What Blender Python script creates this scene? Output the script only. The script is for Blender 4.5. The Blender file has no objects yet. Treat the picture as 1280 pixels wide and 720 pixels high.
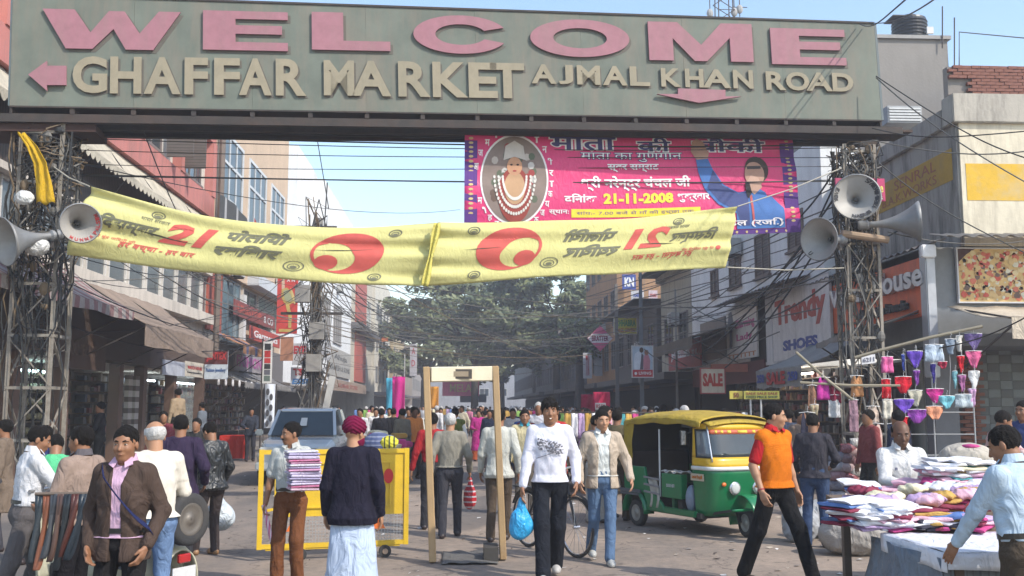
import bpy, bmesh, math, random, time
import numpy as np
from mathutils import Vector, Matrix, Euler
T0 = time.time()
R = math.radians
S = bpy.context.scene
COL = S.collection
random.seed(11); rng = np.random.RandomState(5)

# ---------------------------------------------------------------- camera
FPX = 1244.4; CAMZ = 1.72; PITCH = math.atan(148.0/FPX); YAW = math.atan(60.0/FPX)
cam = bpy.data.cameras.new('camera'); camo = bpy.data.objects.new('camera', cam); COL.objects.link(camo)
cam.sensor_width = 36.0; cam.lens = 36.0*FPX/1280.0; cam.clip_start = 0.1; cam.clip_end = 3000
camo.location = (0, 0, CAMZ); camo.rotation_euler = (R(90)+PITCH, 0, -YAW)
S.camera = camo
S.render.resolution_x = 1024; S.render.resolution_y = 576
# ---------------------------------------------------------------- sky, sun, exposure
SUN_EL = R(43); SUN_DIR = Vector((-0.77, 0.64, 0)).normalized()     # the way the light travels on the ground
W = bpy.data.worlds.new('World'); S.world = W; W.use_nodes = True
nt = W.node_tree; bg = nt.nodes['Background']
sky = nt.nodes.new('ShaderNodeTexSky'); sky.sky_type = 'NISHITA'; sky.sun_disc = False
sky.sun_elevation = SUN_EL; sky.sun_rotation = math.atan2(-SUN_DIR.x, -SUN_DIR.y)
sky.air_density = 1.3; sky.dust_density = 1.2; sky.ozone_density = 1.6; sky.altitude = 200
nt.links.new(sky.outputs[0], bg.inputs[0]); bg.inputs[1].default_value = 0.15
sun = bpy.data.lights.new('sun', 'SUN'); suno = bpy.data.objects.new('sun', sun); COL.objects.link(suno)
sun.energy = 2.6; sun.angle = R(0.9); sun.color = (1.0, 0.93, 0.82)
ld = Vector((SUN_DIR.x*math.cos(SUN_EL), SUN_DIR.y*math.cos(SUN_EL), -math.sin(SUN_EL)))
suno.rotation_euler = ld.to_track_quat('-Z', 'Y').to_euler(); suno.location = (10, -8, 20)
S.view_settings.view_transform = 'Standard'; S.view_settings.look = 'None'
S.view_settings.exposure = 0.92; S.view_settings.gamma = 1.0
S.cycles.max_bounces = 6; S.cycles.volume_bounces = 1; S.cycles.transparent_max_bounces = 12

# ---------------------------------------------------------------- picture point -> place
MC = Matrix.Rotation(-YAW, 3, 'Z') @ Matrix.Rotation(R(90)+PITCH, 3, 'X')
def ray(px, py): return MC @ Vector(((px-640)/FPX, -(py-360)/FPX, -1.0))
def at(px, py, Y):
    d = ray(px, py); t = Y/d.y; return Vector((d.x*t, Y, CAMZ+d.z*t))
def atX(px, py, X):
    d = ray(px, py); t = X/d.x; return Vector((X, d.y*t, CAMZ+d.z*t))
def atZ(px, py, Z=0.0):
    d = ray(px, py); t = (Z-CAMZ)/d.z; return Vector((d.x*t, d.y*t, Z))

# ---------------------------------------------------------------- materials
MATS = {}
def mat(name, col, rough=0.7, var=0.12, scale=6.0, bump=0.15, bscale=60.0, metal=0.0, spec=0.5, dirt=0.0,
        dirtcol=(0.09, 0.08, 0.07), streak=False, stripes=None, alpha=1.0, transl=0.0, emit=0.0, obj=True, coat=0.0, sheen=0.0, wrinkle=0.0):
    key = (name, tuple(col), rough, var, scale, bump, dirt, streak, str(stripes), alpha, emit, wrinkle)
    if key in MATS: return MATS[key]
    m = bpy.data.materials.new(name); m.use_nodes = True; t = m.node_tree; N = t.nodes; L = t.links
    b = N['Principled BSDF']; b.inputs['Roughness'].default_value = rough; b.inputs['Metallic'].default_value = metal
    b.inputs['Specular IOR Level'].default_value = spec
    if coat: b.inputs['Coat Weight'].default_value = coat; b.inputs['Coat Roughness'].default_value = 0.15
    if sheen: b.inputs['Sheen Weight'].default_value = sheen
    tc = N.new('ShaderNodeTexCoord'); co = tc.outputs['Object']
    no = N.new('ShaderNodeTexNoise'); no.inputs['Scale'].default_value = scale; no.inputs['Detail'].default_value = 6
    no.inputs['Roughness'].default_value = 0.65; L.new(co, no.inputs['Vector'])
    mr = N.new('ShaderNodeMapRange'); mr.inputs[1].default_value = 0.25; mr.inputs[2].default_value = 0.75
    mr.inputs[3].default_value = 1-var; mr.inputs[4].default_value = 1+var; L.new(no.outputs[0], mr.inputs[0])
    mx = N.new('ShaderNodeVectorMath'); mx.operation = 'SCALE'; mx.inputs[0].default_value = col[:3]
    L.new(mr.outputs[0], mx.inputs['Scale']); out = mx.outputs[0]
    if stripes:                       # (axis, period, colour, share)
        ax, per, c2, sh = stripes
        sp = N.new('ShaderNodeSeparateXYZ'); L.new(co, sp.inputs[0])
        md = N.new('ShaderNodeMath'); md.operation = 'PINGPONG'; md.inputs[1].default_value = per/2; L.new(sp.outputs[ax], md.inputs[0])
        gt = N.new('ShaderNodeMath'); gt.operation = 'LESS_THAN'; gt.inputs[1].default_value = per/2*sh; L.new(md.outputs[0], gt.inputs[0])
        mm = N.new('ShaderNodeMix'); mm.data_type = 'RGBA'; L.new(gt.outputs[0], mm.inputs[0]); L.new(out, mm.inputs[6]); mm.inputs[7].default_value = (*c2, 1); out = mm.outputs[2]
    if dirt > 0:
        n2 = N.new('ShaderNodeTexNoise'); n2.inputs['Scale'].default_value = 1.3; n2.inputs['Detail'].default_value = 9; n2.inputs['Roughness'].default_value = 0.72
        mp = N.new('ShaderNodeMapping'); L.new(co, mp.inputs[0]); L.new(mp.outputs[0], n2.inputs['Vector'])
        if streak: mp.inputs['Scale'].default_value = (2.2, 2.2, 0.35)
        r2 = N.new('ShaderNodeMapRange'); r2.inputs[1].default_value = 0.46; r2.inputs[2].default_value = 0.72
        r2.inputs[3].default_value = 0; r2.inputs[4].default_value = dirt; L.new(n2.outputs[0], r2.inputs[0])
        m2 = N.new('ShaderNodeMix'); m2.data_type = 'RGBA'; L.new(r2.outputs[0], m2.inputs[0]); L.new(out, m2.inputs[6]); m2.inputs[7].default_value = (*dirtcol, 1); out = m2.outputs[2]
    L.new(out, b.inputs['Base Color'])
    if emit: L.new(out, b.inputs['Emission Color']); b.inputs['Emission Strength'].default_value = emit
    if bump or wrinkle:
        bn = N.new('ShaderNodeTexNoise'); bn.inputs['Scale'].default_value = bscale; bn.inputs['Detail'].default_value = 4; L.new(co, bn.inputs['Vector'])
        bp = N.new('ShaderNodeBump'); bp.inputs['Strength'].default_value = bump; bp.inputs['Distance'].default_value = 0.02; L.new(bn.outputs[0], bp.inputs['Height'])
        if wrinkle:
            wn = N.new('ShaderNodeTexNoise'); wn.inputs['Scale'].default_value = 5.5; wn.inputs['Detail'].default_value = 3; wn.inputs['Distortion'].default_value = 1.6
            mp2 = N.new('ShaderNodeMapping'); mp2.inputs['Scale'].default_value = (1.5, 1.5, 0.8); mp2.inputs['Rotation'].default_value = (0.3, 0.4, 0); L.new(co, mp2.inputs[0]); L.new(mp2.outputs[0], wn.inputs['Vector'])
            b2 = N.new('ShaderNodeBump'); b2.inputs['Strength'].default_value = wrinkle; b2.inputs['Distance'].default_value = 0.06
            L.new(wn.outputs[0], b2.inputs['Height']); L.new(bp.outputs[0], b2.inputs['Normal']); L.new(b2.outputs[0], b.inputs['Normal'])
        else: L.new(bp.outputs[0], b.inputs['Normal'])
    if alpha < 1: b.inputs['Alpha'].default_value = alpha
    MATS[key] = m; return m
def glass(name='glass', col=(0.03, 0.04, 0.05), rough=0.08, dirt=0.25):
    return mat(name, col, rough=rough, var=0.3, scale=0.8, bump=0.03, bscale=3, spec=0.9, dirt=dirt, dirtcol=(0.16, 0.16, 0.16))
def cloth(col, **k):
    a = dict(rough=0.9, var=0.10, scale=9, bump=0.25, bscale=260, spec=0.15, wrinkle=0.5); a.update(k)
    return mat('cloth', col, **a)

# ---------------------------------------------------------------- objects
def put(o, parent=None, world=False):
    COL.objects.link(o)
    if parent is not None:
        o.parent = parent
        if world: o.matrix_parent_inverse = parent.matrix_basis.inverted()
    return o
def tag(o, label=None, cat=None, group=None, kind=None):
    if label: o['label'] = label
    if cat: o['category'] = cat
    if group: o['group'] = group
    if kind: o['kind'] = kind
    return o
def thing(name, label, cat, loc=(0, 0, 0), rz=0.0, group=None, sc=1.0):
    o = bpy.data.objects.new(name, None); o.location = loc; o.rotation_euler = (0, 0, rz); o.scale = (sc,)*3
    o.empty_display_size = 0.2; COL.objects.link(o); return tag(o, label, cat, group)
def copy_tree(o, parent=None):
    c = o.copy(); COL.objects.link(c)
    if parent is not None: c.parent = parent
    for ch in list(o.children): copy_tree(ch, c)
    return c
def struct(o, label=None): o['kind'] = 'structure'; return o

class MB:
    def __init__(s): s.v = []; s.f = []; s.m = []; s.cm = 0
    def add(s, vs, fs):
        n = len(s.v); s.v += [tuple(v) for v in vs]; s.f += [tuple(i+n for i in f) for f in fs]; s.m += [s.cm]*len(fs); return s
    def box(s, x0, x1, y0, y1, z0, z1, M=None):
        vs = [Vector((x, y, z)) for x in (x0, x1) for y in (y0, y1) for z in (z0, z1)]
        if M is not None: vs = [M @ v for v in vs]
        return s.add(vs, [(0, 1, 3, 2), (4, 6, 7, 5), (0, 4, 5, 1), (2, 3, 7, 6), (0, 2, 6, 4), (1, 5, 7, 3)])
    def bar(s, a, b, w, h=None, up=(0, 0, 1)):
        h = h or w; a = Vector(a); b = Vector(b); d = (b-a); L = d.length
        if L < 1e-6: return s
        d.normalize(); u = Vector(up)
        if abs(d.dot(u)) > 0.97: u = Vector((0, 1, 0))
        x = d.cross(u).normalized(); z = x.cross(d)
        vs = [p + x*sx*w/2 + z*sz*h/2 for p in (a, b) for sx in (-1, 1) for sz in (-1, 1)]
        return s.add(vs, [(0, 1, 3, 2), (4, 6, 7, 5), (0, 4, 5, 1), (2, 3, 7, 6), (0, 2, 6, 4), (1, 5, 7, 3)])
    def tube(s, pts, r, n=6, cap=True):
        pts = [Vector(p) for p in pts]; rs = r if isinstance(r, (list, tuple)) else [r]*len(pts)
        vs = []; prev = None
        for i, p in enumerate(pts):
            d = (pts[min(i+1, len(pts)-1)] - pts[max(i-1, 0)])
            d = d.normalized() if d.length > 1e-9 else Vector((0, 0, 1))
            if prev is None: x = d.orthogonal().normalized()
            else:
                x = prev - d*prev.dot(d); x = x.normalized() if x.length > 1e-6 else d.orthogonal().normalized()
            prev = x; y = d.cross(x)
            for k in range(n):
                a = 2*math.pi*k/n; vs.append(p + (x*math.cos(a) + y*math.sin(a))*rs[i])
        fs = [(i*n+k, i*n+(k+1) % n, (i+1)*n+(k+1) % n, (i+1)*n+k) for i in range(len(pts)-1) for k in range(n)]
        if cap: fs += [tuple(reversed(range(n))), tuple((len(pts)-1)*n+k for k in range(n))]
        return s.add(vs, fs)
    def lathe(s, prof, n=20, M=None, cap=True):      # prof [(r, z)]
        vs = [Vector((r*math.cos(2*math.pi*k/n), r*math.sin(2*math.pi*k/n), z)) for r, z in prof for k in range(n)]
        if M is not None: vs = [M @ v for v in vs]
        fs = [(i*n+k, i*n+(k+1) % n, (i+1)*n+(k+1) % n, (i+1)*n+k) for i in range(len(prof)-1) for k in range(n)]
        if cap: fs += [tuple(reversed(range(n))), tuple((len(prof)-1)*n+k for k in range(n))]
        return s.add(vs, fs)
    def poly(s, pts2, th, M):        # outline in local xy, thickness along local z
        n = len(pts2); vs = [M @ Vector((x, y, 0)) for x, y in pts2] + [M @ Vector((x, y, th)) for x, y in pts2]
        fs = [tuple(reversed(range(n))), tuple(range(n, 2*n))] + [(i, (i+1) % n, n+(i+1) % n, n+i) for i in range(n)]
        return s.add(vs, fs)
    def grid(s, fn, nu, nv, close_u=False, th=0.0):
        vs = [Vector(fn(i/nu, j/nv)) for j in range(nv+1) for i in range(nu+(0 if close_u else 1))]
        w = nu if close_u else nu+1
        fs = [(j*w+i, j*w+(i+1) % w, (j+1)*w+(i+1) % w, (j+1)*w+i) for j in range(nv) for i in range(nu)]
        return s.add(vs, fs)
    def ball(s, c, r, n=10, M=None):
        c = Vector(c); r = (r, r, r) if not isinstance(r, (tuple, list)) else r
        prof = [(math.sin(math.pi*i/n), -math.cos(math.pi*i/n)) for i in range(n+1)]; prof[0] = (0.001, -1); prof[-1] = (0.001, 1)
        MM = Matrix.Translation(c) @ (M.to_4x4() if M is not None else Matrix.Identity(4)) @ Matrix.Diagonal((*r, 1))
        return s.lathe(prof, n=int(n*1.4), M=MM)
    def mesh(s, name, mats, smooth=False, autos=False):
        me = bpy.data.meshes.new(name); me.from_pydata([tuple(v) for v in s.v], [], s.f)
        mats = mats if isinstance(mats, (list, tuple)) else [mats]
        for m in mats: me.materials.append(m)
        if len(mats) > 1: me.polygons.foreach_set('material_index', s.m)
        if smooth: me.polygons.foreach_set('use_smooth', [True]*len(me.polygons))
        me.update(); return me
    def build(s, name, mats, parent=None, smooth=False, world=False, bevel=0.0, solid=0.0, sub=0, fix=True):
        me = s.mesh(name, mats, smooth)
        if fix or bevel or solid:
            bm = bmesh.new(); bm.from_mesh(me)
            if bevel: bmesh.ops.remove_doubles(bm, verts=bm.verts, dist=1e-5)
            if fix: bmesh.ops.recalc_face_normals(bm, faces=bm.faces)
            if bevel: bmesh.ops.bevel(bm, geom=[e for e in bm.edges if e.calc_face_angle(0) > 0.5], offset=bevel, segments=1 if bevel < .012 else 2, affect='EDGES', clamp_overlap=True)
            bm.to_mesh(me); bm.free()
        o = bpy.data.objects.new(name, me); put(o, parent, world)
        if sub: md = o.modifiers.new('sub', 'SUBSURF'); md.levels = sub; md.render_levels = sub
        if solid: md = o.modifiers.new('solid', 'SOLIDIFY'); md.thickness = solid; md.offset = 0
        return o

def text_raw(s, size=1.0, ext=0.0, bold=0.0, res=3, shear=0.0, align='LEFT'):
    cu = bpy.data.curves.new('t', 'FONT'); cu.body = s; cu.size = size; cu.extrude = ext; cu.offset = bold; cu.resolution_u = res; cu.shear = shear; cu.align_x = align
    o = bpy.data.objects.new('t', cu); me = bpy.data.meshes.new_from_object(o)
    v = np.zeros(len(me.vertices)*3, np.float32); me.vertices.foreach_get('co', v); v = v.reshape(-1, 3)
    f = [tuple(p.vertices) for p in me.polygons]
    bpy.data.objects.remove(o); bpy.data.curves.remove(cu); bpy.data.meshes.remove(me)
    return v, f
def fit_text(s, w, h, ext=0.006, bold=0.0, shear=0.0, res=3):
    """text scaled to fill w x h, lower left at 0,0"""
    v, f = text_raw(s, 1.0, 0.5, bold, res, shear); lo = v.min(0); hi = v.max(0)
    v = v - lo; v[:, 0] *= w/max(1e-6, hi[0]-lo[0]); v[:, 1] *= h/max(1e-6, hi[1]-lo[1]); v[:, 2] = v[:, 2]/max(1e-6, (hi[2]-lo[2]))*ext
    return v, f
def frame(o, right, up):
    r = Vector(right).normalized(); u = Vector(up).normalized(); n = r.cross(u)
    return Matrix(((r.x, u.x, n.x, o[0]), (r.y, u.y, n.y, o[1]), (r.z, u.z, n.z, o[2]), (0, 0, 0, 1)))
def np_obj(name, v, f, m, parent=None, world=False, M=None):
    if M is not None: v = [M @ Vector(p) for p in v.tolist()]
    me = bpy.data.meshes.new(name); me.from_pydata([tuple(p) for p in v], [], f)
    for q in (m if isinstance(m, (list, tuple)) else [m]): me.materials.append(q)
    me.update(); return put(bpy.data.objects.new(name, me), parent, world)
def signboard(name, label, o, right, up, w, h, col, texts, th=0.06, edge=None, group=None, cat='sign', shapes=None, matk=None):
    """o lower-left corner on the front face; texts (string,u,v,w,h,colour[,bold[,shear]])"""
    M = frame(o, right, up); t = thing(name, label, cat, o, 0, group)
    k = dict(rough=0.6, dirt=0.35, streak=True, bump=0.05); k.update(matk or {})
    MB().box(0, w, 0, h, -th, 0, M).build('panel', mat('sign_panel', col, **k), t, world=True, bevel=0.006)
    if edge:
        b = MB(); e = 0.03
        b.box(-e, w+e, -e, 0.0, -th, .012, M); b.box(-e, w+e, h, h+e, -th, .012, M); b.box(-e, 0, 0, h, -th, .012, M); b.box(w, w+e, 0, h, -th, .012, M)
        b.build('frame', mat('sign_frame', edge, rough=.5), t, world=True)
    for tx in texts:
        s_, u, v_, tw, thh, c = tx[:6]; bo = tx[6] if len(tx) > 6 else 0.02; sh = tx[7] if len(tx) > 7 else 0
        vv, ff = fit_text(s_, tw*w, thh*h, 0.01, bo, sh, 2)
        np_obj('lettering', vv, ff, mat('print', c, rough=.6, dirt=.2), t, True, M @ Matrix.Translation((u*w, v_*h, 0.002)))
    for nm, pts, c, dz in (shapes or []):
        b = MB(); b.poly([(x*w, y*h) for x, y in pts], 0.006, M @ Matrix.Translation((0, 0, 0.002+dz))); b.build(nm, mat('print', c, rough=.6, dirt=.2), t, world=True)
    return t
# ---------------------------------------------------------------- figures: distance fields turned into one continuous surface each
class Field:
    def __init__(s, lo, hi, h):
        s.lo = np.array(lo, np.float32); s.h = h; n = (np.ceil((np.array(hi)-s.lo)/h).astype(int)+1); s.n = n
        s.ax = [s.lo[i] + h*np.arange(n[i], dtype=np.float32) for i in range(3)]
        s.D = np.full(n, 0.12, np.float32)
    def sl(s, lo, hi, mg):
        a = np.maximum(0, np.floor((np.array(lo)-mg-s.lo)/s.h).astype(int)); b = np.minimum(s.n, np.ceil((np.array(hi)+mg-s.lo)/s.h).astype(int)+1)
        b = np.maximum(b, a)
        q = tuple(slice(int(a[i]), int(b[i])) for i in range(3))
        return q, s.ax[0][q[0]][:, None, None], s.ax[1][q[1]][None, :, None], s.ax[2][q[2]][None, None, :]
    def mix(s, q, d, k, sub=False):
        A = s.D[q]
        if A.size == 0: return
        d = d.astype(np.float32)
        if sub:
            s.D[q] = np.maximum(A, -d) if k <= 0 else -s._smin(-A, d, k)
        else: s.D[q] = np.minimum(A, d) if k <= 0 else s._smin(A, d, k)
    @staticmethod
    def _smin(a, b, k):
        h = np.maximum(k-np.abs(a-b), 0)/k; return np.minimum(a, b)-h*h*k*0.25
    def cap(s, a, b, ra, rb=None, k=0.02, sub=False):
        rb = ra if rb is None else rb; a = np.array(a, float); b = np.array(b, float); r = max(ra, rb)
        q, x, y, z = s.sl(np.minimum(a, b), np.maximum(a, b), r+k+2*s.h)
        d = b-a; L2 = max(1e-9, d@d); t = np.clip(((x-a[0])*d[0]+(y-a[1])*d[1]+(z-a[2])*d[2])/L2, 0, 1)
        dd = np.sqrt((x-a[0]-t*d[0])**2+(y-a[1]-t*d[1])**2+(z-a[2]-t*d[2])**2)-(ra+(rb-ra)*t)
        s.mix(q, dd, k, sub)
    def ell(s, c, r, Rm=None, k=0.02, sub=False, cut=None):
        c = np.array(c, float); r = np.array(r, float); mr = r.max()
        q, x, y, z = s.sl(c, c, mr+k+2*s.h); x = x-c[0]; y = y-c[1]; z = z-c[2]
        if Rm is not None: x, y, z = [Rm[0][i]*x+Rm[1][i]*y+Rm[2][i]*z for i in range(3)]
        nrm = np.sqrt((x/r[0])**2+(y/r[1])**2+(z/r[2])**2); g = np.sqrt((x/r[0]**2)**2+(y/r[1]**2)**2+(z/r[2]**2)**2)+1e-6
        d = nrm*(nrm-1)/g
        if cut is not None:
            for (nx, ny, nz, o) in cut: d = np.maximum(d, nx*x+ny*y+nz*z-o)
        s.mix(q, d, k, sub)
    def loft(s, o, Rm, st, p=2.4, k=0.02, sub=False, noise=None):
        """st [(z,cx,cy,a,b)] in the local frame Rm (columns are the axes) at o; flat ends"""
        st = np.array(st, float); Rm = np.array(Rm, float); o = np.array(o, float)
        cs = []
        for z, cx, cy, a, b in st:
            for sx in (-1, 1):
                for sy in (-1, 1): cs.append(o+Rm@np.array([cx+sx*a, cy+sy*b, z]))
        cs = np.array(cs); q, x, y, z = s.sl(cs.min(0), cs.max(0), k+2*s.h+0.01)
        X, Y, Z = x-o[0], y-o[1], z-o[2]; lx, ly, lz = [Rm[0, i]*X+Rm[1, i]*Y+Rm[2, i]*Z for i in range(3)]
        I = lambda j: np.interp(lz, st[:, 0], st[:, j])
        cx, cy, a, b = I(1), I(2), I(3), I(4)
        nrm = (np.abs((lx-cx)/a)**p+np.abs((ly-cy)/b)**p)**(1/p); d = (nrm-1)*np.minimum(a, b)
        if noise is not None: d = d+noise(lx, ly, lz)
        d = np.maximum(d, np.maximum(lz-st[-1, 0], st[0, 0]-lz)); s.mix(q, d, k, sub)
    def mesh(s, name, mats, smooth=True, matfn=None):
        D = s.D; I = D < 0; nx, ny, nz = D.shape
        if not I.any(): return None
        c = np.zeros((nx-1, ny-1, nz-1), np.uint8)
        for i in (0, 1):
            for j in (0, 1):
                for k in (0, 1): c += I[i:nx-1+i, j:ny-1+j, k:nz-1+k]
        act = np.flatnonzero((c > 0) & (c < 8)); ci = np.stack(np.unravel_index(act, c.shape), 1)
        corners = [(i, j, k) for i in (0, 1) for j in (0, 1) for k in (0, 1)]
        V = np.stack([D[ci[:, 0]+a, ci[:, 1]+b, ci[:, 2]+g] for a, b, g in corners], 1)
        P = np.zeros((len(act), 3)); C = np.zeros(len(act))
        for a in range(8):
            for b in range(a+1, 8):
                ca, cb = np.array(corners[a]), np.array(corners[b])
                if abs(ca-cb).sum() != 1: continue
                va, vb = V[:, a], V[:, b]; m = (va < 0) != (vb < 0); t = np.where(m, va/np.where(m, va-vb, 1), 0)
                P += np.where(m[:, None], ca+(cb-ca)*t[:, None], 0); C += m
        P = (P/C[:, None]+ci)*s.h+s.lo
        ids = np.full(c.shape, -1, np.int32); ids.reshape(-1)[act] = np.arange(len(act)); F = []
        for ax in range(3):
            u, v = [(1, 2), (2, 0), (0, 1)][ax]
            A = np.moveaxis(I, ax, 0); ch = A[:-1] != A[1:]; ch = np.moveaxis(ch, 0, ax)
            e = np.argwhere(ch); e = e[(e[:, u] > 0) & (e[:, v] > 0) & (e[:, u] < D.shape[u]-1) & (e[:, v] < D.shape[v]-1)]
            if len(e) == 0: continue
            def g(du, dv):
                q = e.copy(); q[:, u] -= du; q[:, v] -= dv; return ids[q[:, 0], q[:, 1], q[:, 2]]
            quad = np.stack([g(1, 1), g(0, 1), g(0, 0), g(1, 0)], 1)
            flip = ~I[e[:, 0], e[:, 1], e[:, 2]]; quad[flip] = quad[flip][:, ::-1]; F.append(quad)
        F = np.concatenate(F); F = F[(F >= 0).all(1)]
        me = bpy.data.meshes.new(name); me.vertices.add(len(P)); me.vertices.foreach_set('co', P.astype(np.float32).ravel())
        me.loops.add(F.size); me.loops.foreach_set('vertex_index', F.ravel().astype(np.int32))
        me.polygons.add(len(F)); me.polygons.foreach_set('loop_start', np.arange(0, F.size, 4, dtype=np.int32))
        me.polygons.foreach_set('use_smooth', np.ones(len(F), bool))
        for m in mats: me.materials.append(m)
        if matfn is not None: me.polygons.foreach_set('material_index', matfn(P[F].mean(1)).astype(np.int32))
        me.update(calc_edges=True); return me

SKIN = {'brown': (0.24, 0.115, 0.062), 'light': (0.36, 0.19, 0.11), 'dark': (0.12, 0.058, 0.034)}
def skin(c): return mat('skin', SKIN[c], rough=0.5, var=0.10, scale=14, bump=0.06, bscale=120, spec=0.4)
HAIR = mat('hair', (0.008, 0.006, 0.005), rough=0.7, var=0.3, scale=40, bump=0.9, bscale=140, spec=0.18)
HAIRG = mat('hair', (0.42, 0.41, 0.40), rough=0.6, var=0.2, scale=40, bump=0.5, bscale=90)

def ik(a, b, l1, l2, pole):
    a, b, pole = Vector(a), Vector(b), Vector(pole); d = b-a; L = d.length
    if L > (l1+l2)*0.998: b = a+d*((l1+l2)*0.998/L); d = b-a; L = d.length
    x = (l1*l1-l2*l2+L*L)/(2*L); hgt = math.sqrt(max(0, l1*l1-x*x)); dn = d.normalized()
    pp = pole-dn*pole.dot(dn); pp = pp.normalized() if pp.length > 1e-6 else dn.orthogonal()
    return a+dn*x+pp*hgt, b

def waves(seed, amp, f=26.0, n=5, aniso=(1, 1, 0.6)):
    r = np.random.RandomState(seed); K = r.normal(size=(n, 3))*np.array(aniso)*f; ph = r.rand(n)*6.28
    def fn(x, y, z):
        t = 0
        for i in range(n): t = t+np.sin(K[i, 0]*x+K[i, 1]*y+K[i, 2]*z+ph[i]+1.2*np.sin(K[(i+1) % n, 2]*x*0.7+K[i, 0]*z*0.5))
        return (t*amp/n).astype(np.float32)
    return fn

def person(label, loc, yaw=0.0, h=1.70, res=0.007, skincol='brown', build=1.0, fat=1.0,
           feet=((0.11, 0.05, 0), (-0.11, -0.03, 0)), hands=((0.27, 0.06, 0.80), (-0.27, 0.02, 0.80)), poles=((0.4, -1, 0.1), (-0.4, -1, 0.1)),
           curl=0.5, lean=0.0, side=0.0, twist=0.0, head=(0.0, 0.0), hairs='short', haircol=None, moustache=False, beard=False,
           top='shirt', topcol=(0.7, 0.7, 0.7), topmat=None, hem=None, sleeve='long', sleevecol=None, open_=0.0, inner=None, collar=None,
           legs='trousers', legcol=(0.05, 0.05, 0.06), legmat=None, legw=1.0, shoe=(0.03, 0.02, 0.02), knees=((0, 1, 0), (0, 1, 0)), pelvis=(0, 0, 0),
           belt=None, smile=False, face=True, group=None, pants_hem=None, seed=1, topname=None, seated=False):
    """local frame: +y is the way the person faces, +x the person's right; z up"""
    s = h/1.685; root = thing('person', label, 'person', loc, yaw, group)
    hx = 0.5*s+0.35; V3 = lambda *a: np.array(a, float)
    hip = Vector((pelvis[0], pelvis[1], 0.90+pelvis[2]))
    Rt = (Matrix.Rotation(side, 3, 'Y') @ Matrix.Rotation(-lean, 3, 'X') @ Matrix.Rotation(twist, 3, 'Z'))
    T = lambda x, y, z: hip + Rt @ Vector((x, y, z-0.90))
    Rn = np.array(Rt); b = build
    sh = [T(0.160*b, -0.005, 1.378), T(-0.160*b, -0.005, 1.378)]
    arms = []
    for i in (0, 1):
        el, wr = ik(sh[i], hands[i], 0.285, 0.255, Rt @ Vector(poles[i])); arms.append((sh[i], el, wr))
    lg = []
    for i in (0, 1):
        sx = 1 if i == 0 else -1
        hp = hip + Matrix.Rotation(twist*0.5, 3, 'Z') @ Vector((0.09*sx, 0, 0)); f = feet[i]
        kn, an = ik(hp, (f[0], f[1], f[2]+0.085), 0.42, 0.405, knees[i]); lg.append((hp, kn, an, f))
    hy, hp_ = head; Rh = Rt @ Matrix.Rotation(hy, 3, 'Z') @ Matrix.Rotation(-hp_, 3, 'X'); Rhn = np.array(Rh)
    nb = T(0, -0.012, 1.455); hc = nb + Rt @ Vector((0, 0.02, 0.06)) + Rh @ Vector((0, 0.010, 0.052))   # head centre, about eye height
    H = lambda x, y, z: hc + Rh @ Vector((x, y, z))
    allp = [p for a in arms for p in a]+[p for l in lg for p in l[:3]]+[hc, nb]
    lo = Vector((min(p[i] for p in allp) for i in range(3)))-Vector((0.24, 0.26, 0.2)); hi = Vector((max(p[i] for p in allp) for i in range(3)))+Vector((0.24, 0.3, 0.22))
    lo.z = min(lo.z, min(f[2] for f in feet)-0.03)
    res = res/s; sm = skin(skincol)
    # --- body: one surface
    F = Field(lo, hi, res)
    F.cap(T(0, 0, 0.95), T(0, -.01, 1.36), 0.095, 0.085, k=.03); F.cap(sh[0], sh[1], 0.040, k=.04)
    F.cap(T(0, -0.012, 1.40), H(0, -0.02, -0.06), 0.064, 0.055, k=.03)
    for hp, kn, an, f in lg:
        F.cap(hp, kn, 0.062 if legs != 'bare' else .085, 0.045, k=.03); F.cap(kn, an, 0.045, 0.032, k=.02)
        F.cap((an[0], an[1], an[2]), (an[0], an[1]+.0, an[2]-.03), 0.034, k=.02)
        if legs in ('sandals',): pass
    for i, (a, e, w) in enumerate(arms):
        F.cap(a, e, 0.047*b, 0.038*b, k=.02); F.cap(e, w, 0.039*b, 0.027, k=.015); F.cap(e, e+(w-e)*0.35, .038*b, .04*b, k=.02)
        d = (w-e).normalized(); sx = 1 if i == 0 else -1
        outw = Rt @ Vector((sx, 0, 0)); n = d.cross(Rt @ Vector((0, 1, 0))); n = n.normalized() if n.length > .3 else outw
        if n.dot(outw) < 0: n = -n           # back of the hand faces outward
        t = n.cross(d).normalized()
        if t.dot(Rt @ Vector((0, 1, 0))) < 0: t = -t     # thumb side forward
        if abs(d.dot(Rt @ Vector((0, 1, 0)))) > .8: t = -outw if abs(n.dot(outw)) < .5 else t
        palm = w+d*0.05; Rp = np.array(Matrix((t, n, d)).transposed())
        F.ell(palm, (0.040, 0.017, 0.050), Rp, k=.02)
        for q in range(4):
            o = (q-1.5)*-0.0205; ln = (.040, .046, .049, .042)[3-q] if False else (.043, .048, .045, .036)[q]
            base = w+d*0.085+t*o*-1.0 if False else w+d*0.088+t*((1.5-q)*0.0205)
            c1 = curl*0.8+0.05*q; c2 = curl*1.7+0.06*q
            d1 = (d*math.cos(c1)-n*math.sin(c1)); p1 = base+d1*ln; d2 = (d*math.cos(c2)-n*math.sin(c2)); p2 = p1+d2*ln*0.8
            F.cap(base-d*0.02, p1, 0.0098, 0.0088, k=.006); F.cap(p1, p2, 0.0088, 0.0072, k=.004)
        tb = w+d*0.025+t*0.022; t1 = tb+(d*0.75+t*0.55-n*0.3).normalized()*0.045; t2 = t1+(d*0.95+t*0.1-n*0.45).normalized()*0.032
        F.cap(tb, t1, 0.0135, 0.0105, k=.012); F.cap(t1, t2, 0.0105, 0.0085, k=.005)
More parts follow.
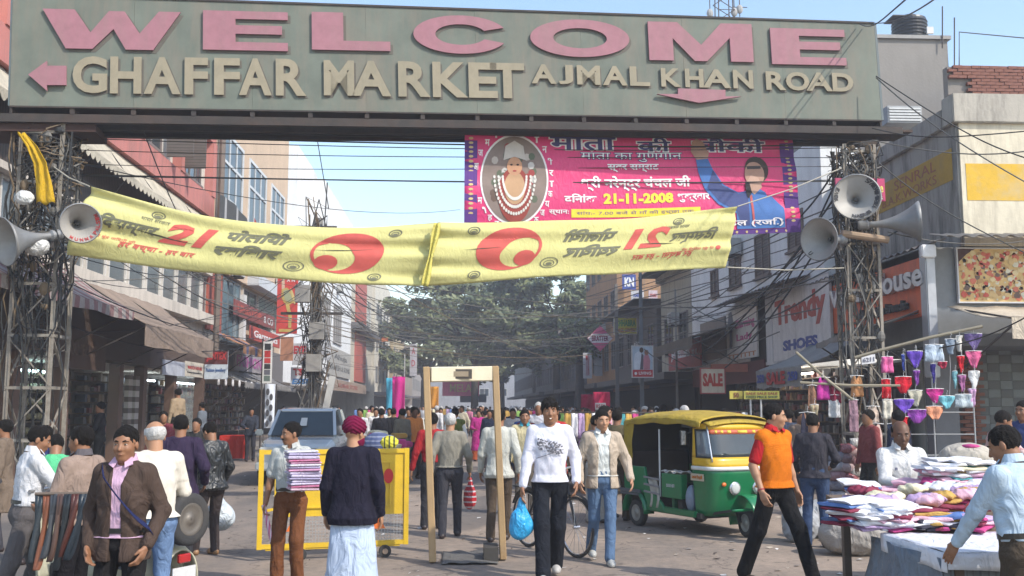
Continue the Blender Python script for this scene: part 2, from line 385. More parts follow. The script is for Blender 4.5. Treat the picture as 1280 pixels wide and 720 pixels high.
    # head
    F.ell(H(0, -0.018, 0.035), (0.076, 0.094, 0.088), Rhn, k=.02)
    F.ell(H(0, 0.022, -0.022), (0.062, 0.068, 0.088), Rhn, k=.03)
    F.ell(H(0, 0.052, -0.088), (0.030, 0.026, 0.022), Rhn, k=.03)
    if face:
        for sx in (-1, 1):
            F.ell(H(sx*0.034, 0.052, -0.022), (0.024, 0.030, 0.024), Rhn, k=.02)
            F.ell(H(sx*0.031, 0.094, 0.010), (0.017, 0.012, 0.010), Rhn, k=.012, sub=True)
            F.ell(H(sx*0.0775, -0.012, -0.005), (0.009, 0.019, 0.031), Rhn, k=.006)
        F.cap(H(-0.035, 0.070, 0.028), H(0.035, 0.070, 0.028), 0.012, k=.012)
        F.cap(H(0, 0.082, 0.012), H(0, 0.102, -0.024), 0.0095, 0.013, k=.012)
        F.ell(H(0.011, 0.088, -0.029), (0.009, 0.010, 0.008), Rhn, k=.006); F.ell(H(-0.011, 0.088, -0.029), (0.009, 0.010, 0.008), Rhn, k=.006)
        F.ell(H(0, 0.075, -0.056), (0.028, 0.017, 0.014), Rhn, k=.012)
    me = F.mesh('body', [sm]); bo = put(bpy.data.objects.new('body', me), root); bo.scale = (s,)*3
    def add(name, me): o = put(bpy.data.objects.new(name, me), root); o.scale = (s,)*3; return o
    # --- eyes, brows, mouth
    if face:
        for sx in (-1, 1):
            m = MB(); m.ball(H(sx*0.031, 0.0765, 0.009), (0.0130, 0.0080, 0.0043), 8, Rh); m.cm = 1; m.ball(H(sx*0.031, 0.0832, 0.009), (0.0060, 0.003, 0.0042), 6, Rh)
            o = m.build('eye', [mat('eye_white', (.38, .34, .30), rough=.3, bump=0), mat('iris', (.012, .008, .006), rough=.2, bump=0)], root, smooth=True); o.scale = (s,)*3
            m = MB(); m.tube([H(sx*0.014, 0.0845, 0.027), H(sx*0.031, 0.0855, 0.034), H(sx*0.050, 0.068, 0.026)], [.0042, .0052, .0025], 6)
            o = m.build('eyebrow', HAIR if not (haircol is HAIRG) else HAIRG, root, smooth=True); o.scale = (s,)*3
        m = MB(); w_ = .024 if not smile else .030; zz = -.060
        if smile:
            m.tube([H(-w_, .076, zz+.010), H(0, .0925, zz-.004), H(w_, .076, zz+.010)], [.002, .0055, .002], 6)
            o = m.build('teeth', mat('teeth', (.75, .72, .66), bump=0), root, smooth=True); o.scale = (s,)*3; m = MB(); m.tube([H(-w_, .076, zz+.008), H(0, .0915, zz-.010), H(w_, .076, zz+.008)], [.0015, .0040, .0015], 6)
        else: m.tube([H(-w_, .077, zz), H(-.008, .0905, zz+.002), H(.008, .0905, zz+.002), H(w_, .077, zz)], [.002, .005, .005, .002], 6)
        lc = [c*0.75 for c in SKIN[skincol]]; lc[0] *= 1.15
        o = m.build('lips', mat('lips', lc, rough=.4, bump=0), root, smooth=True); o.scale = (s,)*3
        if moustache:
            m = MB(); m.tube([H(-.034, .072, -.056), H(-.012, .093, -.043), H(.012, .093, -.043), H(.034, .072, -.056)], [.003, .0075, .0075, .003], 7)
            o = m.build('moustache', haircol or HAIR, root, smooth=True); o.scale = (s,)*3
    if beard:
        F = Field(hc-Vector((.15,)*3), hc+Vector((.15, .15, .15)), res)
        F.ell(H(0, .020, -.060), (.080, .080, .085), Rhn, k=0, cut=[(0, -.35, .94, .015)]); me = F.mesh('beard', [haircol or HAIRG]); add('beard', me)
    # --- hair
    F = Field(hc-Vector((.19,)*3), hc+Vector((.19,)*3), min(res, .008)); nf = waves(seed+3, 0.010, 120, 9, (1, 1, .45))
    if hairs == 'short' or hairs == 'full':
        g = .005 if hairs == 'short' else .013
        F.ell(H(0, -0.022, 0.040), (0.078+g*.8, 0.096+g, 0.090+g), Rhn, k=0)
        F.ell(H(0, 0.085, -0.035), (0.088, 0.085, 0.100), Rhn, k=.012, sub=True)     # the face stays clear
        F.ell(H(0, 0.0, -0.125), (0.12, 0.16, 0.085), Rhn, k=.02, sub=True)
        if hairs == 'full': [F.cap(H(-.052+.013*q, .066, .085), H(-.058+.015*q, .092-.006*abs(q-4)**1.2*.6, .040+.008*(q % 3)), .014, .005, k=.008) for q in range(9)]
    elif hairs == 'bald':
        F.ell(H(0, -0.022, 0.030), (0.084, 0.104, 0.086), Rhn, k=0, cut=[(0, 0, 1, 0.032)])
        F.ell(H(0, 0.070, 0.0), (0.12, 0.085, 0.16), Rhn, k=.01, sub=True); F.ell(H(0, 0.0, -0.125), (0.12, 0.16, 0.075), Rhn, k=.02, sub=True)
    elif hairs == 'bun':
        F.ell(H(0, -0.022, 0.035), (0.088, 0.108, 0.10), Rhn, k=0); F.ell(H(0, 0.090, -0.03), (0.078, 0.085, 0.098), Rhn, k=.012, sub=True)
        F.ell(H(0, -0.12, 0.0), (0.045, 0.04, 0.045), Rhn, k=.02)
    elif hairs == 'turban':
        for q in range(5): F.cap(H(-.09+.02*q, .085-.02*q, .045+.018*q), H(.085-.02*q, -.105+.01*q, .06+.022*q), .04, k=.03) if False else None
        F.ell(H(0, -0.012, 0.058), (0.104, 0.122, 0.085), Rhn, k=0); F.ell(H(0, -.02, .095), (.088, .10, .07), Rhn, k=.02)
        F.ell(H(0, 0.090, -0.062), (0.082, 0.085, 0.100), Rhn, k=.012, sub=True); nf = None
        q, x, y, z = F.sl(F.lo, F.lo+F.h*F.n, 0); X, Y, Z = x-hc.x, y-hc.y, z-hc.z
        F.D[q] += (0.0045*np.sin((Z+0.55*np.abs(X)+0.25*Y)*190)).astype(np.float32)
    if hairs != 'none':
        if nf is not None:
            q, x, y, z = F.sl(F.lo, F.lo+F.h*F.n, 0); F.D[q] += nf(x, y, z)
        me = F.mesh('hair', [haircol or HAIR])
        if me: add('turban' if hairs == 'turban' else 'hair', me)
    # --- top garment
    gr = max(res*1.2, 0.008) if res < .012 else res
    wv = waves(seed, 0.0105 if top != 'sweater' else 0.005, 24); wv2 = waves(seed+9, 0.006, 48, 4)
    nz = lambda x, y, z: wv(x, y, z)+wv2(x, y, z)
    loose = {'shirt': .010, 'sweater': .014, 'jacket': .020, 'kurta': .018, 'sari': .02, 'vest': .018}[top]; fb = fat
    hemz = hem if hem is not None else {'shirt': 0.985, 'sweater': 0.90, 'jacket': 0.82, 'kurta': 0.50, 'sari': 0.05, 'vest': 0.90}[top]
    def torso(F, lo_, hz, k=0.03, top_=1.43):
        st = [(0.97, 0, .0, .150*fb+lo_, .105*fb+lo_), (1.06, 0, .008, .148*fb+lo_, .108*fb+lo_), (1.20, 0, .008, .165*b+lo_, .115*fb+lo_*.9), (1.31, 0, .0, .168*b+lo_, .110+lo_*.8), (1.385, 0, -.008, .130*b+lo_, .085+lo_*.6), (1.45, 0, -.014, .072*b+lo_*.5, .062+lo_*.4)]
        if hz < 0.97:
            st = [(max(hz, .84), 0, -.010, .186*fb+lo_, .138*fb+lo_)]+st
            if hz < .84: st = [(hz, 0, 0, (.175+.10*(.84-hz))*fb+lo_, (.125+.12*(.84-hz))*fb+lo_)]+st
        st = [(z-.90, cx, cy, a_, b_) for z, cx, cy, a_, b_ in st]
        F.loft(hip, Rn, st, 2.3, k=k, noise=nz)
        for q_ in (0, 1): F.cap(T((.05, -.05)[q_], -.01, 1.405), sh[q_], .040+lo_*.5, (.050 if top != 'vest' else .062)*b+lo_*.45, k=.05)
    G = Field(lo-Vector((.03,)*3), hi+Vector((.03,)*3), gr); torso(G, loose, hemz, k=0)
    if top not in ('vest',) and sleeve == 'long' and sleevecol is None or sleeve == 'short' and sleevecol is None:
        for a, e, w in arms:
            if sleeve == 'long':
                G.cap(a, e, .060*b+loose*.6, .048+loose*.6, k=.03); G.cap(e, w-(w-e).normalized()*.015, .046+loose*.55, .036+loose*.4, k=.02)
                d = (w-e); q, x, y, z = G.sl([min(e[i], w[i]) for i in range(3)], [max(e[i], w[i]) for i in range(3)], .08); G.D[q] += wv2(x, y, z)*1.1
            else:
                m_ = a+(e-a)*.78; G.cap(a, m_, .062*b+loose*.5, .060+loose*.5, k=.03)
    if open_ > 0:      # jacket front hangs open
        st = [(hemz-.90-.05, 0, .16, open_, .14), (1.30-.90, 0, .16, open_*.75, .14), (1.47-.90, 0, .16, open_*1.5, .16)]
        G.loft(hip, Rn, st, 6, k=0, sub=True)
    G.ell(T(0, .045, 1.475), (.060, .055, .055), Rn, k=.012, sub=True)
    tm = topmat or cloth(topcol, wrinkle=.6 if top != 'sweater' else .3)
    add(topname or {'shirt': 'shirt', 'sweater': 'sweater', 'jacket': 'jacket', 'kurta': 'kurta', 'sari': 'sari', 'vest': 'sweater_vest'}[top], G.mesh('top', [tm]))
    if sleevecol is not None:
        G = Field(lo, hi, gr)
        for a, e, w in arms:
            G.cap(a+(e-a)*.10, (a+(e-a)*.8) if sleeve == 'short' else e, .056*b, .058, k=.02)
            if sleeve == 'long': G.cap(e, w, .054, .040, k=.02)
        G.cap(T(-.05, .0, 1.44), T(.05, .0, 1.44), .062, k=.02); G.ell(T(0, .045, 1.485), (.045, .05, .05), Rn, k=.01, sub=True)
        add('shirt', G.mesh('shirt', [cloth(sleevecol)]))
    if inner is not None:
        G = Field(lo, hi, gr); torso(G, .010, 0.955, k=0); G.ell(T(0, .045, 1.48), (.05, .05, .05), Rn, k=.01, sub=True); add('inner_shirt', G.mesh('inner', [cloth(inner)]))
    if collar is not None:
        m = MB(); cc = cloth(collar); pts = []
        def ring(u, v):
            a = -math.pi/2+.42+(2*math.pi-.84)*(u) + math.pi; a = math.pi/2+.40+(2*math.pi-.80)*u
            r0 = .062+.016*(1-v); fl = 0.5+0.5*math.cos((u-.5)*2*math.pi); zz = 1.440+.050*v-(.012 if fl < .15 else 0)-.02*(1-v)*(1-fl)
            return T(math.cos(a)*r0*1.05, math.sin(a)*r0-.006+(.0), zz+(.02 if math.sin(a) < 0 else -.004))
        m.grid(ring, 18, 2); 
        for sx in (-1, 1): m.add([T(sx*.020, .060, 1.468), T(sx*.062, .030, 1.488), T(sx*.085, .070, 1.440), T(sx*.040, .098, 1.418)], [(0, 1, 2, 3)])
        o = m.build('collar', cc, root, solid=.006); o.scale = (s,)*3
    # --- legs
    lm = legmat or cloth(legcol, wrinkle=.6, var=.18, scale=5)
    G = Field(lo, hi, gr); wl = waves(seed+5, .006, 30, 4, (1, 1, .5))
    if legs in ('trousers', 'salwar'):
        G.ell(hip+Vector((0, -.012, -.02)), (.165*fb, .118*fb, .115), k=.02)
        G.loft(hip, Rn, [(-.02, 0, 0, .160*fb, .112*fb), (.115, 0, .002, .150*fb+.004, .108*fb+.004)], 2.3, k=.03)
        for hp, kn, an, f in lg:
            w2 = legw*(1.5 if legs == 'salwar' else 1)
            G.cap(hp+Vector((0, -.01, -.02)), kn, .092*fb, .064*w2, k=.03); end = an+(an-kn).normalized()*.035; end.z = max(end.z, f[2]+.055)
            G.cap(kn, end, .063*w2, .052*w2+.006, k=.02)
        q, x, y, z = G.sl(G.lo, [hi[0], hi[1], 0.9], 0); G.D[q] += wl(x, y, z)
        for hp, kn, an, f in lg:      # flat trouser cuffs
            q, x, y, z = G.sl((an[0]-.13, an[1]-.13, f[2]-.2), (an[0]+.13, an[1]+.13, f[2]+.06), 0); G.D[q] = np.maximum(G.D[q], (f[2]+.032)-z)
        add('trousers', G.mesh('trousers', [lm]))
    elif legs == 'skirt':
        z0 = .04; G.loft(hip, np.eye(3), [(z0-.9, 0, 0, .24, .22), (-.4, 0, 0, .20, .17), (0, 0, 0, .175, .13), (.1, 0, 0, .15, .11)], 2.2, k=0, noise=waves(seed, .02, 22, 4, (1, 1, .1)))
        add('skirt', G.mesh('skirt', [lm]))
    if belt:
        m = MB(); m.grid(lambda u, v: T(math.cos(u*6.2832)*(.158*fb+.008), math.sin(u*6.2832)*(.114*fb+.008), .985+.035*v), 28, 1, True)
        o = m.build('belt', mat('leather', belt, rough=.4), root, solid=.006); o.scale = (s,)*3
    # --- shoes
    if shoe is not None:
        for hp, kn, an, f in lg:
            G = Field((f[0]-.12, f[1]-.16, f[2]-.02), (f[0]+.12, f[1]+.25, f[2]+.14), gr)
            fx, fy, fz = an[0], an[1], f[2]
            G.cap((fx, fy-.035, fz+.035), (fx, fy+.10, fz+.032), .040, .042, k=0); G.cap((fx, fy+.10, fz+.028), (fx, fy+.15, fz+.026), .042, .032, k=.02)
            G.cap((fx, fy-.02, fz+.04), (fx, fy, fz+.085), .038, .038, k=.02)
            q, x, y, z = G.sl(G.lo, G.lo+G.h*G.n, 0); G.D[q] = np.maximum(G.D[q], fz+.003-z)
            add('shoe', G.mesh('shoe', [mat('shoe', shoe, rough=.45, bump=.1)]))
    root['_h'] = s
    return root, dict(T=T, H=H, arms=arms, s=s, Rt=Rt, Rh=Rh, legs=lg)
# ================================================================ ground
GREY = (0.30, 0.29, 0.27)
def ground_mat():
    m = bpy.data.materials.new('dusty_asphalt'); m.use_nodes = True; t = m.node_tree; N = t.nodes; L = t.links; b = N['Principled BSDF']
    tc = N.new('ShaderNodeTexCoord'); co = tc.outputs['Object']
    def noise(sc, det=6, rg=.6, st=None, dist=0):
        n = N.new('ShaderNodeTexNoise'); n.inputs['Scale'].default_value = sc; n.inputs['Detail'].default_value = det; n.inputs['Roughness'].default_value = rg; n.inputs['Distortion'].default_value = dist
        if st: mp = N.new('ShaderNodeMapping'); mp.inputs['Scale'].default_value = st; L.new(co, mp.inputs[0]); L.new(mp.outputs[0], n.inputs['Vector'])
        else: L.new(co, n.inputs['Vector'])
        return n.outputs[0]
    def ramp(src, a, b_, ca, cb):
        r = N.new('ShaderNodeValToRGB'); r.color_ramp.elements[0].position = a; r.color_ramp.elements[1].position = b_; r.color_ramp.elements[0].color = (*ca, 1); r.color_ramp.elements[1].color = (*cb, 1); L.new(src, r.inputs[0]); return r.outputs[0]
    def mixc(f, a, c):
        x = N.new('ShaderNodeMix'); x.data_type = 'RGBA'; L.new(f, x.inputs[0]); L.new(a, x.inputs[6])
        if isinstance(c, tuple): x.inputs[7].default_value = (*c, 1)
        else: L.new(c, x.inputs[7])
        return x.outputs[2]
    base = ramp(noise(0.35, 8, .7, (1, .6, 1), .4), .40, .60, (.195, .165, .142), (.320, .255, .205))
    fine = ramp(noise(9, 8, .75), .35, .65, (.80, .80, .80), (1.12, 1.10, 1.08))
    mul = N.new('ShaderNodeMix'); mul.data_type = 'RGBA'; mul.blend_type = 'MULTIPLY'; mul.inputs[0].default_value = 1; L.new(base, mul.inputs[6]); L.new(fine, mul.inputs[7]); c = mul.outputs[2]
    spots = ramp(noise(2.6, 5, .6), .64, .70, (0, 0, 0), (.55, .55, .55)); c = mixc(spots, c, (.07, .058, .05))
    trk = ramp(noise(1.0, 3, .5, (.35, .05, 1), 1.0), .52, .60, (0, 0, 0), (.45, .45, .45)); c = mixc(trk, c, (.10, .095, .095))
    vo = N.new('ShaderNodeTexVoronoi'); vo.feature = 'DISTANCE_TO_EDGE'; vo.inputs['Scale'].default_value = .55; dn = N.new('ShaderNodeVectorMath'); dn.operation = 'MULTIPLY_ADD'; nn = N.new('ShaderNodeTexNoise'); nn.inputs['Scale'].default_value = 1.7; nn.inputs['Detail'].default_value = 5; L.new(co, nn.inputs['Vector']); L.new(nn.outputs[1], dn.inputs[0]); dn.inputs[1].default_value = (1.3,)*3; L.new(co, dn.inputs[2]); L.new(dn.outputs[0], vo.inputs['Vector'])
    c = mixc(ramp(vo.outputs[0], .0, .012, (.65,)*3, (0, 0, 0)), c, (.06, .05, .045))
    pt = ramp(noise(.22, 2, .4, (1, .35, 1), .6), .56, .575, (0,)*3, (.6,)*3); c = mixc(pt, c, (.085, .08, .078))
    L.new(c, b.inputs['Base Color']); b.inputs['Roughness'].default_value = .88; b.inputs['Specular IOR Level'].default_value = .3
    bp = N.new('ShaderNodeBump'); bp.inputs['Strength'].default_value = .5; bp.inputs['Distance'].default_value = .02; L.new(noise(26, 7, .7), bp.inputs['Height']); L.new(bp.outputs[0], b.inputs['Normal'])
    return m
def undul(x, y): return 0.0
m = MB(); m.grid(lambda u, v: (-260+520*u, -30+480*v, 0), 8, 8); struct(m.build('ground', ground_mat()))
pv = mat('pavement_concrete', (.24, .21, .185), rough=.9, var=.25, scale=2, bump=.3, dirt=.5, dirtcol=(.1, .085, .07))
for x0, x1, y0, y1 in ((-9.9, -8.35, 15, 150), (8.75, 9.9, 17.5, 150)):
    m = MB(); m.box(x0, x1, y0, y1, -.05, .13); struct(m.build('pavement', pv, bevel=.02))
# kerb stones along both pavements
kb = MB(); kb.box(-.09, .09, -.44, .44, -.05, .15); kbm = kb.build('kerb_stone', mat('kerb', (.30, .28, .25), dirt=.5), None, bevel=.015)
kbm.location = (-8.26, 16.0, 0); kbm['kind'] = 'structure'
for sx, y0 in ((-8.26, 16.9), (8.66, 17.9)):
    for i in range(26):
        k = kbm.copy(); COL.objects.link(k); k.location = (sx+random.uniform(-.015, .015), y0+i*.9, random.uniform(-.015, .01)); k.rotation_euler = (0, 0, random.uniform(-.02, .02)); k['kind'] = 'structure'
# scattered litter
m = MB()
for i in range(1100):
    y = 7+33*random.random()**1.6; x = random.uniform(-8, 8); a = random.random()*3; r_ = random.uniform(.008, .05); z = .006+random.random()*.012
    c, s_ = math.cos(a)*r_, math.sin(a)*r_
    m.cm = random.choice((0, 0, 1, 2, 3)); m.add([(x-c, y-s_, z), (x+s_, y-c*.7, .005+random.random()*.02), (x+c, y+s_, z), (x-s_*.8, y+c, .004)], [(0, 1, 2, 3)])
o = m.build('litter', [mat('scrap', (.6, .58, .55)), mat('scrap', (.08, .06, .05)), mat('scrap', (.25, .22, .2)), mat('scrap', (.45, .38, .3))], fix=False); tag(o, 'small scraps of paper and leaf littering the street', None, None, 'stuff')

# ================================================================ building kit
def wallmat(c, **k):
    a = dict(rough=.9, var=.10, scale=.9, bump=.25, bscale=14, dirt=.45, dirtcol=(.13, .12, .11), streak=True, spec=.2); a.update(k); return mat('plaster', c, **a)
GL = glass(); GLB = glass('blue_glass', (.03, .045, .06), .3)
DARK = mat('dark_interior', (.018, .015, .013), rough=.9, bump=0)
IRON = mat('iron', (.07, .06, .055), rough=.7, metal=.3, var=.3)
class Facade:
    """side 'L' faces +x at X, 'R' faces -x, 'S' faces the camera (-y); u runs along the street (or x), d outward"""
    def __init__(s, side, c): s.side, s.c = side, c
    def P(s, u, z, d=0):
        return {'L': Vector((s.c+d, u, z)), 'R': Vector((s.c-d, u, z)), 'S': Vector((u, s.c-d, z))}[s.side]
    def box(s, m, u0, u1, z0, z1, d0, d1):
        a, b = s.P(u0, z0, d0), s.P(u1, z1, d1)
        m.box(min(a.x, b.x), max(a.x, b.x), min(a.y, b.y), max(a.y, b.y), min(a.z, b.z), max(a.z, b.z))
    def part(s, nm, mt, par, *r, bevel=0.0):
        m = MB(); s.box(m, *r); return m.build(nm, mt, par, world=True, bevel=bevel)
    def window(s, par, u0, u1, z0, z1, nx=1, nz=1, fm=None, gm=None, d=0.0, fw=.07, sill=True, rec=.10, grille=0):
        """frame proud of the wall, panes set back in it"""
        fm = fm or mat('window_frame', (.62, .62, .60), rough=.6, dirt=.3); gm = gm or GL
        m = MB(); D0, D1 = d-.02, d+.055
        s.box(m, u0, u0+fw, z0, z1, D0, D1); s.box(m, u1-fw, u1, z0, z1, D0, D1); s.box(m, u0+fw, u1-fw, z0, z0+fw, D0, D1-.002); s.box(m, u0+fw, u1-fw, z1-fw, z1, D0, D1-.002)
        for i in range(1, nx): uu = u0+(u1-u0)*i/nx; s.box(m, uu-fw*.35, uu+fw*.35, z0+fw, z1-fw, D0, D1-.012)
        for i in range(1, nz): zz = z0+(z1-z0)*i/nz; s.box(m, u0+fw, u1-fw, zz-fw*.35, zz+fw*.35, D0, D1-.018)
        if grille:
            for i in range(1, grille): uu = u0+(u1-u0)*i/grille; s.box(m, uu-.012, uu+.012, z0, z1, D1, D1+.02)
        w = m.build('window', fm, par, world=True)
        ml = MB(); s.box(ml, u0+fw*.5, u1-fw*.5, z0+fw*.5, z1-fw*.5, d-.012, d+.008); put_child(ml, 'pane', gm, w)
        if sill: ml = MB(); s.box(ml, u0-.08, u1+.08, z0-.07, z0-.003, d-.02, d+.12); put_child(ml, 'sill', fm, w)
        return w
def put_child(ml, nm, mt, par):
    return ml.build(nm, mt, par)       # parents here sit at the origin of their own building, see building()
def building(label, par=None, group=None, name='building', cat='building'): return thing(name, label, cat, (0, 0, 0), 0, group)

# ---------------- west side
XL = -9.5; FL = Facade('L', XL)
def lw(px, py, X=XL): p = atX(px, py, X); return p.y, p.z
# pink corner building
B = building('pink and white building with a long window strip above dark shopfronts on the left')
pink = wallmat((.44, .17, .15), dirt=.5); cream = wallmat((.55, .50, .44)); shade = mat('brown_shutter', (.07, .05, .04), var=.3, stripes=(1, .12, (.035, .026, .022), .35))
Y0, Y1 = 15.5, 37.6
m = MB(); m.box(-19, XL-.25, Y0, Y1, 2.9, 14.5); m.box(-19, XL-2.6, Y0, Y1, 0, 2.9); m.build('wall', cream, B)
FL.part('band', pink, B, Y0, Y1, 8.75, 9.55, -.25, .02); FL.part('band', pink, B, Y0, Y1, 11.6, 12.3, -.25, .02)
for y in (20.2, 24.4, 28.7, 33.0, 37.1):
    FL.part('pier', pink, B, y, y+.5, 9.55, 11.6, -.25, .06)
m = MB(); m.tube([(XL+.2, Y1+.2, 3), (XL+.2, Y1+.2, 14)], .12, 8); m.build('drain_pipe', mat('pipe', (.14, .11, .09)), B)
for y0, y1, k in ((21.2, 23.9, 3), (25.4, 28.2, 3), (29.6, 31.6, 2), (34.2, 36.4, 3)):
    FL.window(B, y0, y1, 9.75, 11.45, k, 1, mat('window_frame', (.16, .13, .12)), GL, -.24)
for y0 in (32.0, 33.55): # open shutters
    FL.part('shutter', mat('shutter', (.10, .085, .075), stripes=(2, .1, (.06, .05, .045), .3)), B, y0-.2, y0-.14, 9.7, 11.5, -.1, .75)
FL.part('dark_gallery', shade, B, Y0, Y1, 6.75, 8.75, -.25, -.18)
for i, y in enumerate(np.arange(16, 37.4, 1.62)):
    FL.window(B, y, y+1.42, 5.15, 6.55, 1, 1, mat('window_frame', (.55, .53, .5), dirt=.4), glass('grey_glass', (.10, .115, .12), .25), -.22, sill=False)
FL.part('ledge', cream, B, Y0, Y1, 4.75, 5.1, -.25, .15)
FL.part('spandrel', cream, B, Y0, Y1, 6.57, 6.73, -.25, .05)
for y in (15.6, 18.9, 21.6, 24.3, 28.1, 30.2, 33.3, 36.9): FL.part('pillar', mat('brown_stone', (.12, .07, .05), rough=.5, dirt=.3), B, y, y+.32, 0, 2.9, -.3, .0)
# shop backs with goods on the shelves
def shop(par, fac, u0, u1, depth=2.2, z1=2.75, lit=None, goods='mixed', rows=7, cols=None, back=(.06, .05, .045)):
    fac.part('shop_back', mat('shop_back', back, var=.3), par, u0, u1, .1, z1, -depth-.05, -depth)
    fac.part('shop_floor', mat('shop_floor', (.12, .10, .09)), par, u0, u1, .0, .16, -depth, -.02)
    cols = cols or int((u1-u0)/.26); zs = np.linspace(.55, z1-.25, rows)
    sh = MB(); gd = MB()
    for z in zs: fac.box(sh, u0+.05, u1-.05, z-.03, z, -depth, -depth+.35)
    sh.build('shelf', mat('shelf_wood', (.14, .10, .07)), par, world=True)
    pal = [(.22, .18, .12), (.30, .30, .28), (.20, .05, .05), (.08, .10, .15), (.22, .15, .08), (.12, .12, .12), (.22, .12, .14), (.07, .06, .06)]
    if goods == 'round': pal = [(.42, .40, .25), (.36, .34, .22), (.30, .27, .18), (.45, .44, .35)]
    mats_ = [mat('goods', c, rough=.4, var=.2) for c in pal]
    for z in zs:
        for i in range(cols):
            gd.cm = random.randrange(len(pal)); u = u0+.15+(u1-u0-.3)*(i+.5)/cols; w_ = (u1-u0)/cols*random.uniform(.3, .46); h_ = random.uniform(.12, .27)
            if goods == 'round': gd.ball(fac.P(u, z+.13, -depth+.2), (.1, w_*.9, .11), 6)
            else: fac.box(gd, u-w_, u+w_, z, z+h_, -depth+.05, -depth+.05+random.uniform(.1, .3))
    o = gd.build('shelf_goods', mats_, par, world=True, smooth=(goods == 'round')); o['kind'] = 'stuff'
    if lit:
        t = MB(); t.tube([fac.P(u0+.3, z1-.12, -depth+.6), fac.P(u1-.3, z1-.12, -depth+.6)], .03, 8); t.build('tube_light', mat('tube_light', lit, emit=9.0, bump=0), par, world=True)
shop(B, FL, 18.9, 21.5, goods='mixed'); shop(B, FL, 21.9, 24.2, lit=(.8, .9, 1), goods='round', cols=7, rows=6); shop(B, FL, 24.6, 28.1, lit=(.6, .95, 1), goods='round', cols=9, rows=6)
shop(B, FL, 28.5, 30.1, goods='mixed', back=(.09, .08, .07)); shop(B, FL, 30.5, 33.2, goods='mixed', back=(.16, .15, .13)); shop(B, FL, 33.6, 36.8, goods='mixed', back=(.12, .15, .18), lit=(.8, .95, 1))
FL.part('lintel', mat('dark_fascia', (.045, .028, .02), rough=.6, dirt=.2), B, Y0, 29.6, 2.9, 4.1, -.24, .35)
FL.part('lintel', mat('dark_fascia', (.09, .06, .045), rough=.6, dirt=.2), B, 29.62, Y1, 2.9, 4.1, -.24, .12)
for y0, y1 in ((28.5, 30.1), (33.6, 36.8)):
    FL.part('shop_glass', mat('thin_glass', (.5, .55, .55), rough=.05, alpha=.25, bump=0), B, y0, y1, .3, 2.7, -.3, -.28)
for y in (28.9, 29.5):
    m = MB(); m.box(-9.62, -9.5, y, y+.34, .7, 2.6); m.build('window_display', mat('display', (.42, .40, .38), stripes=(2, .32, (.12, .10, .09), .45)), B)

# scalloped awning over the upper gallery
def awning(label, fac, u0, u1, zt, d_out, drop, col, val=.35, scallop=.0, group=None, stripes=None, sag=.08, nu=26, ribs=True, name='awning', poles=True, zt2=None):
    t = thing(name, label, 'awning', fac.P((u0+u1)/2, zt, .05), 0, group); zt2 = zt if zt2 is None else zt2
    mt = mat('canvas', col, rough=.9, var=.18, scale=1.6, bump=.3, bscale=40, dirt=.5, dirtcol=tuple(c*.45 for c in col), wrinkle=.6, stripes=stripes)
    zf = lambda u: (zt+(zt2-zt)*u)
    m = MB(); m.grid(lambda u, v: fac.P(u0+(u1-u0)*u, zf(u)-drop*(v**1.0)-sag*math.sin(math.pi*v)*(.6+.4*abs(math.sin(u*9.0)))+.015*math.sin(u*40+v*7), .05+d_out*v), nu, 7)
    m.build('canopy', mt, t, smooth=True, world=True, solid=.012)
    n2 = int((u1-u0)*6) if scallop else nu
    m = MB(); m.grid(lambda u, v: fac.P(u0+(u1-u0)*u, zf(u)-drop-v*(val+(scallop*abs(math.sin(math.pi*u*n2/2)) if scallop else .02*math.sin(u*17))), .05+d_out+.006+.02*math.sin(u*23)*v), n2*2 if scallop else nu, 2)
    m.build('valance', mt, t, smooth=False, world=True, solid=.012)
    if poles:
        m = MB(); pm = IRON
        for u in np.linspace(0.03, .97, max(2, int((u1-u0)/2.6)+1)):
            m = MB(); uu = u0+(u1-u0)*u; m.bar(fac.P(uu, zf(u)-.04, .04), fac.P(uu, zf(u)-drop-.03, .02+d_out), .035); m.bar(fac.P(uu, zf(u)-drop-.9, .04), fac.P(uu, zf(u)-drop-.04, .02+d_out), .03)
            m.build('bracket', pm, t, world=True)
    return t
awning('long faded cream awning with a scalloped edge below the pink band', Facade('L', XL-.2), 16.2, 37.2, 8.72, .62, .82, (.46, .41, .32), .12, .12, nu=60)
awning('sagging brown awning over the dark shopfronts with a straight hanging edge', FL, 24.4, 31.0, 4.85, 1.75, 1.15, (.25, .19, .15), .52, 0, poles=True)
awning('pink and white striped awning at the far left above the lattice tower foot', FL, 17.0, 24.0, 5.0, 1.6, 1.05, (.34, .30, .28), .22, 0, stripes=(1, .5, (.24, .13, .13), .5))
awning('orange and blue patched small awning beside the watch poster', FL, 37.7, 43.2, 4.55, 1.2, .55, (.36, .17, .08), .3, 0, stripes=(1, 1.6, (.08, .11, .22), .3))
awning('grey shop awning over the sandal display on the left', FL, 37.7, 49.0, 3.15, 1.3, .55, (.22, .21, .20), .12, .1)

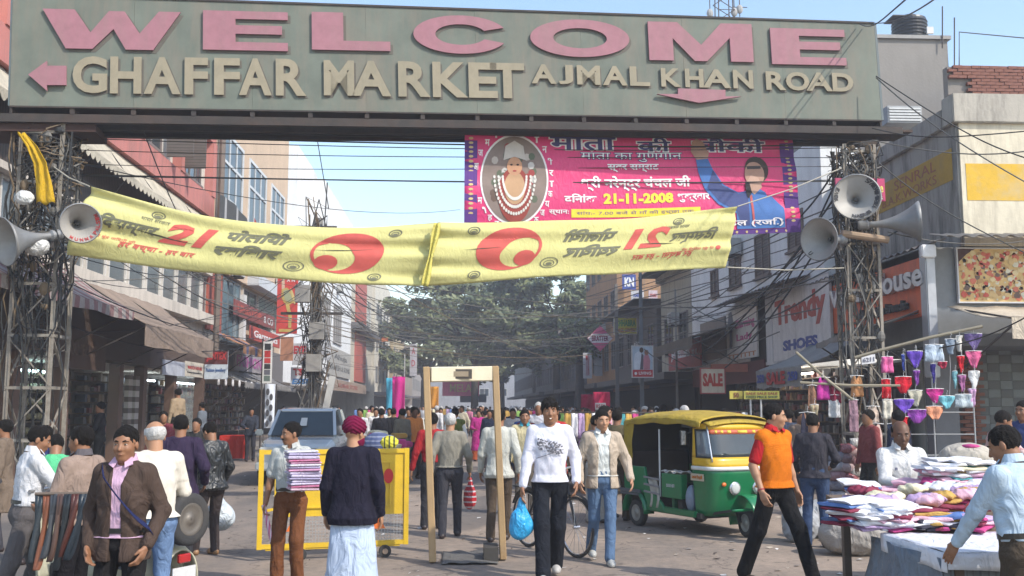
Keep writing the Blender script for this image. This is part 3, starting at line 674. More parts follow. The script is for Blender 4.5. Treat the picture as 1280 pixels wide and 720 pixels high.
# blue glass and orange curtain block
B = building('shop block with blue glass front and orange curtains between pink and beige buildings')
m = MB(); m.box(-19, XL-.2, Y1+.02, 43.6, 2.9, 6.95); m.box(-19, XL-2.2, Y1+.02, 43.6, 0, 2.9); m.build('wall', wallmat((.30, .28, .26)), B)
FL.part('curtain', mat('curtain', (.34, .08, .05), var=.3, stripes=(1, .22, (.20, .05, .035), .5)), B, Y1+.1, 39.9, 4.6, 6.9, -.2, -.12)
FL.part('curtain', mat('curtain', (.30, .16, .08), var=.3, stripes=(1, .22, (.16, .10, .06), .5)), B, 38.7, 39.3, 5.2, 6.9, -.12, -.09)
FL.window(B, 39.95, 43.0, 4.3, 6.9, 3, 1, mat('window_frame', (.12, .14, .16)), glass('blue_glass2', (.10, .17, .21), .2), -.17, sill=False)
FL.part('white_panel', mat('sign_panel', (.55, .53, .52), dirt=.3), B, 43.05, 43.55, 4.3, 6.5, -.2, .06)
shop(B, FL, 37.8, 43.5, goods='mixed', back=(.13, .15, .16), lit=(.8, .95, 1))

# beige building with tall windows
B = building('beige building with three tall white framed windows above the left shops')
Yb1 = 53.0; beige = wallmat((.50, .38, .28), dirt=.15)
m = MB(); m.box(-21, XL, Y1+.02, Yb1, 7.0, 16.5); m.box(-21, XL-.2, 43.62, Yb1, 2.9, 7.0); m.box(-21, XL-2.2, 43.62, Yb1, 0, 2.9); m.build('wall', beige, B)
wf = mat('window_frame', (.50, .52, .54), rough=.5)
for y0, y1 in ((38.6, 42.2), (43.4, 47.2), (48.4, 52.0)):
    w = FL.window(B, y0, y1, 8.85, 12.6, 3, 1, wf, GLB, .0, fw=.14); m = MB()
    FL.box(m, y0+.1, y1-.1, 11.3, 11.42, 0, .052); FL.box(m, y0+1.3, y0+2.3, 9.9, 10.0, 0, .052); m.build('muntin', wf, w)
FL.window(B, 43.8, 46.6, 5.6, 6.9, 2, 1, mat('window_frame', (.4, .38, .36)), GL, -.2); FL.window(B, 47.0, 52.6, 5.4, 6.9, 3, 1, mat('window_frame', (.5, .48, .45)), glass('green_glass', (.14, .17, .15), .3), -.2)
FL.part('parapet_sheet', mat('sheet', (.50, .52, .55), dirt=.2), B, 43.8, 53, 7.0, 7.5, .0, .5)
shop(B, FL, 43.7, 48.2, goods='mixed', back=(.10, .09, .09)); shop(B, FL, 48.4, 52.9, goods='mixed', back=(.10, .09, .09))
FL.part('fascia', mat('dark_fascia', (.13, .12, .12)), B, 43.62, Yb1, 2.9, 4.4, -.2, .0)

# white building
B = building('tall white building with barred windows behind the concrete pole')
wh = wallmat((.66, .67, .68), dirt=.12); Yc = 84.0
m = MB(); m.box(-24, XL, 66.5, Yc, 3.0, 17.0); m.box(-24, XL-.02, 53.03, 66.5, 3.0, 10.6); m.box(-24, XL-3, 53.03, Yc, 0, 3.0); m.build('wall', wh, B)
m = MB(); m.box(-24, -10.2, 60, 66.48, 10.62, 17.6); m.build('stair_block', wh, B)
for y0, y1 in ((66.9, 70.8), (72.6, 77.2)): FL.window(B, y0, y1, 6.4, 9.2, 4, 1, mat('window_frame', (.35, .33, .32)), GL, .0, grille=9)
FL.part('roof_tank', mat('tank', (.5, .5, .48)), B, 68, 70, 17.0, 18.0, -3, -1)
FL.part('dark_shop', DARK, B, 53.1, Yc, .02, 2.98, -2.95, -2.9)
# narrow red and cream building
B = building('narrow red and cream striped building beside the white block')
m = MB(); m.box(-24, XL, Yc+.03, 103, 3.2, 15.5); m.box(-24, XL-2.5, Yc+.03, 103, 0, 3.2); m.build('wall', wallmat((.48, .44, .36)), B)
for z0, z1 in ((3.9, 8.2), (9.0, 15.2)): FL.part('red_panel', mat('red_tile', (.38, .075, .05), dirt=.3), B, Yc+3, Yc+12, z0, z1, 0, .12)
FL.window(B, Yc+13.5, Yc+17, 8.6, 12, 2, 3, gm=GL)
FL.part('balcony', mat('slab', (.10, .09, .09)), B, Yc+.1, 102.8, 8.3, 8.8, 0, .9)
far_cream = wallmat((.50, .45, .34), dirt=.25)
for (y0, y1, zt, X, c, lab) in ((103.1, 124, 15.8, -9.2, (.55, .52, .45), 'pale flat roofed building past the red striped one'), (124.1, 146, 14.2, -8.8, (.40, .32, .20), 'ochre building at the far end of the left side'), (146.1, 185, 10.5, -7.5, (.30, .27, .25), 'low grey building under the trees at the street end')):
    B = building(lab); m = MB(); m.box(X-14, X, y0, y1, 0, zt); m.build('wall', wallmat(c), B); f = Facade('L', X)
    for z in np.arange(4.2, zt-2, 3.3):
        for y in np.arange(y0+1.5, y1-3, 4.6): f.window(B, y, y+2.2, z, z+1.7, 2, 1, mat('window_frame', (.2, .2, .2)), GL, 0, sill=False)
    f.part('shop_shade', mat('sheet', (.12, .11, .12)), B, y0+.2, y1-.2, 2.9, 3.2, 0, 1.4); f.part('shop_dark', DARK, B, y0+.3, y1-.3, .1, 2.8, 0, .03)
    m = MB(); m.box(X-5, X-1.5, y0+2, y0+6, zt, zt+2.4); m.build('roof_room', wallmat(c), B)

# ---------------- east side
XR = 9.5; FR = Facade('R', XR)
# corner building
B = building('cream corner building with yellow painted bands above the red clothing shop')
YC = 19.6; dark_plaster = wallmat((.34, .32, .29), dirt=.95, dirtcol=(.05, .05, .048)); crm = wallmat((.66, .60, .47), dirt=.55, dirtcol=(.20, .17, .13))  # street-side plaster is greyer, with heavy near-black streaks
UX = at(1195, 180, YC+.2).x; ZP = at(1195, 116, YC+.05).z; ZQ = ZP-.62
m = MB(); m.box(UX+.05, 26, YC+.15, YC+.45, 5.0, ZQ); m.build('south_wall', crm, B)
m = MB(); m.box(UX, UX+.3, YC+.20, 27.2, 5.0, ZQ); m.build('west_wall', dark_plaster, B)
m = MB(); m.box(UX+.3, 26, YC+.47, 27.2, 5.0, ZQ-.3); m.box(9.55, UX+.29, YC+.5, 27.2, 4.8, 4.98); m.build('core', dark_plaster, B)
m = MB(); m.box(UX-.10, 26, YC+.05, YC+.55, ZQ, ZP); m.build('parapet', wallmat((.42, .39, .34), dirt=.95, dirtcol=(.12, .11, .10)), B, bevel=.02)
m = MB(); m.box(UX-.10, UX+.35, YC+.56, 27.2, ZQ, ZP-.2); m.build('parapet', dark_plaster, B, bevel=.02)
yel = mat('yellow_paint', (.62, .38, .03), rough=.8, dirt=.6, dirtcol=(.42, .40, .33), var=.12)
z1_, z0_ = at(1195, 182, YC+.2).z, at(1195, 222, YC+.2).z
m = MB(); m.box(UX-.008, UX, 20.0, 23.9, z0_, z1_); m.build('painted_band', mat('yellow_paint', (.42, .25, .02), rough=.8, dirt=.5, dirtcol=(.2, .17, .10)), B)
m = MB(); m.box(UX+.15, 17, YC+.142, YC+.15, at(1240, 250, YC+.1).z, at(1240, 204, YC+.1).z); m.build('painted_band', yel, B)
for s_, y, z, w_, h_ in (('SENRAL', 22.8, z0_+.36, 2.1, .24), ('B.A.K.WORKS', 23.5, z0_+.08, 2.8, .20)):
    v, f = fit_text(s_, w_, h_, .004, .0); np_obj('painted_lettering', v, f, mat('print', (.30, .09, .03), dirt=.4), B, True, frame((UX-.012, y, z), (0, -1, 0), (0, 0, 1)))
v, f = fit_text('R D', .9, .45, .004); np_obj('painted_lettering', v, f, mat('print', (.45, .12, .05), dirt=.6), B, True, frame((12.1, YC+.139, z0_-.1), (1, 0, 0), (0, 0, 1)))
# lower storey
m = MB(); m.box(9.55, 26, YC+.3, 25.6, 2.95, 4.99); m.build('shop_fascia_block', mat('grey_panel', (.16, .17, .18), rough=.5), B)
m = MB(); m.box(12.5, 26, YC+2.0, 25.6, 0, 2.95); m.box(9.55, 10.05, YC+.3, YC+.7, 0, 2.95); m.build('shop_wall', mat('grey_panel', (.13, .13, .14), rough=.6), B)
m = MB(); m.box(9.35, 9.55, YC-.02, YC+.28, 2.3, 5.0); m.build('corner_post', mat('aluminium', (.38, .39, .42), rough=.4, metal=.3), B, bevel=.02)
m = MB(); m.box(9.25, 9.55, YC-.1, YC+.02, 4.72, 4.98); m.build('lamp_box', mat('white_box', (.75, .76, .78)), B, bevel=.02)
t = MB()                             # checked tile wall by the shop, each tile its own small face
for i in range(14):
    for j in range(15):
        t.cm = (i+j) % 2; t.box(11.3+i*.28, 11.3+i*.28+.272, YC+1.97, YC+1.995+.002*((i*7+j) % 3), .2+j*.19, .2+j*.19+.183)
t.build('wall_tile', [mat('tile', (.12, .15, .17), rough=.4, dirt=.3), mat('tile', (.05, .065, .08), rough=.4, dirt=.3)], B)['kind'] = 'stuff'
brk = MB(); brk.box(-.115, .115, -.05, .05, -.036, .036); bmesh_b = brk.mesh('brick', mat('brick_red', (.20, .075, .05), rough=.9, var=.4, scale=5, dirt=.4))
def brickwall(par, x0, y, z0, nx, nz, axis='x', skip=lambda i, j: False, me=bmesh_b):
    for j in range(nz):
        for i in range(nx):
            if skip(i, j): continue
            o = bpy.data.objects.new('brick', me); off = (j % 2)*.12
            o.location = (x0+i*.24+off, y+random.uniform(-.012, .012), z0+j*.085) if axis == 'x' else (x0+random.uniform(-.012, .012), y+i*.24+off, z0+j*.085)
            if axis != 'x': o.rotation_euler = (0, 0, R(90))
            put(o, par)
brickwall(B, 10.95, YC+1.9, .2, 2, 32)
# roller shutter and brick pier
m = MB(); m.box(13.0, 16.0, YC+1.93, YC+1.96, .1, 2.9); m.build('roller_shutter', mat('shutter', (.10, .11, .12), stripes=(2, .12, (.05, .055, .06), .4)), B)
# corrugated roof edge above the shop signs
def corrugated(label, p0, p1, out, drop, col=(.20, .19, .18), n=60, group=None):
    p0, p1, out = Vector(p0), Vector(p1), Vector(out); t = thing('tin_roof', label, 'roof', p0, 0, group)
    m = MB(); m.grid(lambda u, v: p0+(p1-p0)*u+out*v+Vector((0, 0, -drop*v+.025*math.sin(u*n*2.2)+.02*math.sin(u*5))), n*2, 3)
    m.build('tin_sheet', mat('tin', col, rough=.6, metal=.4, dirt=.6, dirtcol=(.09, .06, .045)), t, world=True, solid=.01); return t
corrugated('rusty corrugated tin eave above the pizza picture', (9.5, YC+.12, 5.22), (16, YC+.12, 5.22), (0, -.75, 0), .16)
corrugated('corrugated tin eave above the red clothing shop sign', (9.8, 26.6, 5.15), (9.8, 19.6, 5.15), (-.45, 0, 0), .14)
corrugated('long grey tin ledge beneath the shuttered white wall', (9.5, 34.5, 5.35), (9.5, 26.7, 5.35), (-.8, 0, 0), .18, (.26, .26, .26))
# rooftop: grey block, tank, brick wall, rods, air cooler
B = building('windowless grey cement rooftop block carrying the black water tank')
p0 = at(1088, 90, 26.0); p1 = at(1184, 50, 26.0)
m = MB(); m.box(p0.x-1.5, p1.x, 26.0, 31, 8.4, p1.z); m.build('wall', wallmat((.25, .235, .22), dirt=.3, dirtcol=(.17, .16, .15)), B); m = MB(); m.box(p0.x-1.6, p1.x+.08, 25.92, 31.1, p1.z, p1.z+.1); m.build('roof_slab', wallmat((.33, .32, .31)), B)
BLKZ = p1.z; BLKX = p1.x
tk = at(1137, 42, 27.2); T_ = thing('water_tank', 'black ribbed plastic water tank on top of the grey block', 'water tank', (tk.x, 27.2, BLKZ+.1))
pr = [(.50, 0)]
for i in range(9): pr += [(.50, .02+i*.1), (.475, .05+i*.1), (.475, .08+i*.1)]
pr += [(.46, .93), (.30, .99), (.2, 1.0), (.2, 1.06), (.01, 1.07)]
MB().lathe(pr, 28).build('tank_body', mat('black_plastic', (.02, .022, .026), rough=.4), T_, smooth=False)
m = MB(); m.box(-.62, .0, -.35, .3, .93, .96); m.build('lid_board', mat('board', (.06, .06, .065)), T_); m = MB(); m.box(.27, .46, -.52, -.45, .35, .55); m.build('label_patch', mat('print', (.6, .6, .6)), T_)
B = building('rooftop brick parapet wall on the far right beside the grey block', name='brick_wall', cat='wall')
q0 = at(1187, 118, 24.0); q1 = at(1187, 80, 24.0); nz_ = int((q1.z-q0.z+.9)/.085)
m = MB(); m.box(q0.x, 20, 24.06, 24.3, 7.5, q1.z-.05); m.build('mortar', mat('mortar', (.22, .20, .18), rough=.95), B)
brickwall(B, q0.x+.1, 24.0, q1.z-nz_*.085, 14, nz_, skip=lambda i, j: (i < 2 and 4 < nz_-j < 10))
for px, y0_, y1_, lab in ((1178, 50, 8, 'thin steel rod standing on the corner of the grey rooftop block'), (1193, 80, 22, 'short steel rod standing at the left end of the brick wall')):
    a = at(px, y0_+10, 25.9); c = at(px, y1_, 25.9); m = MB(); m.tube([a, c], .018, 6); tag(m.build('rooftop_rod', IRON), lab, 'rod')
m = MB(); a = at(1199, 90, 24.2); c = at(1199, 40, 24.2); e = at(1285, 48, 24.2); m.tube([a, c, e], .015, 6); tag(m.build('rooftop_rail', IRON), 'bent thin pipe rising from the brick wall and running right', 'pipe')
# air cooler on the corner roof
c = at(1128, 148, 23.0); T_ = thing('air_cooler', 'slatted air cooler box on the corner roof beside the grey block', 'air cooler', c)
MB().box(-.5, .35, -.3, .3, -.2, .22).build('cabinet', mat('grey_metal', (.30, .31, .32)), T_, bevel=.01)
for i in range(5): MB().box(-.46, .31, -.325, -.303, -.15+i*.07, -.11+i*.07).build('slat', mat('light_metal', (.55, .56, .56)), T_)

# white building with shuttered windows (trendy shop below)
B = building('white building with brown shuttered windows above the shoe shop')
wht = wallmat((.74, .74, .73), dirt=.22)
m = MB(); m.box(XR, 10.5, 25.62, 31.2, 3.0, 9.0); m.box(XR+2.5, 24, 25.62, 31.2, 0, 3.0); m.box(XR, 24, 31.2, 41, 3.0, 9.0); m.box(XR+2.5, 24, 31.2, 41, 0, 3.0); m.build('wall', wht, B)
sh = mat('brown_shutter', (.13, .10, .09), rough=.8, stripes=(2, .09, (.07, .055, .05), .4)); FRr = FR
for (a, b_, c_, d_) in ((912, 926, 314, 359), (944, 962, 291, 346), (889, 898, 337, 370), (985, 1004, 265, 312)):
    ya = atX(b_, c_, XR).y; yb = atX(a, c_, XR).y; zt = atX((a+b_)/2, c_, XR).z; zb = atX((a+b_)/2, d_, XR).z
    w = FR.window(B, ya, yb, zb, zt, 2, 1, mat('window_frame', (.16, .12, .10)), sh, .0, fw=.06)
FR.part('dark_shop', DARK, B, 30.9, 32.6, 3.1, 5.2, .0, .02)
shop(B, FR, 25.9, 30.8, goods='mixed', back=(.10, .05, .04), z1=2.9); shop(B, FR, 31.0, 35.8, goods='mixed', z1=2.9, lit=(1, .9, .75)); shop(B, FR, 36, 40.8, goods='mixed', z1=2.9)
FR.part('dark_stall_front', mat('dark_red', (.10, .02, .02)), B, 31, 40.9, 2.5, 3.2, -.1, .05)
# next along
for (y0, y1, zt, c, X, lab, wc) in ((41.05, 47.5, 7.6, (.40, .37, .30), 9.5, 'narrow cream house with a green glass bay beyond the jewellers', GL),
                                   (47.6, 60.5, 6.6, (.12, .11, .11), 9.3, 'low dark fronted house behind the lamp pole', GL),
                                   (60.6, 76, 13.6, (.34, .20, .11), 9.4, 'brown brick building with dark upper windows on the right side', GL),
                                   (76.1, 98, 8.3, (.15, .15, .16), 9.2, 'grey shop house beyond the pink diamond sign', GL),
                                   (98.1, 125, 10.5, (.20, .19, .19), 9.0, 'dark hazy house under the trees on the right', GL), (125.1, 170, 9.0, (.22, .21, .20), 8.6, 'farthest grey house on the right of the street', GL)):
    B = building(lab); f = Facade('R', X); wm = wallmat(c, dirt=.6)
    m = MB(); m.box(X, X+14, y0, y1, 3, zt); m.box(X+2, X+14, y0, y1, 0, 3); m.build('wall', wm, B)
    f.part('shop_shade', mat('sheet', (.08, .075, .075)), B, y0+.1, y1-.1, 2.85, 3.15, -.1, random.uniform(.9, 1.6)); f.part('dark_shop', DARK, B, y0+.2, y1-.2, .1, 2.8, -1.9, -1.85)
    for z in np.arange(4.0, zt-1.8, 3.2):
        for y in np.arange(y0+.7, y1-2.0, 3.1): f.window(B, y, y+1.7, z, z+1.8, 2, 2, mat('window_frame', (.18, .16, .15)), wc, 0, sill=False, fw=.06)
    f.part('cornice', wm, B, y0-.0, y1, zt, zt+.25, -.3, .25)
    if zt < 8: f.part('roof_sheet', mat('sheet', (.08, .085, .09)), B, y0, y1, zt+.26, zt+.32, -2, 1.1)
# the street end, mostly hidden by trees and haze
B = building('pale hazy building closing the far end of the street')
m = MB(); m.box(-16, 18, 190, 200, 0, 9); m.build('wall', wallmat((.32, .33, .36)), B); f = Facade('S', 190)
for x in np.arange(-14, 16, 3.4):
    for z in (3.6, 6.4): f.window(B, x, x+1.8, z, z+1.5, 2, 1, None, GL, 0, sill=False)

# ---------------- trees
def leaf_cloud(m, c, r, n, size, rnd, ncol=3):
    for _ in range(n):
        while True:
            p = np.array([rnd.uniform(-1, 1) for _ in range(3)])
            if p@p <= 1: break
        q = Vector((c[0]+p[0]*r[0], c[1]+p[1]*r[1], c[2]+p[2]*r[2])); s_ = size*rnd.uniform(.6, 1.3)
        a = Vector((rnd.gauss(0, 1), rnd.gauss(0, 1), rnd.gauss(0, .7))).normalized(); b_ = a.orthogonal().normalized()*s_*.55; a = a*s_
        m.cm = rnd.randrange(ncol); m.add([q-a, q-b_*.8, q+a, q+b_], [(0, 1, 2, 3)])
def tree(label, x, y, h, rx, ry, z0, seed, nclump=46, nleaf=150, size=.24, lean=0):
    rnd = random.Random(seed); t = thing('tree', label, 'tree', (x, y, 0), 0, 'big roadside trees'); bark = mat('bark', (.045, .038, .034), rough=.95, var=.3, bump=.6)
    m = MB(); top = Vector((lean, 0, z0+.5)); m.tube([(0, 0, 0), (lean*.3, .1, z0*.5), top], [.42, .34, .28], 9); tips = []
    for k in range(9):
        a = k*2.4+rnd.random(); L = rnd.uniform(.55, .95); e = Vector((lean+math.cos(a)*rx*L*.8, math.sin(a)*ry*L*.8, z0+(h-z0)*rnd.uniform(.35, .85))); mid = top.lerp(e, .5)+Vector((rnd.uniform(-.6, .6), 0, rnd.uniform(-.2, .9)))
        m.tube([top, mid, e], [.17, .10, .04], 6); tips.append(e)
        for q in range(3):
            e2 = e+Vector((rnd.uniform(-1, 1)*2, rnd.uniform(-1, 1)*2, rnd.uniform(-.4, 1.6))); m.tube([mid.lerp(e, .5), e2], [.06, .02], 5); tips.append(e2)
    m.build('trunk', bark, t, smooth=True)
    m = MB()
    for k in range(nclump):
        if k < len(tips): c = tips[k]
        else:
            a = rnd.random()*6.28; rr = math.sqrt(rnd.random()); c = Vector((lean+math.cos(a)*rx*rr, math.sin(a)*ry*rr, z0+(h-z0)*rnd.uniform(.12, 1)*(1-.35*rr*rr)))
        r_ = rnd.uniform(.55, 1.35); leaf_cloud(m, c, (r_*1.5, r_*1.5, r_*.7), nleaf, size, rnd)
    m.build('crown', [mat('leaf', (.105, .125, .055), rough=.6, var=.3, bump=0), mat('leaf', (.15, .17, .075), rough=.6, var=.3, bump=0), mat('leaf', (.065, .085, .04), rough=.6, var=.3, bump=0)], t, fix=False)
tree('tall spreading tree standing behind the metal detector frame at street end', 1.0, 92, 15.2, 6.5, 5.5, 5.0, 1, 70, 190, .30)
tree('spreading tree right of the tallest one over the street', 8.2, 88, 15.6, 5.4, 5, 5.6, 2, 54, 190, .30)
tree('drooping tree on the left edge of the tree row', -4.5, 112, 13.0, 5.5, 5, 4.2, 3, 60, 190, .32)
tree('darker tree low behind the overhead cables', 4.5, 118, 14.0, 6.5, 5, 4.0, 4, 70, 190, .32)
tree('small dark street tree by the pink diamond sign', 7.7, 66, 7.0, 1.6, 1.8, 4.2, 6, 14, 120, .17)
# ================================================================ gantry with the welcome board
GL0 = at(12, 132, 17.2); GL1 = at(1102, 150, 19.1); GT0 = at(20, -6, 17.2); GT1 = at(1085, 30, 19.1)
gu = (GL1-GL0); GWID = gu.length; gu = gu.normalized(); gup = ((GT0-GL0)+(GT1-GL1)).normalized(); gup = (gup-gu*gup.dot(gu)).normalized(); GH = ((GT0-GL0).length+(GT1-GL1).length)/2
GM = frame(GL0, gu, gup); gn = gu.cross(gup)
TH = 1.05
bd = thing('gantry_sign', 'huge grey green welcome board spanning the street between two lattice towers', 'gantry sign', GL0)
bm_ = mat('board_paint', (.125, .145, .12), rough=.75, var=.22, scale=1.4, bump=.08, dirt=.75, dirtcol=(.20, .165, .13), streak=True)
# front sheets butted side by side
NP_ = 8; 
for i in range(NP_):
    u0, u1 = GWID*i/NP_, GWID*(i+1)/NP_
    MB().box(u0+.0015, u1-.0015, 0, GH, -.03, -.001*(i % 2), GM).build('panel', bm_, bd, world=True)
fr = mat('board_frame', (.035, .03, .028), rough=.8, var=.3, dirt=.4, dirtcol=(.10, .05, .03))
m = MB(); m.box(0, GWID, -.03, -.002, -TH, .02, GM); m.box(0, GWID, GH+.002, GH+.04, -TH, .02, GM); m.build('trim', fr, bd, world=True)
m = MB(); m.box(-.03, -.002, 0, GH, -TH, 0, GM); m.box(GWID+.002, GWID+.05, 0, GH, -TH, 0, GM); m.box(.01, GWID-.01, 0, GH, -TH, -TH+.03, GM); m.build('side_sheet', mat('side_sheet', (.09, .12, .13), rough=.6, dirt=.4), bd, world=True)
for i in range(17):
    u = GWID*i/16; m = MB(); m.box(max(0, u-.04), min(GWID, u+.04), -.13, -.032, -TH, 0, GM); m.build('cross_beam', fr, bd, world=True)
for d in (-.06, -.5, -TH+.06): MB().box(-.5, GWID+.45, -.28, -.131, d-.05, d+.05, GM).build('girder', fr, bd, world=True)
MB().box(GWID-1.2, GWID+.75, -.20, -.15, -TH+.2, -.14, GM).build('catwalk', mat('rusty_plate', (.06, .04, .03), rough=.9), bd, world=True)
MB().box(-.8, 1.4, -.42, -.285, -TH+.1, -.1, GM).build('catwalk', mat('rusty_plate', (.05, .025, .02), rough=.9), bd, world=True)
PINK = mat('pink_letter', (.30, .135, .165), rough=.75, var=.14, bump=.03, dirt=.6, dirtcol=(.24, .15, .15), streak=True); CRL = mat('cream_letter', (.27, .235, .165), rough=.75, var=.12, bump=.03, dirt=.6, dirtcol=(.19, .18, .13), streak=True)
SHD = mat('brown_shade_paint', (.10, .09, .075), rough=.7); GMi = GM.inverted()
def onboard(px, py):
    d = ray(px, py); n = gn; t = (GL0-Vector((0, 0, CAMZ))).dot(n)/d.dot(n); p = Vector((0, 0, CAMZ))+d*t; q = GMi @ p; return q.x, q.y
def board_letter(ch, x0, x1, yt, yb, yt2, yb2, mt, bold=.02, th=.028):
    """letter filling a quad given in the picture: left top/bottom, right top/bottom"""
    a = onboard(x0, yb); b = onboard(x1, yb2); c = onboard(x0, yt); w_ = b[0]-a[0]; h_ = c[1]-a[1]; sl = (b[1]-a[1])/max(w_, .01)
    v, f = fit_text(ch, w_, h_, th, bold, 0, 4); v[:, 1] += v[:, 0]*sl
    np_obj('letter', v, f, mt, bd, True, GM @ Matrix.Translation((a[0], a[1], .02)))
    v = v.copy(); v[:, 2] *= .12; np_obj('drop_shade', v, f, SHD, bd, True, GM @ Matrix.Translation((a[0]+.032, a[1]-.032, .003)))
# WELCOME drawn as wide slab letters
def slab(pts_list, x0, x1, yt, yb, sl_px):
    for pts in pts_list: pass
def wide(ch, x0, x1, yt, yb):
    a = onboard(x0, yb); b = onboard(x1, yb+(x1-x0)*.020); c = onboard(x0, yt); w_ = b[0]-a[0]; h_ = c[1]-a[1]; sl = (b[1]-a[1])/w_
    P = {'W': [(0, 1), (.23, 1), (.345, .42), (.475, .98), (.59, .98), (.70, .42), (.84, 1), (1, 1), (.80, 0), (.60, 0), (.51, .52), (.36, 0), (.17, 0)],
         'E': [(0, 1), (1, 1), (1, .80), (.38, .80), (.38, .64), (.93, .64), (.93, .42), (.38, .42), (.38, .21), (1, .21), (1, 0), (0, 0)],
         'L': [(0, 1), (.40, 1), (.40, .25), (1, .25), (1, 0), (0, 0)],
         'M': [(0, 1), (.28, 1), (.50, .42), (.70, 1), (1, 1), (1, 0), (.78, 0), (.78, .62), (.55, 0), (.43, 0), (.23, .58), (.23, 0), (0, 0)]}
    m = MB(); Mx = GM @ Matrix.Translation((a[0], a[1], .02))
    fx = lambda p: (p[0]*w_, p[1]*h_+p[0]*w_*sl)
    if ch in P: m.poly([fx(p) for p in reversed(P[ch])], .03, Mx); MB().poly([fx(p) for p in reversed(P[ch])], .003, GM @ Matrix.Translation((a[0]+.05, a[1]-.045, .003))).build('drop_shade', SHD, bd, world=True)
    else:
        n = 44; a0, a1 = (0, 2*math.pi) if ch == 'O' else (R(24), R(336)); vs = []; fs = []
        for i in range(n+1):
            t = a0+(a1-a0)*i/n
            for k, (rx, ry) in enumerate(((.5, .5), (.27, .27))):
                x_, y_ = .5+math.cos(t)*rx, .5+math.sin(t)*ry
                for z_ in (0, .03): q = fx((x_, y_)); vs.append(Mx @ Vector((q[0], q[1], z_)))
        for i in range(n):
            o, q = i*4, i*4+4; fs += [(o+1, o+3, q+3, q+1), (o, q, q+2, o+2), (o, o+1, q+1, q), (o+2, q+2, q+3, o+3)]
        if ch == 'C': fs += [(0, 2, 3, 1), (n*4, n*4+1, n*4+3, n*4+2)]
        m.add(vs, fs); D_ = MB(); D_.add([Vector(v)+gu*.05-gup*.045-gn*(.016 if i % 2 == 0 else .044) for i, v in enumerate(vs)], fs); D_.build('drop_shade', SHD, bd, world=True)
    m.build('letter', PINK, bd, world=True)
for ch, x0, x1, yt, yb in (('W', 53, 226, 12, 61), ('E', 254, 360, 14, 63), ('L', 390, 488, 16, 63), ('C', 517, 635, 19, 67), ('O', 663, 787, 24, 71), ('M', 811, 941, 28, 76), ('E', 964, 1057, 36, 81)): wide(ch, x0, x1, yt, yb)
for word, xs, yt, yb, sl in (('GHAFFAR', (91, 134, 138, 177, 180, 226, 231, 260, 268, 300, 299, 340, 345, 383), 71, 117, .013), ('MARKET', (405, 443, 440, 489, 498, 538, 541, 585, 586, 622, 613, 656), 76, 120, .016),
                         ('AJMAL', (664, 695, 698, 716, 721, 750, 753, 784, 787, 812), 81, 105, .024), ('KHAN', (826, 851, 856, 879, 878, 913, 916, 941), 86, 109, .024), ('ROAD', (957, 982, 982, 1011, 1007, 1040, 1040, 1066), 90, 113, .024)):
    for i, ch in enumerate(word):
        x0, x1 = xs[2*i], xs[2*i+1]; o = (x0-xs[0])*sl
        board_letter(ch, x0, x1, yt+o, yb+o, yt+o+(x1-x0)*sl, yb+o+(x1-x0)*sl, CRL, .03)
for pts in ([(37, 95), (60, 78), (60, 84), (84, 84), (84, 108), (60, 108), (60, 115)], [(846, 112), (905, 114), (905, 122), (925, 122), (872, 130), (820, 119), (846, 119)]):
    m = MB(); m.poly([onboard(*p) for p in pts], .05, GM @ Matrix.Translation((0, 0, .03))); m.build('arrow', PINK, bd, world=True)
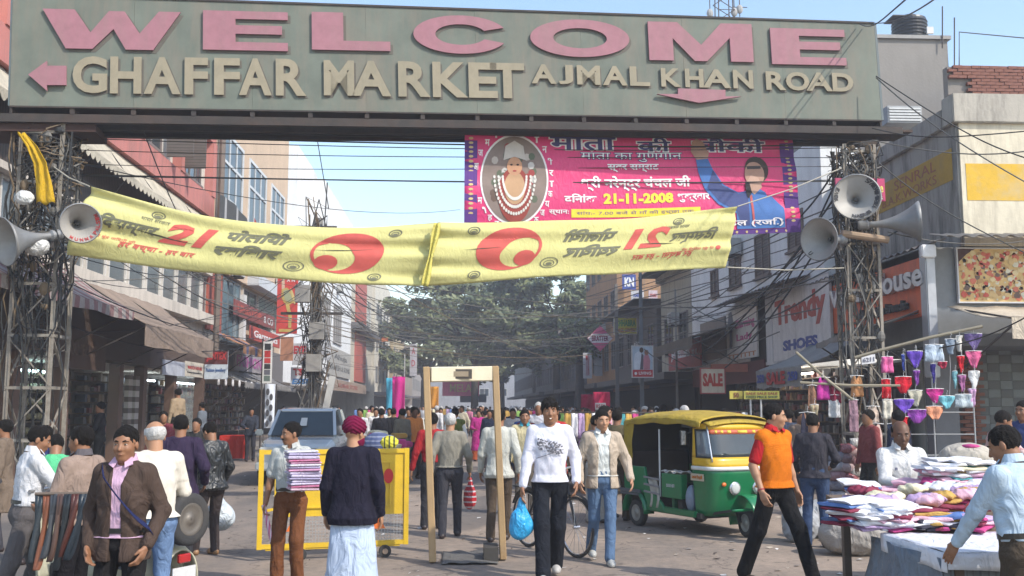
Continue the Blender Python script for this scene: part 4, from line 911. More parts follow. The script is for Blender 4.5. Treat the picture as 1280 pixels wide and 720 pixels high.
# ---------------- lattice towers
steel = mat('tower_steel', (.26, .235, .20), rough=.7, metal=.2, var=.3, scale=12, dirt=.6, dirtcol=(.11, .07, .045))
CBL = mat('cable_black', (.02, .02, .02), rough=.6, bump=0); CBG = mat('cable_grey', (.12, .115, .105), rough=.7, bump=0); CBB = mat('cable_brown', (.13, .09, .05), rough=.7, bump=0)
def tower(label, x, y, w, ztop, dens, seed):
    rnd = random.Random(seed); t = thing('lattice_tower', label, 'tower', (x, y, 0)); L = []
    for sx in (-1, 1):
        for sy in (-1, 1):
            m = MB(); px_, py_ = sx*w/2, sy*w/2
            m.box(px_-.03, px_+.03, py_-.006*1, py_+.006, 0, ztop); m.box(px_-sx*.03-.006, px_-sx*.03+.006, py_-.03, py_+.03, 0, ztop-.002); m.build('leg', steel, t)
    n = int(ztop/.92)
    for k in range(n+1):
        z = .25+k*(ztop-.4)/n
        for (a, b) in (((-1, -1), (1, -1)), ((1, -1), (1, 1)), ((1, 1), (-1, 1)), ((-1, 1), (-1, -1))):
            MB().bar((a[0]*w/2, a[1]*w/2, z), (b[0]*w/2, b[1]*w/2, z), .045, .05).build('rung', steel, t)
            if k < n:
                z2 = .25+(k+1)*(ztop-.4)/n; s_ = 1 if k % 2 else -1; p, q = (a, b) if s_ > 0 else (b, a)
                MB().bar((p[0]*w/2*1.03, p[1]*w/2*1.03, z+.03), (q[0]*w/2*1.03, q[1]*w/2*1.03, z2-.03), .035, .02).build('brace', steel, t)
    m = MB()
    for i in range(dens):         # cables running up, looping and tangling round the legs
        m.cm = rnd.choice((0, 0, 0, 1, 2)); x0, y0 = rnd.uniform(-.6, .6)*w, rnd.uniform(-.75, .3)*w; zb = rnd.choice((.8, 2.6, 3.2, 3.8, 4.4))*rnd.uniform(.8, 1.1); zt = ztop-rnd.uniform(0, .8); pts = []
        for q in range(11):
            z = zb+(zt-zb)*q/10; x0 = max(-.72*w, min(.72*w, x0+rnd.gauss(0, .09))); y0 = max(-.8*w, min(.5*w, y0+rnd.gauss(0, .05))); pts.append((x0, y0, z))
        m.tube(pts, rnd.uniform(.007, .02), 4, cap=False)
    for i in range(int(dens*1.3)):
        m.cm = rnd.choice((0, 0, 1, 2)); z = ztop-abs(rnd.gauss(0, ztop*.22)); r_ = rnd.uniform(.5, .9)*w; a0 = rnd.random()*6.28; pts = []
        for q in range(9): a = a0+q*.6*rnd.uniform(.8, 1.2); pts.append((math.cos(a)*r_*rnd.uniform(.8, 1.1), math.sin(a)*r_*.8, z+.14*math.sin(q*rnd.uniform(.5, 1.3))+rnd.gauss(0, .03)))
        m.tube(pts, rnd.uniform(.006, .016), 4, cap=False)
    for i in range(dens//3):
        m.cm = rnd.choice((0, 1, 2)); z = ztop-abs(rnd.gauss(0.6, 1.6)); m.ball((rnd.uniform(-.5, .5)*w, -w*.55, z), (rnd.uniform(.04, .1), .05, rnd.uniform(.05, .13)), 5)
    o = m.build('cable_tangle', [CBL, CBG, CBB], t, fix=False); o['kind'] = 'stuff'
    return t
TLx = at(37, 560, 17.6).x; TRx = at(1083, 560, 19.4).x
TL = tower('left lattice tower wrapped in tangled cables and a yellow cloth under the board', TLx, 17.75, .72, 6.65, 58, 3)
TR = tower('right lattice tower wrapped in tangled cables behind the hanging garments', TRx, 19.45, .62, 6.95, 54, 8)
# yellow cloth twisted down the left tower
P_ = [at(28, 168, 17.25), at(42, 185, 17.2), at(52, 205, 17.2), at(56, 230, 17.2), at(58, 255, 17.2)]
m = MB(); 
def yc(u, v):
    i = min(3, int(u*4)); f = u*4-i; p = P_[i].lerp(P_[i+1], f); w_ = .06+.10*u; return p+Vector(((v-.5)*w_*2, -.05-.03*math.sin(v*12+u*5), .03*math.sin(v*9)))
m.grid(yc, 16, 8); tag(m.build('cloth_strip', cloth((.48, .30, .02)), None, smooth=True, solid=.01), 'twisted yellow cloth tied down the left lattice tower', 'cloth')
# ---------------- horn loudspeakers
horn_m = mat('horn_paint', (.22, .23, .24), rough=.5, metal=.25, var=.15, dirt=.45, dirtcol=(.22, .18, .14)); horn_w = mat('horn_inside', (.31, .30, .285), rough=.5, var=.1, dirt=.4, dirtcol=(.3, .26, .2))
def horn(label, c, d, r, L, inside=None, words=None, wcol=(.35, .03, .03), stub=.16):
    """c the centre of the mouth, d the way it points"""
    d = Vector(d).normalized(); t = thing('horn_loudspeaker', label, 'loudspeaker', c, 0, 'horn loudspeakers on the towers'); q = d.to_track_quat('Z', 'Y').to_matrix().to_4x4()
    prof = [(r*1.02, -.0), (r*1.045, .012), (r*1.0, .016)]; N_ = 14
    pr = []
    for i in range(N_+1):
        f = i/N_; pr.append((r*(.12+.88*(1-f)**2.3)+.0, -L*f))
    m = MB(); m.lathe([(r*1.0, .016), (r*1.045, .012), (r*1.02, 0)]+[(a+.012, z) for a, z in pr], 32, q, cap=False); m.build('horn', horn_m, t, smooth=True, fix=False)
    m = MB(); m.lathe([(a, z+.004) for a, z in reversed(pr)]+[(r*1.0, .016)], 32, q, cap=False); m.build('horn_mouth', inside or horn_w, t, smooth=True, fix=False)
    m = MB(); m.lathe([(.001, -L-.20), (.085, -L-.20), (.095, -L-.17), (.095, -L-.02), (.05, -L+.02), (.02, -L+.03)], 16, q); m.build('driver', horn_m, t, smooth=False)
    m = MB(); m.ball(q @ Vector((0, 0, -L*.55)), (r*.10,)*3, 8); m.build('phase_plug', mat('dark_metal', (.05, .05, .05)), t, smooth=True)
    m = MB(); m.bar(q @ Vector((0, 0, -L-.05)), q @ Vector((0, -.0, -L-.05))+Vector((0, 0, -.22)), .05, .02); m.build('bracket', IRON, t)
    if words:
        for s_, a0, a1, up_ in words:
            n = len(s_)
            for i, ch in enumerate(s_):
                if ch == ' ': continue
                a = R(a0+(a1-a0)*(i+.5)/n); v, f = fit_text(ch, r*.16, r*.22, .004, .02)
                rr = r*.86; zz = -L*(1-((rr/r-.12)/.88)**(1/2.3))
                e = Vector((math.cos(a), math.sin(a), 0)); tg = Vector((-math.sin(a), math.cos(a), 0)); nrm = Vector((-math.cos(a)*.62, -math.sin(a)*.62, .79)); tgo = Vector((math.cos(a)*.79, math.sin(a)*.79, .62))
                s2 = 1 if up_ else -1; rt = tg*-s2; up2 = tgo*s2
                Mx = q @ frame(e*rr+Vector((0, 0, zz+.018))-rt*r*.08-up2*r*.10, rt, up2); np_obj('lettering', v, f, mat('print', wcol), t, False, Mx)
    return t
horn('left tower horn with red lettering on its rim facing the street', at(101, 279, 16.2), (.50, -.86, -.12), .315, .62, words=[('MUNNA', 235, 320, False), ('PALSIM', 325, 400, False)])
horn('far left edge horn pointing left and half out of view', at(6, 302, 16.6), (-.62, -.72, -.25), .40, .78)
horn('right tower horn facing the viewer with black lettering around its rim', at(1071, 246, 18.6), (-.28, -.96, .05), .44, .42, words=[('NAINI', 255, 310, False), ('K.B.H.', 325, 375, False), ('57/184', 60, 15, True), ('9BVJ', 190, 150, True)], wcol=(.04, .04, .045))
horn('right tower horn pointing left with a small round emblem', at(1024, 299, 18.5), (-.80, -.58, -.10), .40, .66, words=[('U', 215, 235, False)], wcol=(.04, .04, .045))
horn('right tower horn pointing right seen side on', at(1148, 277, 18.7), (.93, -.30, .02), .39, .92, stub=.2)
pb = mat('plastic_white', (.55, .56, .56), rough=.35, var=.15, wrinkle=.8, alpha=1)
def lump(name, label, cat, c, r, mt, seed=1, h=.012, amp=.012, f=40, flat=None, group=None, parent=None):
    c = Vector(c); F = Field(Vector((-r[0]*1.3, -r[1]*1.3, -r[2]*1.3)), Vector((r[0]*1.3, r[1]*1.3, r[2]*1.3)), h); F.ell((0, 0, 0), r, k=0); w = waves(seed, amp, f, 6, (1, 1, 1)); w2 = waves(seed+4, amp*.6, f*2.1, 6, (1, 1, 1))
    q, x, y, z = F.sl(F.lo, F.lo+F.h*F.n, 0); F.D[q] += w(x, y, z)+w2(x, y, z)
    if flat is not None: F.D[q] = np.maximum(F.D[q], flat-z)
    o = bpy.data.objects.new(name, F.mesh(name, [mt])); o.location = c; put(o, parent); 
    return tag(o, label, cat, group) if label else o
for px, py, s_, lb in ((31, 247, .15, 'upper crumpled plastic wrap on the left tower'), (46, 308, .20, 'lower crumpled plastic wrap on the left tower')):
    lump('plastic_wrap', lb, 'plastic bag', at(px, py, 17.1), (s_, s_*.8, s_*.85), pb, px, .012, .016)
MB_ = MB(); MB_.tube([at(1052, 292, 18.9), at(1110, 300, 18.9)], .075, 10); tag(MB_.build('wooden_beam', mat('wood', (.28, .19, .12), dirt=.4)), 'short wooden beam lashed across the right tower between the horns', 'beam')
signboard('small_sign', 'small magenta shop sign with yellow letters behind the right tower horn', at(1045, 251, 19.0), (1, 0, 0), (0, 0, 1), 1.0, .46, (.45, .03, .12), [('The', .06, .42, .26, .42, (.75, .62, .15)), ('Store', .62, .38, .34, .42, (.75, .62, .15)), ('NUMBER', .5, .08, .45, .16, (.8, .75, .6))], th=.03, cat='sign')

# ---------------- cloth banners
def banner(name, label, fn, nu, nv, mt, prints, th=.004):
    """fn(u,v)->Vector on the cloth; prints are (mesh name, verts in uv, faces, material)"""
    t = thing(name, label, 'banner', fn(.5, 0)); m = MB(); m.grid(fn, nu, nv); m.build('fabric', mt, t, smooth=True, world=True, solid=th, fix=False)
    def nrm(u, v):
        e = .004; a = fn(min(1, u+e), v)-fn(max(0, u-e), v); b = fn(u, min(1, v+e))-fn(u, max(0, v-e)); n = a.cross(b).normalized(); return n if n.y < 0 else -n
    for nm, vs, fs, mtp, off in prints:
        bm = bmesh.new(); vv = [bm.verts.new((p[0], p[1], 0)) for p in vs]
        for f in fs:
            try: bm.faces.new([vv[i] for i in f])
            except ValueError: pass
        bmesh.ops.triangulate(bm, faces=bm.faces)
        for _ in range(3):
            ed = [e for e in bm.edges if abs(e.verts[0].co.x-e.verts[1].co.x)*nu > 1.1 or abs(e.verts[0].co.y-e.verts[1].co.y)*nv > 1.1]
            if not ed: break
            bmesh.ops.subdivide_edges(bm, edges=ed, cuts=1)
            bmesh.ops.triangulate(bm, faces=[f for f in bm.faces if len(f.verts) > 3])
        for v in bm.verts:
            u_, v_ = min(1, max(0, v.co.x)), min(1, max(0, v.co.y)); v.co = fn(u_, v_)+nrm(u_, v_)*off
        me = bpy.data.meshes.new(nm); bm.to_mesh(me); bm.free(); me.materials.append(mtp); o = bpy.data.objects.new(nm, me); put(o, t, True)
        if nm in ('border_motif', 'garland_beads'): o['kind'] = 'stuff'
    return t
def tprint(s_, u, v, w, h, col, bold=.02, shear=0, flip=False, nm='lettering', off=.012):
    vv, ff = text_raw(s_, 1, 0, bold, 2, shear); lo, hi = vv.min(0), vv.max(0); x = (vv[:, 0]-lo[0])/(hi[0]-lo[0]); y = (vv[:, 1]-lo[1])/(hi[1]-lo[1])
    if flip: x = 1-x
    return (nm, [(u+a*w, v+b*h) for a, b in zip(x, y)], ff, mat('print', col, rough=.8, bump=.05), off)
def pprint(pts, col, nm='print', off=.010): return (nm, pts, [tuple(range(len(pts)))], mat('print', col, rough=.8, bump=.05), off)
def oval(cx, cy, rx, ry, n=28, a0=0, a1=6.2832): return [(cx+rx*math.cos(a0+(a1-a0)*i/n), cy+ry*math.sin(a0+(a1-a0)*i/n)) for i in range(n)]
def ovring(cx, cy, rx, ry, t, col, n=32, off=.011, nm='print'):
    vs = []; 
    for i in range(n): a = 6.2832*i/n; vs += [(cx+rx*math.cos(a), cy+ry*math.sin(a)), (cx+(rx-t[0])*math.cos(a), cy+(ry-t[1])*math.sin(a))]
    return (nm, vs, [(2*i, 2*((i+1) % n), 2*((i+1) % n)+1, 2*i+1) for i in range(n)], mat('print', col, rough=.8, bump=.05), off)
YB = 17.0
def quadfn(tl, tr, bl, br, Ya, Yb, sagt=0, sagb=0, fold=.03, seed=0, gather=True):
    def fn(u, v):      # v 0 bottom, 1 top; corner points in the picture become points at depths Ya..Yb
        Y = Ya+(Yb-Ya)*u
        A = at(tl[0], tl[1], Ya).lerp(at(tr[0], tr[1], Yb), u); B_ = at(bl[0], bl[1], Ya).lerp(at(br[0], br[1], Yb), u)
        A = A-Vector((0, 0, sagt*math.sin(math.pi*u))); B_ = B_-Vector((0, 0, sagb*math.sin(math.pi*u)))
        p = B_.lerp(A, v); e = abs(u-.5)*2
        p.y += fold*(math.sin(v*15+u*4+seed)*(.35+e**3)+.7*math.sin(v*27+u*9+seed*2)*(e**4+.25*(v > .7))+.8*math.sin(u*7+seed)+.35*math.sin(v*6-u*11+seed)) + .25*(v-.5)**2
        p.z += .25*fold*math.sin(u*13+seed)
        return p
    return fn
ymat = mat('yellow_cloth', (.56, .53, .23), rough=.85, var=.06, scale=3, bump=.15, bscale=220, spec=.1, wrinkle=.22, dirt=.15, dirtcol=(.45, .42, .15))
RDC, GRC = (.50, .085, .07), (.14, .14, .09)
def poliohalf(flip):
    X = (lambda u: 1-u) if flip else (lambda u: u)
    def T_(s_, u, v, w, h, c, b=.03, sh=0, **k): return tprint(s_, (1-u-w) if flip else u, v, w, h, c, b, -sh if flip else sh, flip, **k)
    P = [T_('िदसम्बर', .055, .44, .165, .25, GRC, .03, .25), T_('21', .225, .42, .15, .36, RDC, .05, .25), T_('पोलियो', .405, .60, .18, .23, GRC, .045, .25), T_('रविवार', .385, .33, .19, .22, GRC, .045, .25),
         T_('हर बच्चा - हर बार', .13, .20, .21, .11, RDC, .02, .2), T_('दो बूंद जिंदगी की', .06, .30, .11, .06, RDC, .01)]
    P.append(ovring(X(.755), .53, .105, .36, (.010, .022), RDC))
    vs = []; n = 30
    for i in range(n+1):
        t = R(-110)+R(300)*i/n; w_ = math.sin(math.pi*min(1, i/n*1.1))**1.3; k = 1-.10-.62*w_
        ct, st = math.cos(t), math.sin(t); vs += [(X(.755+.100*ct), .53+.345*st), (X(.755+.100*k*ct-.012), .53+.345*k*st-.02)]
    P.append(('print', vs, [(2*i, 2*i+2, 2*i+3, 2*i+1) for i in range(n)], mat('print', RDC, rough=.8, bump=.05), .010))
    P.append(pprint(oval(X(.70), .36, .034, .13, 16), RDC, off=.0115))
    for cx, cy, r1 in ((.615, .25, .030), (.88, .86, .020), (.85, .13, .020), (.20, .84, .02)):
        P.append(ovring(X(cx), cy, r1, r1*3.2, (.004, .012), GRC)); P.append(ovring(X(cx), cy-.01, r1*.6, r1*1.9, (.003, .01), GRC)); P.append(pprint(oval(X(cx), cy-.02, r1*.35, r1*.9, 12), GRC))
    P.append(T_('भारत सरकार', .16, .715, .08, .05, GRC, .01)); P.append(pprint(oval(X(.045), .33, .009, .035, 12), RDC))
    return P
# slits cut in the cloth show as dark ragged gashes
def slit(u0, v0, u1, v1, w=.012): 
    n = 9; a = [(u0+(u1-u0)*i/n, v0+(v1-v0)*i/n+w*math.sin(math.pi*i/n)*(1+.4*math.sin(i*5))) for i in range(n+1)]; b = [(u0+(u1-u0)*i/n, v0+(v1-v0)*i/n-w*math.sin(math.pi*i/n)) for i in range(n, -1, -1)]
    return ('slit', a+b[1:-1], [tuple(range(len(a)+len(b)-2))], mat('torn_cloth', (.05, .05, .03), rough=.9), .013)
fn1 = quadfn((112, 233), (547, 277), (78, 317), (530, 358), 16.7, 17.3, .34, .10, .045, 1)
ba1 = banner('cloth_banner', 'yellow cloth banner reading correctly, slung from the left tower to mid street', fn1, 90, 26, ymat, poliohalf(False)+[slit(.14, .55, .33, .47), slit(.64, .56, .84, .60, .006)])
fn2 = quadfn((547, 277), (922, 258), (530, 357), (908, 334), 17.3, 18.3, .10, -.02, .04, 3)
ba2 = banner('cloth_banner', 'yellow cloth banner seen from behind with mirrored lettering, tied toward the right tower', fn2, 80, 26, ymat, poliohalf(True)+[slit(.68, .50, .80, .46, .01), slit(.10, .54, .22, .56, .006)])
m = MB(); a = at(547, 279, 17.25); b_ = at(531, 357, 17.2); m.grid(lambda u, v: a.lerp(b_, u)+Vector(((v-.5)*(.10+.03*math.sin(u*9)), -.04-.03*math.cos(v*9), -.02*v)), 20, 8)
m.build('knot', mat('yellow_cloth', (.56, .50, .12), rough=.85, wrinkle=.7), ba1, smooth=True, world=True, solid=.01, fix=False)
for a, b_, lab in ((at(112, 233, 16.7), at(62, 205, 17.4), 'cord from the yellow banner up to the left tower'), (at(78, 317, 16.7), at(58, 330, 17.4), 'cord from the lower banner corner to the left tower'), (at(922, 258, 18.3), at(1052, 210, 19.1), 'upper cord from the mirrored banner to the right tower'), (at(908, 334, 18.3), at(1055, 335, 19.1), 'lower cord from the mirrored banner to the right tower')):
    m = MB(); m.tube([a, a.lerp(b_, .5)-Vector((0, 0, .05)), b_], .012, 5); tag(m.build('cord', mat('cord', (.35, .33, .28))), lab, 'cord')
# pink festival banner under the girder
fn3 = quadfn((581, 160), (990, 166), (580, 300), (1002, 289), 18.6, 19.6, 0.0, 0.04, .02, 5)
PKC = (.62, .030, .16); WHC = (.75, .72, .74); NV = (.05, .045, .16); YLC = (.75, .62, .06)
pm = mat('pink_vinyl', PKC, rough=.5, var=.05, bump=.04, bscale=20, wrinkle=.25, dirt=.1)
pp = []
BRD = (.09, .03, .20)
for pts in ([(0, 0), (.036, 0), (.036, 1), (0, 1)], [(.955, 0), (1, 0), (1, 1), (.955, 1)], [(.036, .94), (.955, .94), (.955, 1), (.036, 1)], [(.036, 0), (.955, 0), (.955, .045), (.036, .045)]): pp.append(pprint(pts, BRD, off=.006))
vs, fs = [], []
for i in range(46):
    for (cx, cy, rx, ry) in ((.018 if i < 23 else .978, .03+.042*(i % 23), .007, .012),):
        k = len(vs); vs += oval(cx, cy, rx, ry, 7); fs.append(tuple(range(k, k+7)))
for i in range(60): k = len(vs); vs += oval(.04+.0155*i, .022 if i % 2 else .975, .004, .013, 6); fs.append(tuple(range(k, k+6)))
pp.append(('border_motif', vs, fs, mat('print', (.55, .42, .2)), .010)); STUFFN = ('border_motif', 'garland_beads')
# round picture: a garlanded figure, plain shapes
cx, cy = .142, .54
pp += [pprint(oval(cx, cy, .098, .41, 40), WHC, off=.010), pprint(oval(cx, cy, .093, .39, 40), (.22, .17, .15), off=.014)]
rr = random.Random(4)
for i in range(44):
    a = rr.random()*6.28; q = math.sqrt(rr.random())*.85; c_ = rr.choice([(.45, .40, .36), (.30, .05, .05), (.10, .12, .08), (.5, .48, .46), (.12, .08, .06)]); pp.append(pprint(oval(cx+math.cos(a)*.085*q, cy+math.sin(a)*.36*q, .010, .035, 7), c_, off=.0165+.0002*(i % 5)))
pp += [pprint(oval(cx, cy-.14, .048, .25, 24), (.28, .05, .04), off=.022), pprint(oval(cx, cy-.08, .03, .15, 20), (.45, .28, .16), off=.024), pprint(oval(cx, cy+.115, .022, .082, 20), (.50, .27, .16), off=.026),
       pprint([(cx-.032, cy+.17), (cx-.026, cy+.30), (cx, cy+.35), (cx+.026, cy+.30), (cx+.032, cy+.17), (cx, cy+.20)], (.50, .46, .42), off=.027), pprint(oval(cx-.009, cy+.13, .004, .008, 8), (.03, .02, .02), off=.029), pprint(oval(cx+.009, cy+.13, .004, .008, 8), (.03, .02, .02), off=.029), pprint(oval(cx, cy+.075, .006, .008, 8), (.35, .05, .05), off=.029)]
vs, fs = [], []
for j, (ra, rb) in enumerate(((.034, .20), (.046, .27), (.058, .33))):
    for i in range(26):
        a = math.pi+math.pi*i/25; k = len(vs); vs += oval(cx+ra*math.cos(a), cy+.02+rb*math.sin(a), .0035, .017, 6); fs.append(tuple(range(k, k+6)))
pp.append(('garland_beads', vs, fs, mat('print', (.62, .60, .56)), .031))
for i, ch in enumerate('आज माता रानी की जय आरती'.replace(' ', '')[:10]):
    a = R(165-i*16); pp.append(tprint(ch, cx+.112*math.cos(a)-.008, cy+.455*math.sin(a)-.03, .014, .06, WHC, .02))
for i, ch in enumerate('मेहरवालीकजयकार'):
    a = R(205+i*12.5); pp.append(tprint(ch, cx+.108*math.cos(a)-.007, cy+.445*math.sin(a)-.03, .013, .055, WHC, .02))
pp += [tprint('माता', .243, .80, .205, .15, WHC, .07, nm='lettering', off=.010), tprint('माता', .247, .81, .197, .13, NV, .02, off=.014), tprint('की', .505, .795, .11, .155, WHC, .07, off=.010), tprint('की', .509, .805, .102, .135, NV, .02, off=.014),
       tprint('चौकी', .675, .795, .235, .16, WHC, .07, off=.010), tprint('चौकी', .679, .805, .227, .14, NV, .02, off=.014),
       tprint('माता का गुणगान', .335, .70, .31, .095, NV, .05, off=.010), tprint('माता का गुणगान', .337, .705, .306, .085, WHC, .0, off=.014), tprint('स्वर सम्राट', .415, .61, .155, .075, WHC, .03), tprint('श्री नरेन्द्र चंचल जी', .335, .435, .33, .14, WHC, .03),
       tprint('दिनांक', .285, .325, .095, .085, WHC, .03), tprint('21-11-2008', .40, .315, .21, .10, YLC, .05), tprint('शुक्रवार', .622, .315, .10, .085, WHC, .03), tprint('स्थान:', .24, .215, .058, .05, WHC, .02),
       pprint([(.305, .195), (.69, .195), (.69, .27), (.305, .27)], YLC, off=.008), tprint('सांय:- 7.00 बजे से माँ की इच्छा तक', .32, .21, .35, .045, (.2, .12, .25), .0, off=.012), tprint('दुकान व्यापार मंडल (रजि.)', .50, .065, .445, .085, WHC, .02, off=.03)]
# singer with raised arm and microphone
BLc, BLd, SK_ = (.06, .16, .42), (.05, .07, .20), (.42, .25, .19)
pp += [pprint([(.685, .74), (.72, .76), (.735, .63), (.765, .48), (.81, .40), (.845, .42), (.875, .37), (.915, .36), (.950, .24), (.952, .05), (.80, .05), (.80, .20), (.745, .29), (.708, .43), (.69, .60)], BLc, off=.016),
       pprint([(.735, .62), (.762, .47), (.81, .39), (.84, .41), (.84, .08), (.815, .08), (.80, .22), (.75, .31), (.715, .45)], BLd, off=.018),
       pprint([(.672, .80), (.678, .90), (.692, .93), (.712, .90), (.728, .78), (.722, .73), (.688, .72)], SK_, off=.019), pprint(oval(.872, .62, .037, .135, 22), (.05, .035, .03), off=.020), pprint(oval(.864, .575, .031, .125, 22), SK_, off=.022),
       pprint([(.842, .655), (.885, .66), (.885, .63), (.842, .625)], (.06, .05, .05), off=.024), pprint([(.84, .42), (.865, .46), (.895, .40), (.91, .30), (.885, .20), (.868, .30)], BLc, off=.020), pprint([(.838, .50), (.852, .57), (.875, .54), (.885, .45), (.86, .38), (.845, .42)], (.50, .32, .25), off=.026),
       pprint([(.832, .50), (.846, .49), (.852, .40), (.840, .34), (.834, .40)], (.02, .02, .025), off=.028), pprint([(.845, .36), (.852, .38), (.856, .10), (.850, .08)], (.45, .10, .10), off=.026)]
ba3 = banner('festival_banner', 'bright pink printed banner with a purple border hanging under the welcome board', fn3, 70, 24, pm, pp)
# ================================================================ shop signs
def facade_sign(label, fac, px0, px1, yt0, yb0, col, texts, d=.06, yt1=None, name='shop_sign', **k):
    """px0,px1 picture columns of the left and right end, yt0,yb0 top and bottom rows at px0"""
    if fac.side == 'S': X = None
    pl = (lambda px, py: at(px, py, fac.c-d)) if fac.side == 'S' else (lambda px, py: atX(px, py, fac.P(0, 0, d).x))
    a = pl(px0, yb0); b = pl(px1, yb0); tp = pl(px0, yt0); w = abs((b-a).dot(Vector((1, 0, 0)) if fac.side == 'S' else Vector((0, 1, 0))))
    rt = {'S': (1, 0, 0), 'L': (0, 1, 0), 'R': (0, -1, 0)}[fac.side]
    return signboard(name, label, a, rt, (0, 0, 1), w, tp.z-a.z, col, texts, **k)
WH, RD, BL, BK = (.68, .68, .68), (.42, .03, .03), (.04, .07, .30), (.02, .02, .02)
FR2 = Facade('R', 9.4); FL2 = Facade('L', XL+.05)
# east
facade_sign('orange red clothing shop sign with big silver letters right of the lattice tower', Facade('R', 9.5), 1042, 1166, 357, 417, (.72, .14, .045), [], th=.08, d=.04)
SG = atX(1042, 417, 9.45); M_ = frame((9.44, atX(1042, 400, 9.44).y, atX(1042, 417, 9.44).z), (0, -1, 0), (0, 0, 1)); wsg = abs(atX(1166, 395, 9.44).y-atX(1042, 400, 9.44).y)
ts = bpy.data.objects[[o.name for o in bpy.data.objects if o.get('label', '').startswith('orange red clothing')][0]]
silver = mat('silver_letter', (.50, .50, .52), rough=.35, metal=.4)
for s_, u, w_, v_, h_ in (('Wear', .01, .44, .50, .38), ('House', .48, .49, .50, .42), ('Exclusive Brands', .36, .45, .16, .17)):
    v, f = fit_text(s_, w_*wsg, h_*1.22, .10, .03); np_obj('lettering', v, f, silver if h_ > .2 else mat('dark_letter', (.03, .03, .03)), ts, True, M_ @ Matrix.Translation((u*wsg, v_*1.22, .01)))
facade_sign('white shoe shop board with red hand lettering and blue block letters', Facade('R', 9.5), 967, 1040, 366, 452, (.70, .68, .66), [('Trendy', .06, .40, .88, .46, (.42, .05, .03), .04), ('SHOES', .20, .12, .60, .15, BL, .05)], edge=(.5, .5, .5), d=.12)
facade_sign('white fashion shop board with a slim figure drawing and pink script', Facade('R', 9.5), 909, 947, 386, 452, (.66, .63, .58), [('Charming', .30, .52, .64, .20, (.50, .08, .22)), ('Lady', .36, .30, .5, .16, (.50, .08, .22)), ('TTTTTTT', .04, .03, .92, .08, (.45, .18, .06))], d=.18,
            shapes=[('print', [(.10, .22), (.20, .22), (.22, .6), (.26, .7), (.20, .92), (.10, .9), (.06, .66), (.12, .55)], (.07, .07, .10), 0)])
facade_sign('brown weathered shop board between the jewellers and the fashion shop', Facade('R', 9.5), 876, 907, 405, 452, (.20, .15, .12), [('Singhania', .12, .45, .76, .28, (.08, .06, .05))], d=.2)
facade_sign('red jewellers sign with white letters on the right side of the street', Facade('R', 9.3), 836, 876, 432, 464, (.33, .03, .03), [('JEWELLERS', .10, .32, .60, .42, WH, .04), ('22 K', .76, .4, .16, .22, WH)], d=.2)
sb = Facade('S', 0)
def hang(label, px0, px1, yt, yb, Y, col, texts, rt=(1, 0, 0), name='hanging_sign', **k):
    a = at(px0, yb, Y); b = at(px1, yb, Y); c = at(px0, yt, Y); return signboard(name, label, a, rt, (0, 0, 1), (b-a).length, (c-a).z, col, texts, **k)
hang('cream cloth sign with big red SALE lettering over the stalls', 877, 906, 461, 491, 26.5, (.58, .52, .42), [('SALE', .06, .26, .86, .56, (.40, .04, .03), .05)], edge=(.3, .05, .05))
hang('yellow and green shop sign hanging above the dark shopfronts', 768, 796, 397, 417, 52, (.50, .45, .04), [('CHHABRA', .06, .45, .9, .42, (.05, .22, .05), .04), ('SAREE CENTRE', .06, .1, .88, .24, (.42, .05, .03), .02)], edge=(.5, .5, .5))
hang('blue sign with white capital letters high on the brick building', 778, 795, 343, 362, 60, (.03, .06, .26), [('KN', .16, .2, .7, .6, WH, .05)])
hang('small white square sign above the yellow one', 789, 805, 363, 377, 56, (.50, .50, .52), [('AMBA', .15, .4, .7, .3, BL)]); hang('pinkish white square sign right of the small white one', 811, 822, 363, 377, 55, (.52, .42, .45), [('STORE', .12, .4, .76, .3, RD)])
hang('jeans poster of two people with a red band on the grey pole', 791, 816, 433, 471, 31.5, (.40, .50, .60), [('LIVING', .30, .07, .62, .10, WH, .03)], edge=(.5, .5, .5),
     shapes=[('print', [(0, 0), (1, 0), (1, .23), (0, .23)], (.45, .02, .03), .002), ('print', [(.08, .24), (.42, .24), (.46, .55), (.44, .80), (.30, .84), (.12, .76), (.06, .5)], (.60, .66, .74), .001), ('print', oval(.45, .88, .10, .09, 14), (.06, .03, .02), .003), ('print', oval(.70, .80, .11, .09, 14), (.28, .13, .09), .003), ('print', [(.55, .24), (.86, .24), (.88, .55), (.80, .72), (.60, .72), (.52, .5)], (.50, .20, .26), .001), ('print', [(.36, .24), (.52, .24), (.55, .7), (.45, .78)], (.10, .09, .12), .005), ('print', oval(.15, .11, .07, .05, 12), WH, .01)])
D_ = at(750, 423, 56); T_ = thing('diamond_sign', 'pink and white diamond shaped sign hanging at the far right side', 'sign', D_); Md = Matrix.Translation(D_) @ Matrix(((1, 0, 0, 0), (0, 0, -1, 0), (0, 1, 0, 0), (0, 0, 0, 1)))
r_ = at(766, 423, 56).x-D_.x; m = MB(); m.poly([(r_, 0), (0, r_), (-r_, 0), (0, -r_)], .05, Md); o = m.build('panel', mat('sign_panel', (.55, .10, .20), rough=.5), T_, world=True)
m = MB(); m.poly([(r_*.97, 0), (r_*.62, r_*.35), (-r_*.62, r_*.35), (-r_*.97, 0), (-r_*.62, -r_*.35), (r_*.62, -r_*.35)], .01, Md @ Matrix.Translation((0, 0, .051))); m.build('band', mat('sign_panel', (.65, .60, .62), rough=.5), T_, world=True)
v, f = fit_text('BRATTER', r_*1.3, r_*.42, .01, .04); np_obj('lettering', v, f, mat('print', (.25, .03, .08)), T_, True, Md @ Matrix.Translation((-r_*.65, -r_*.21, .062)))
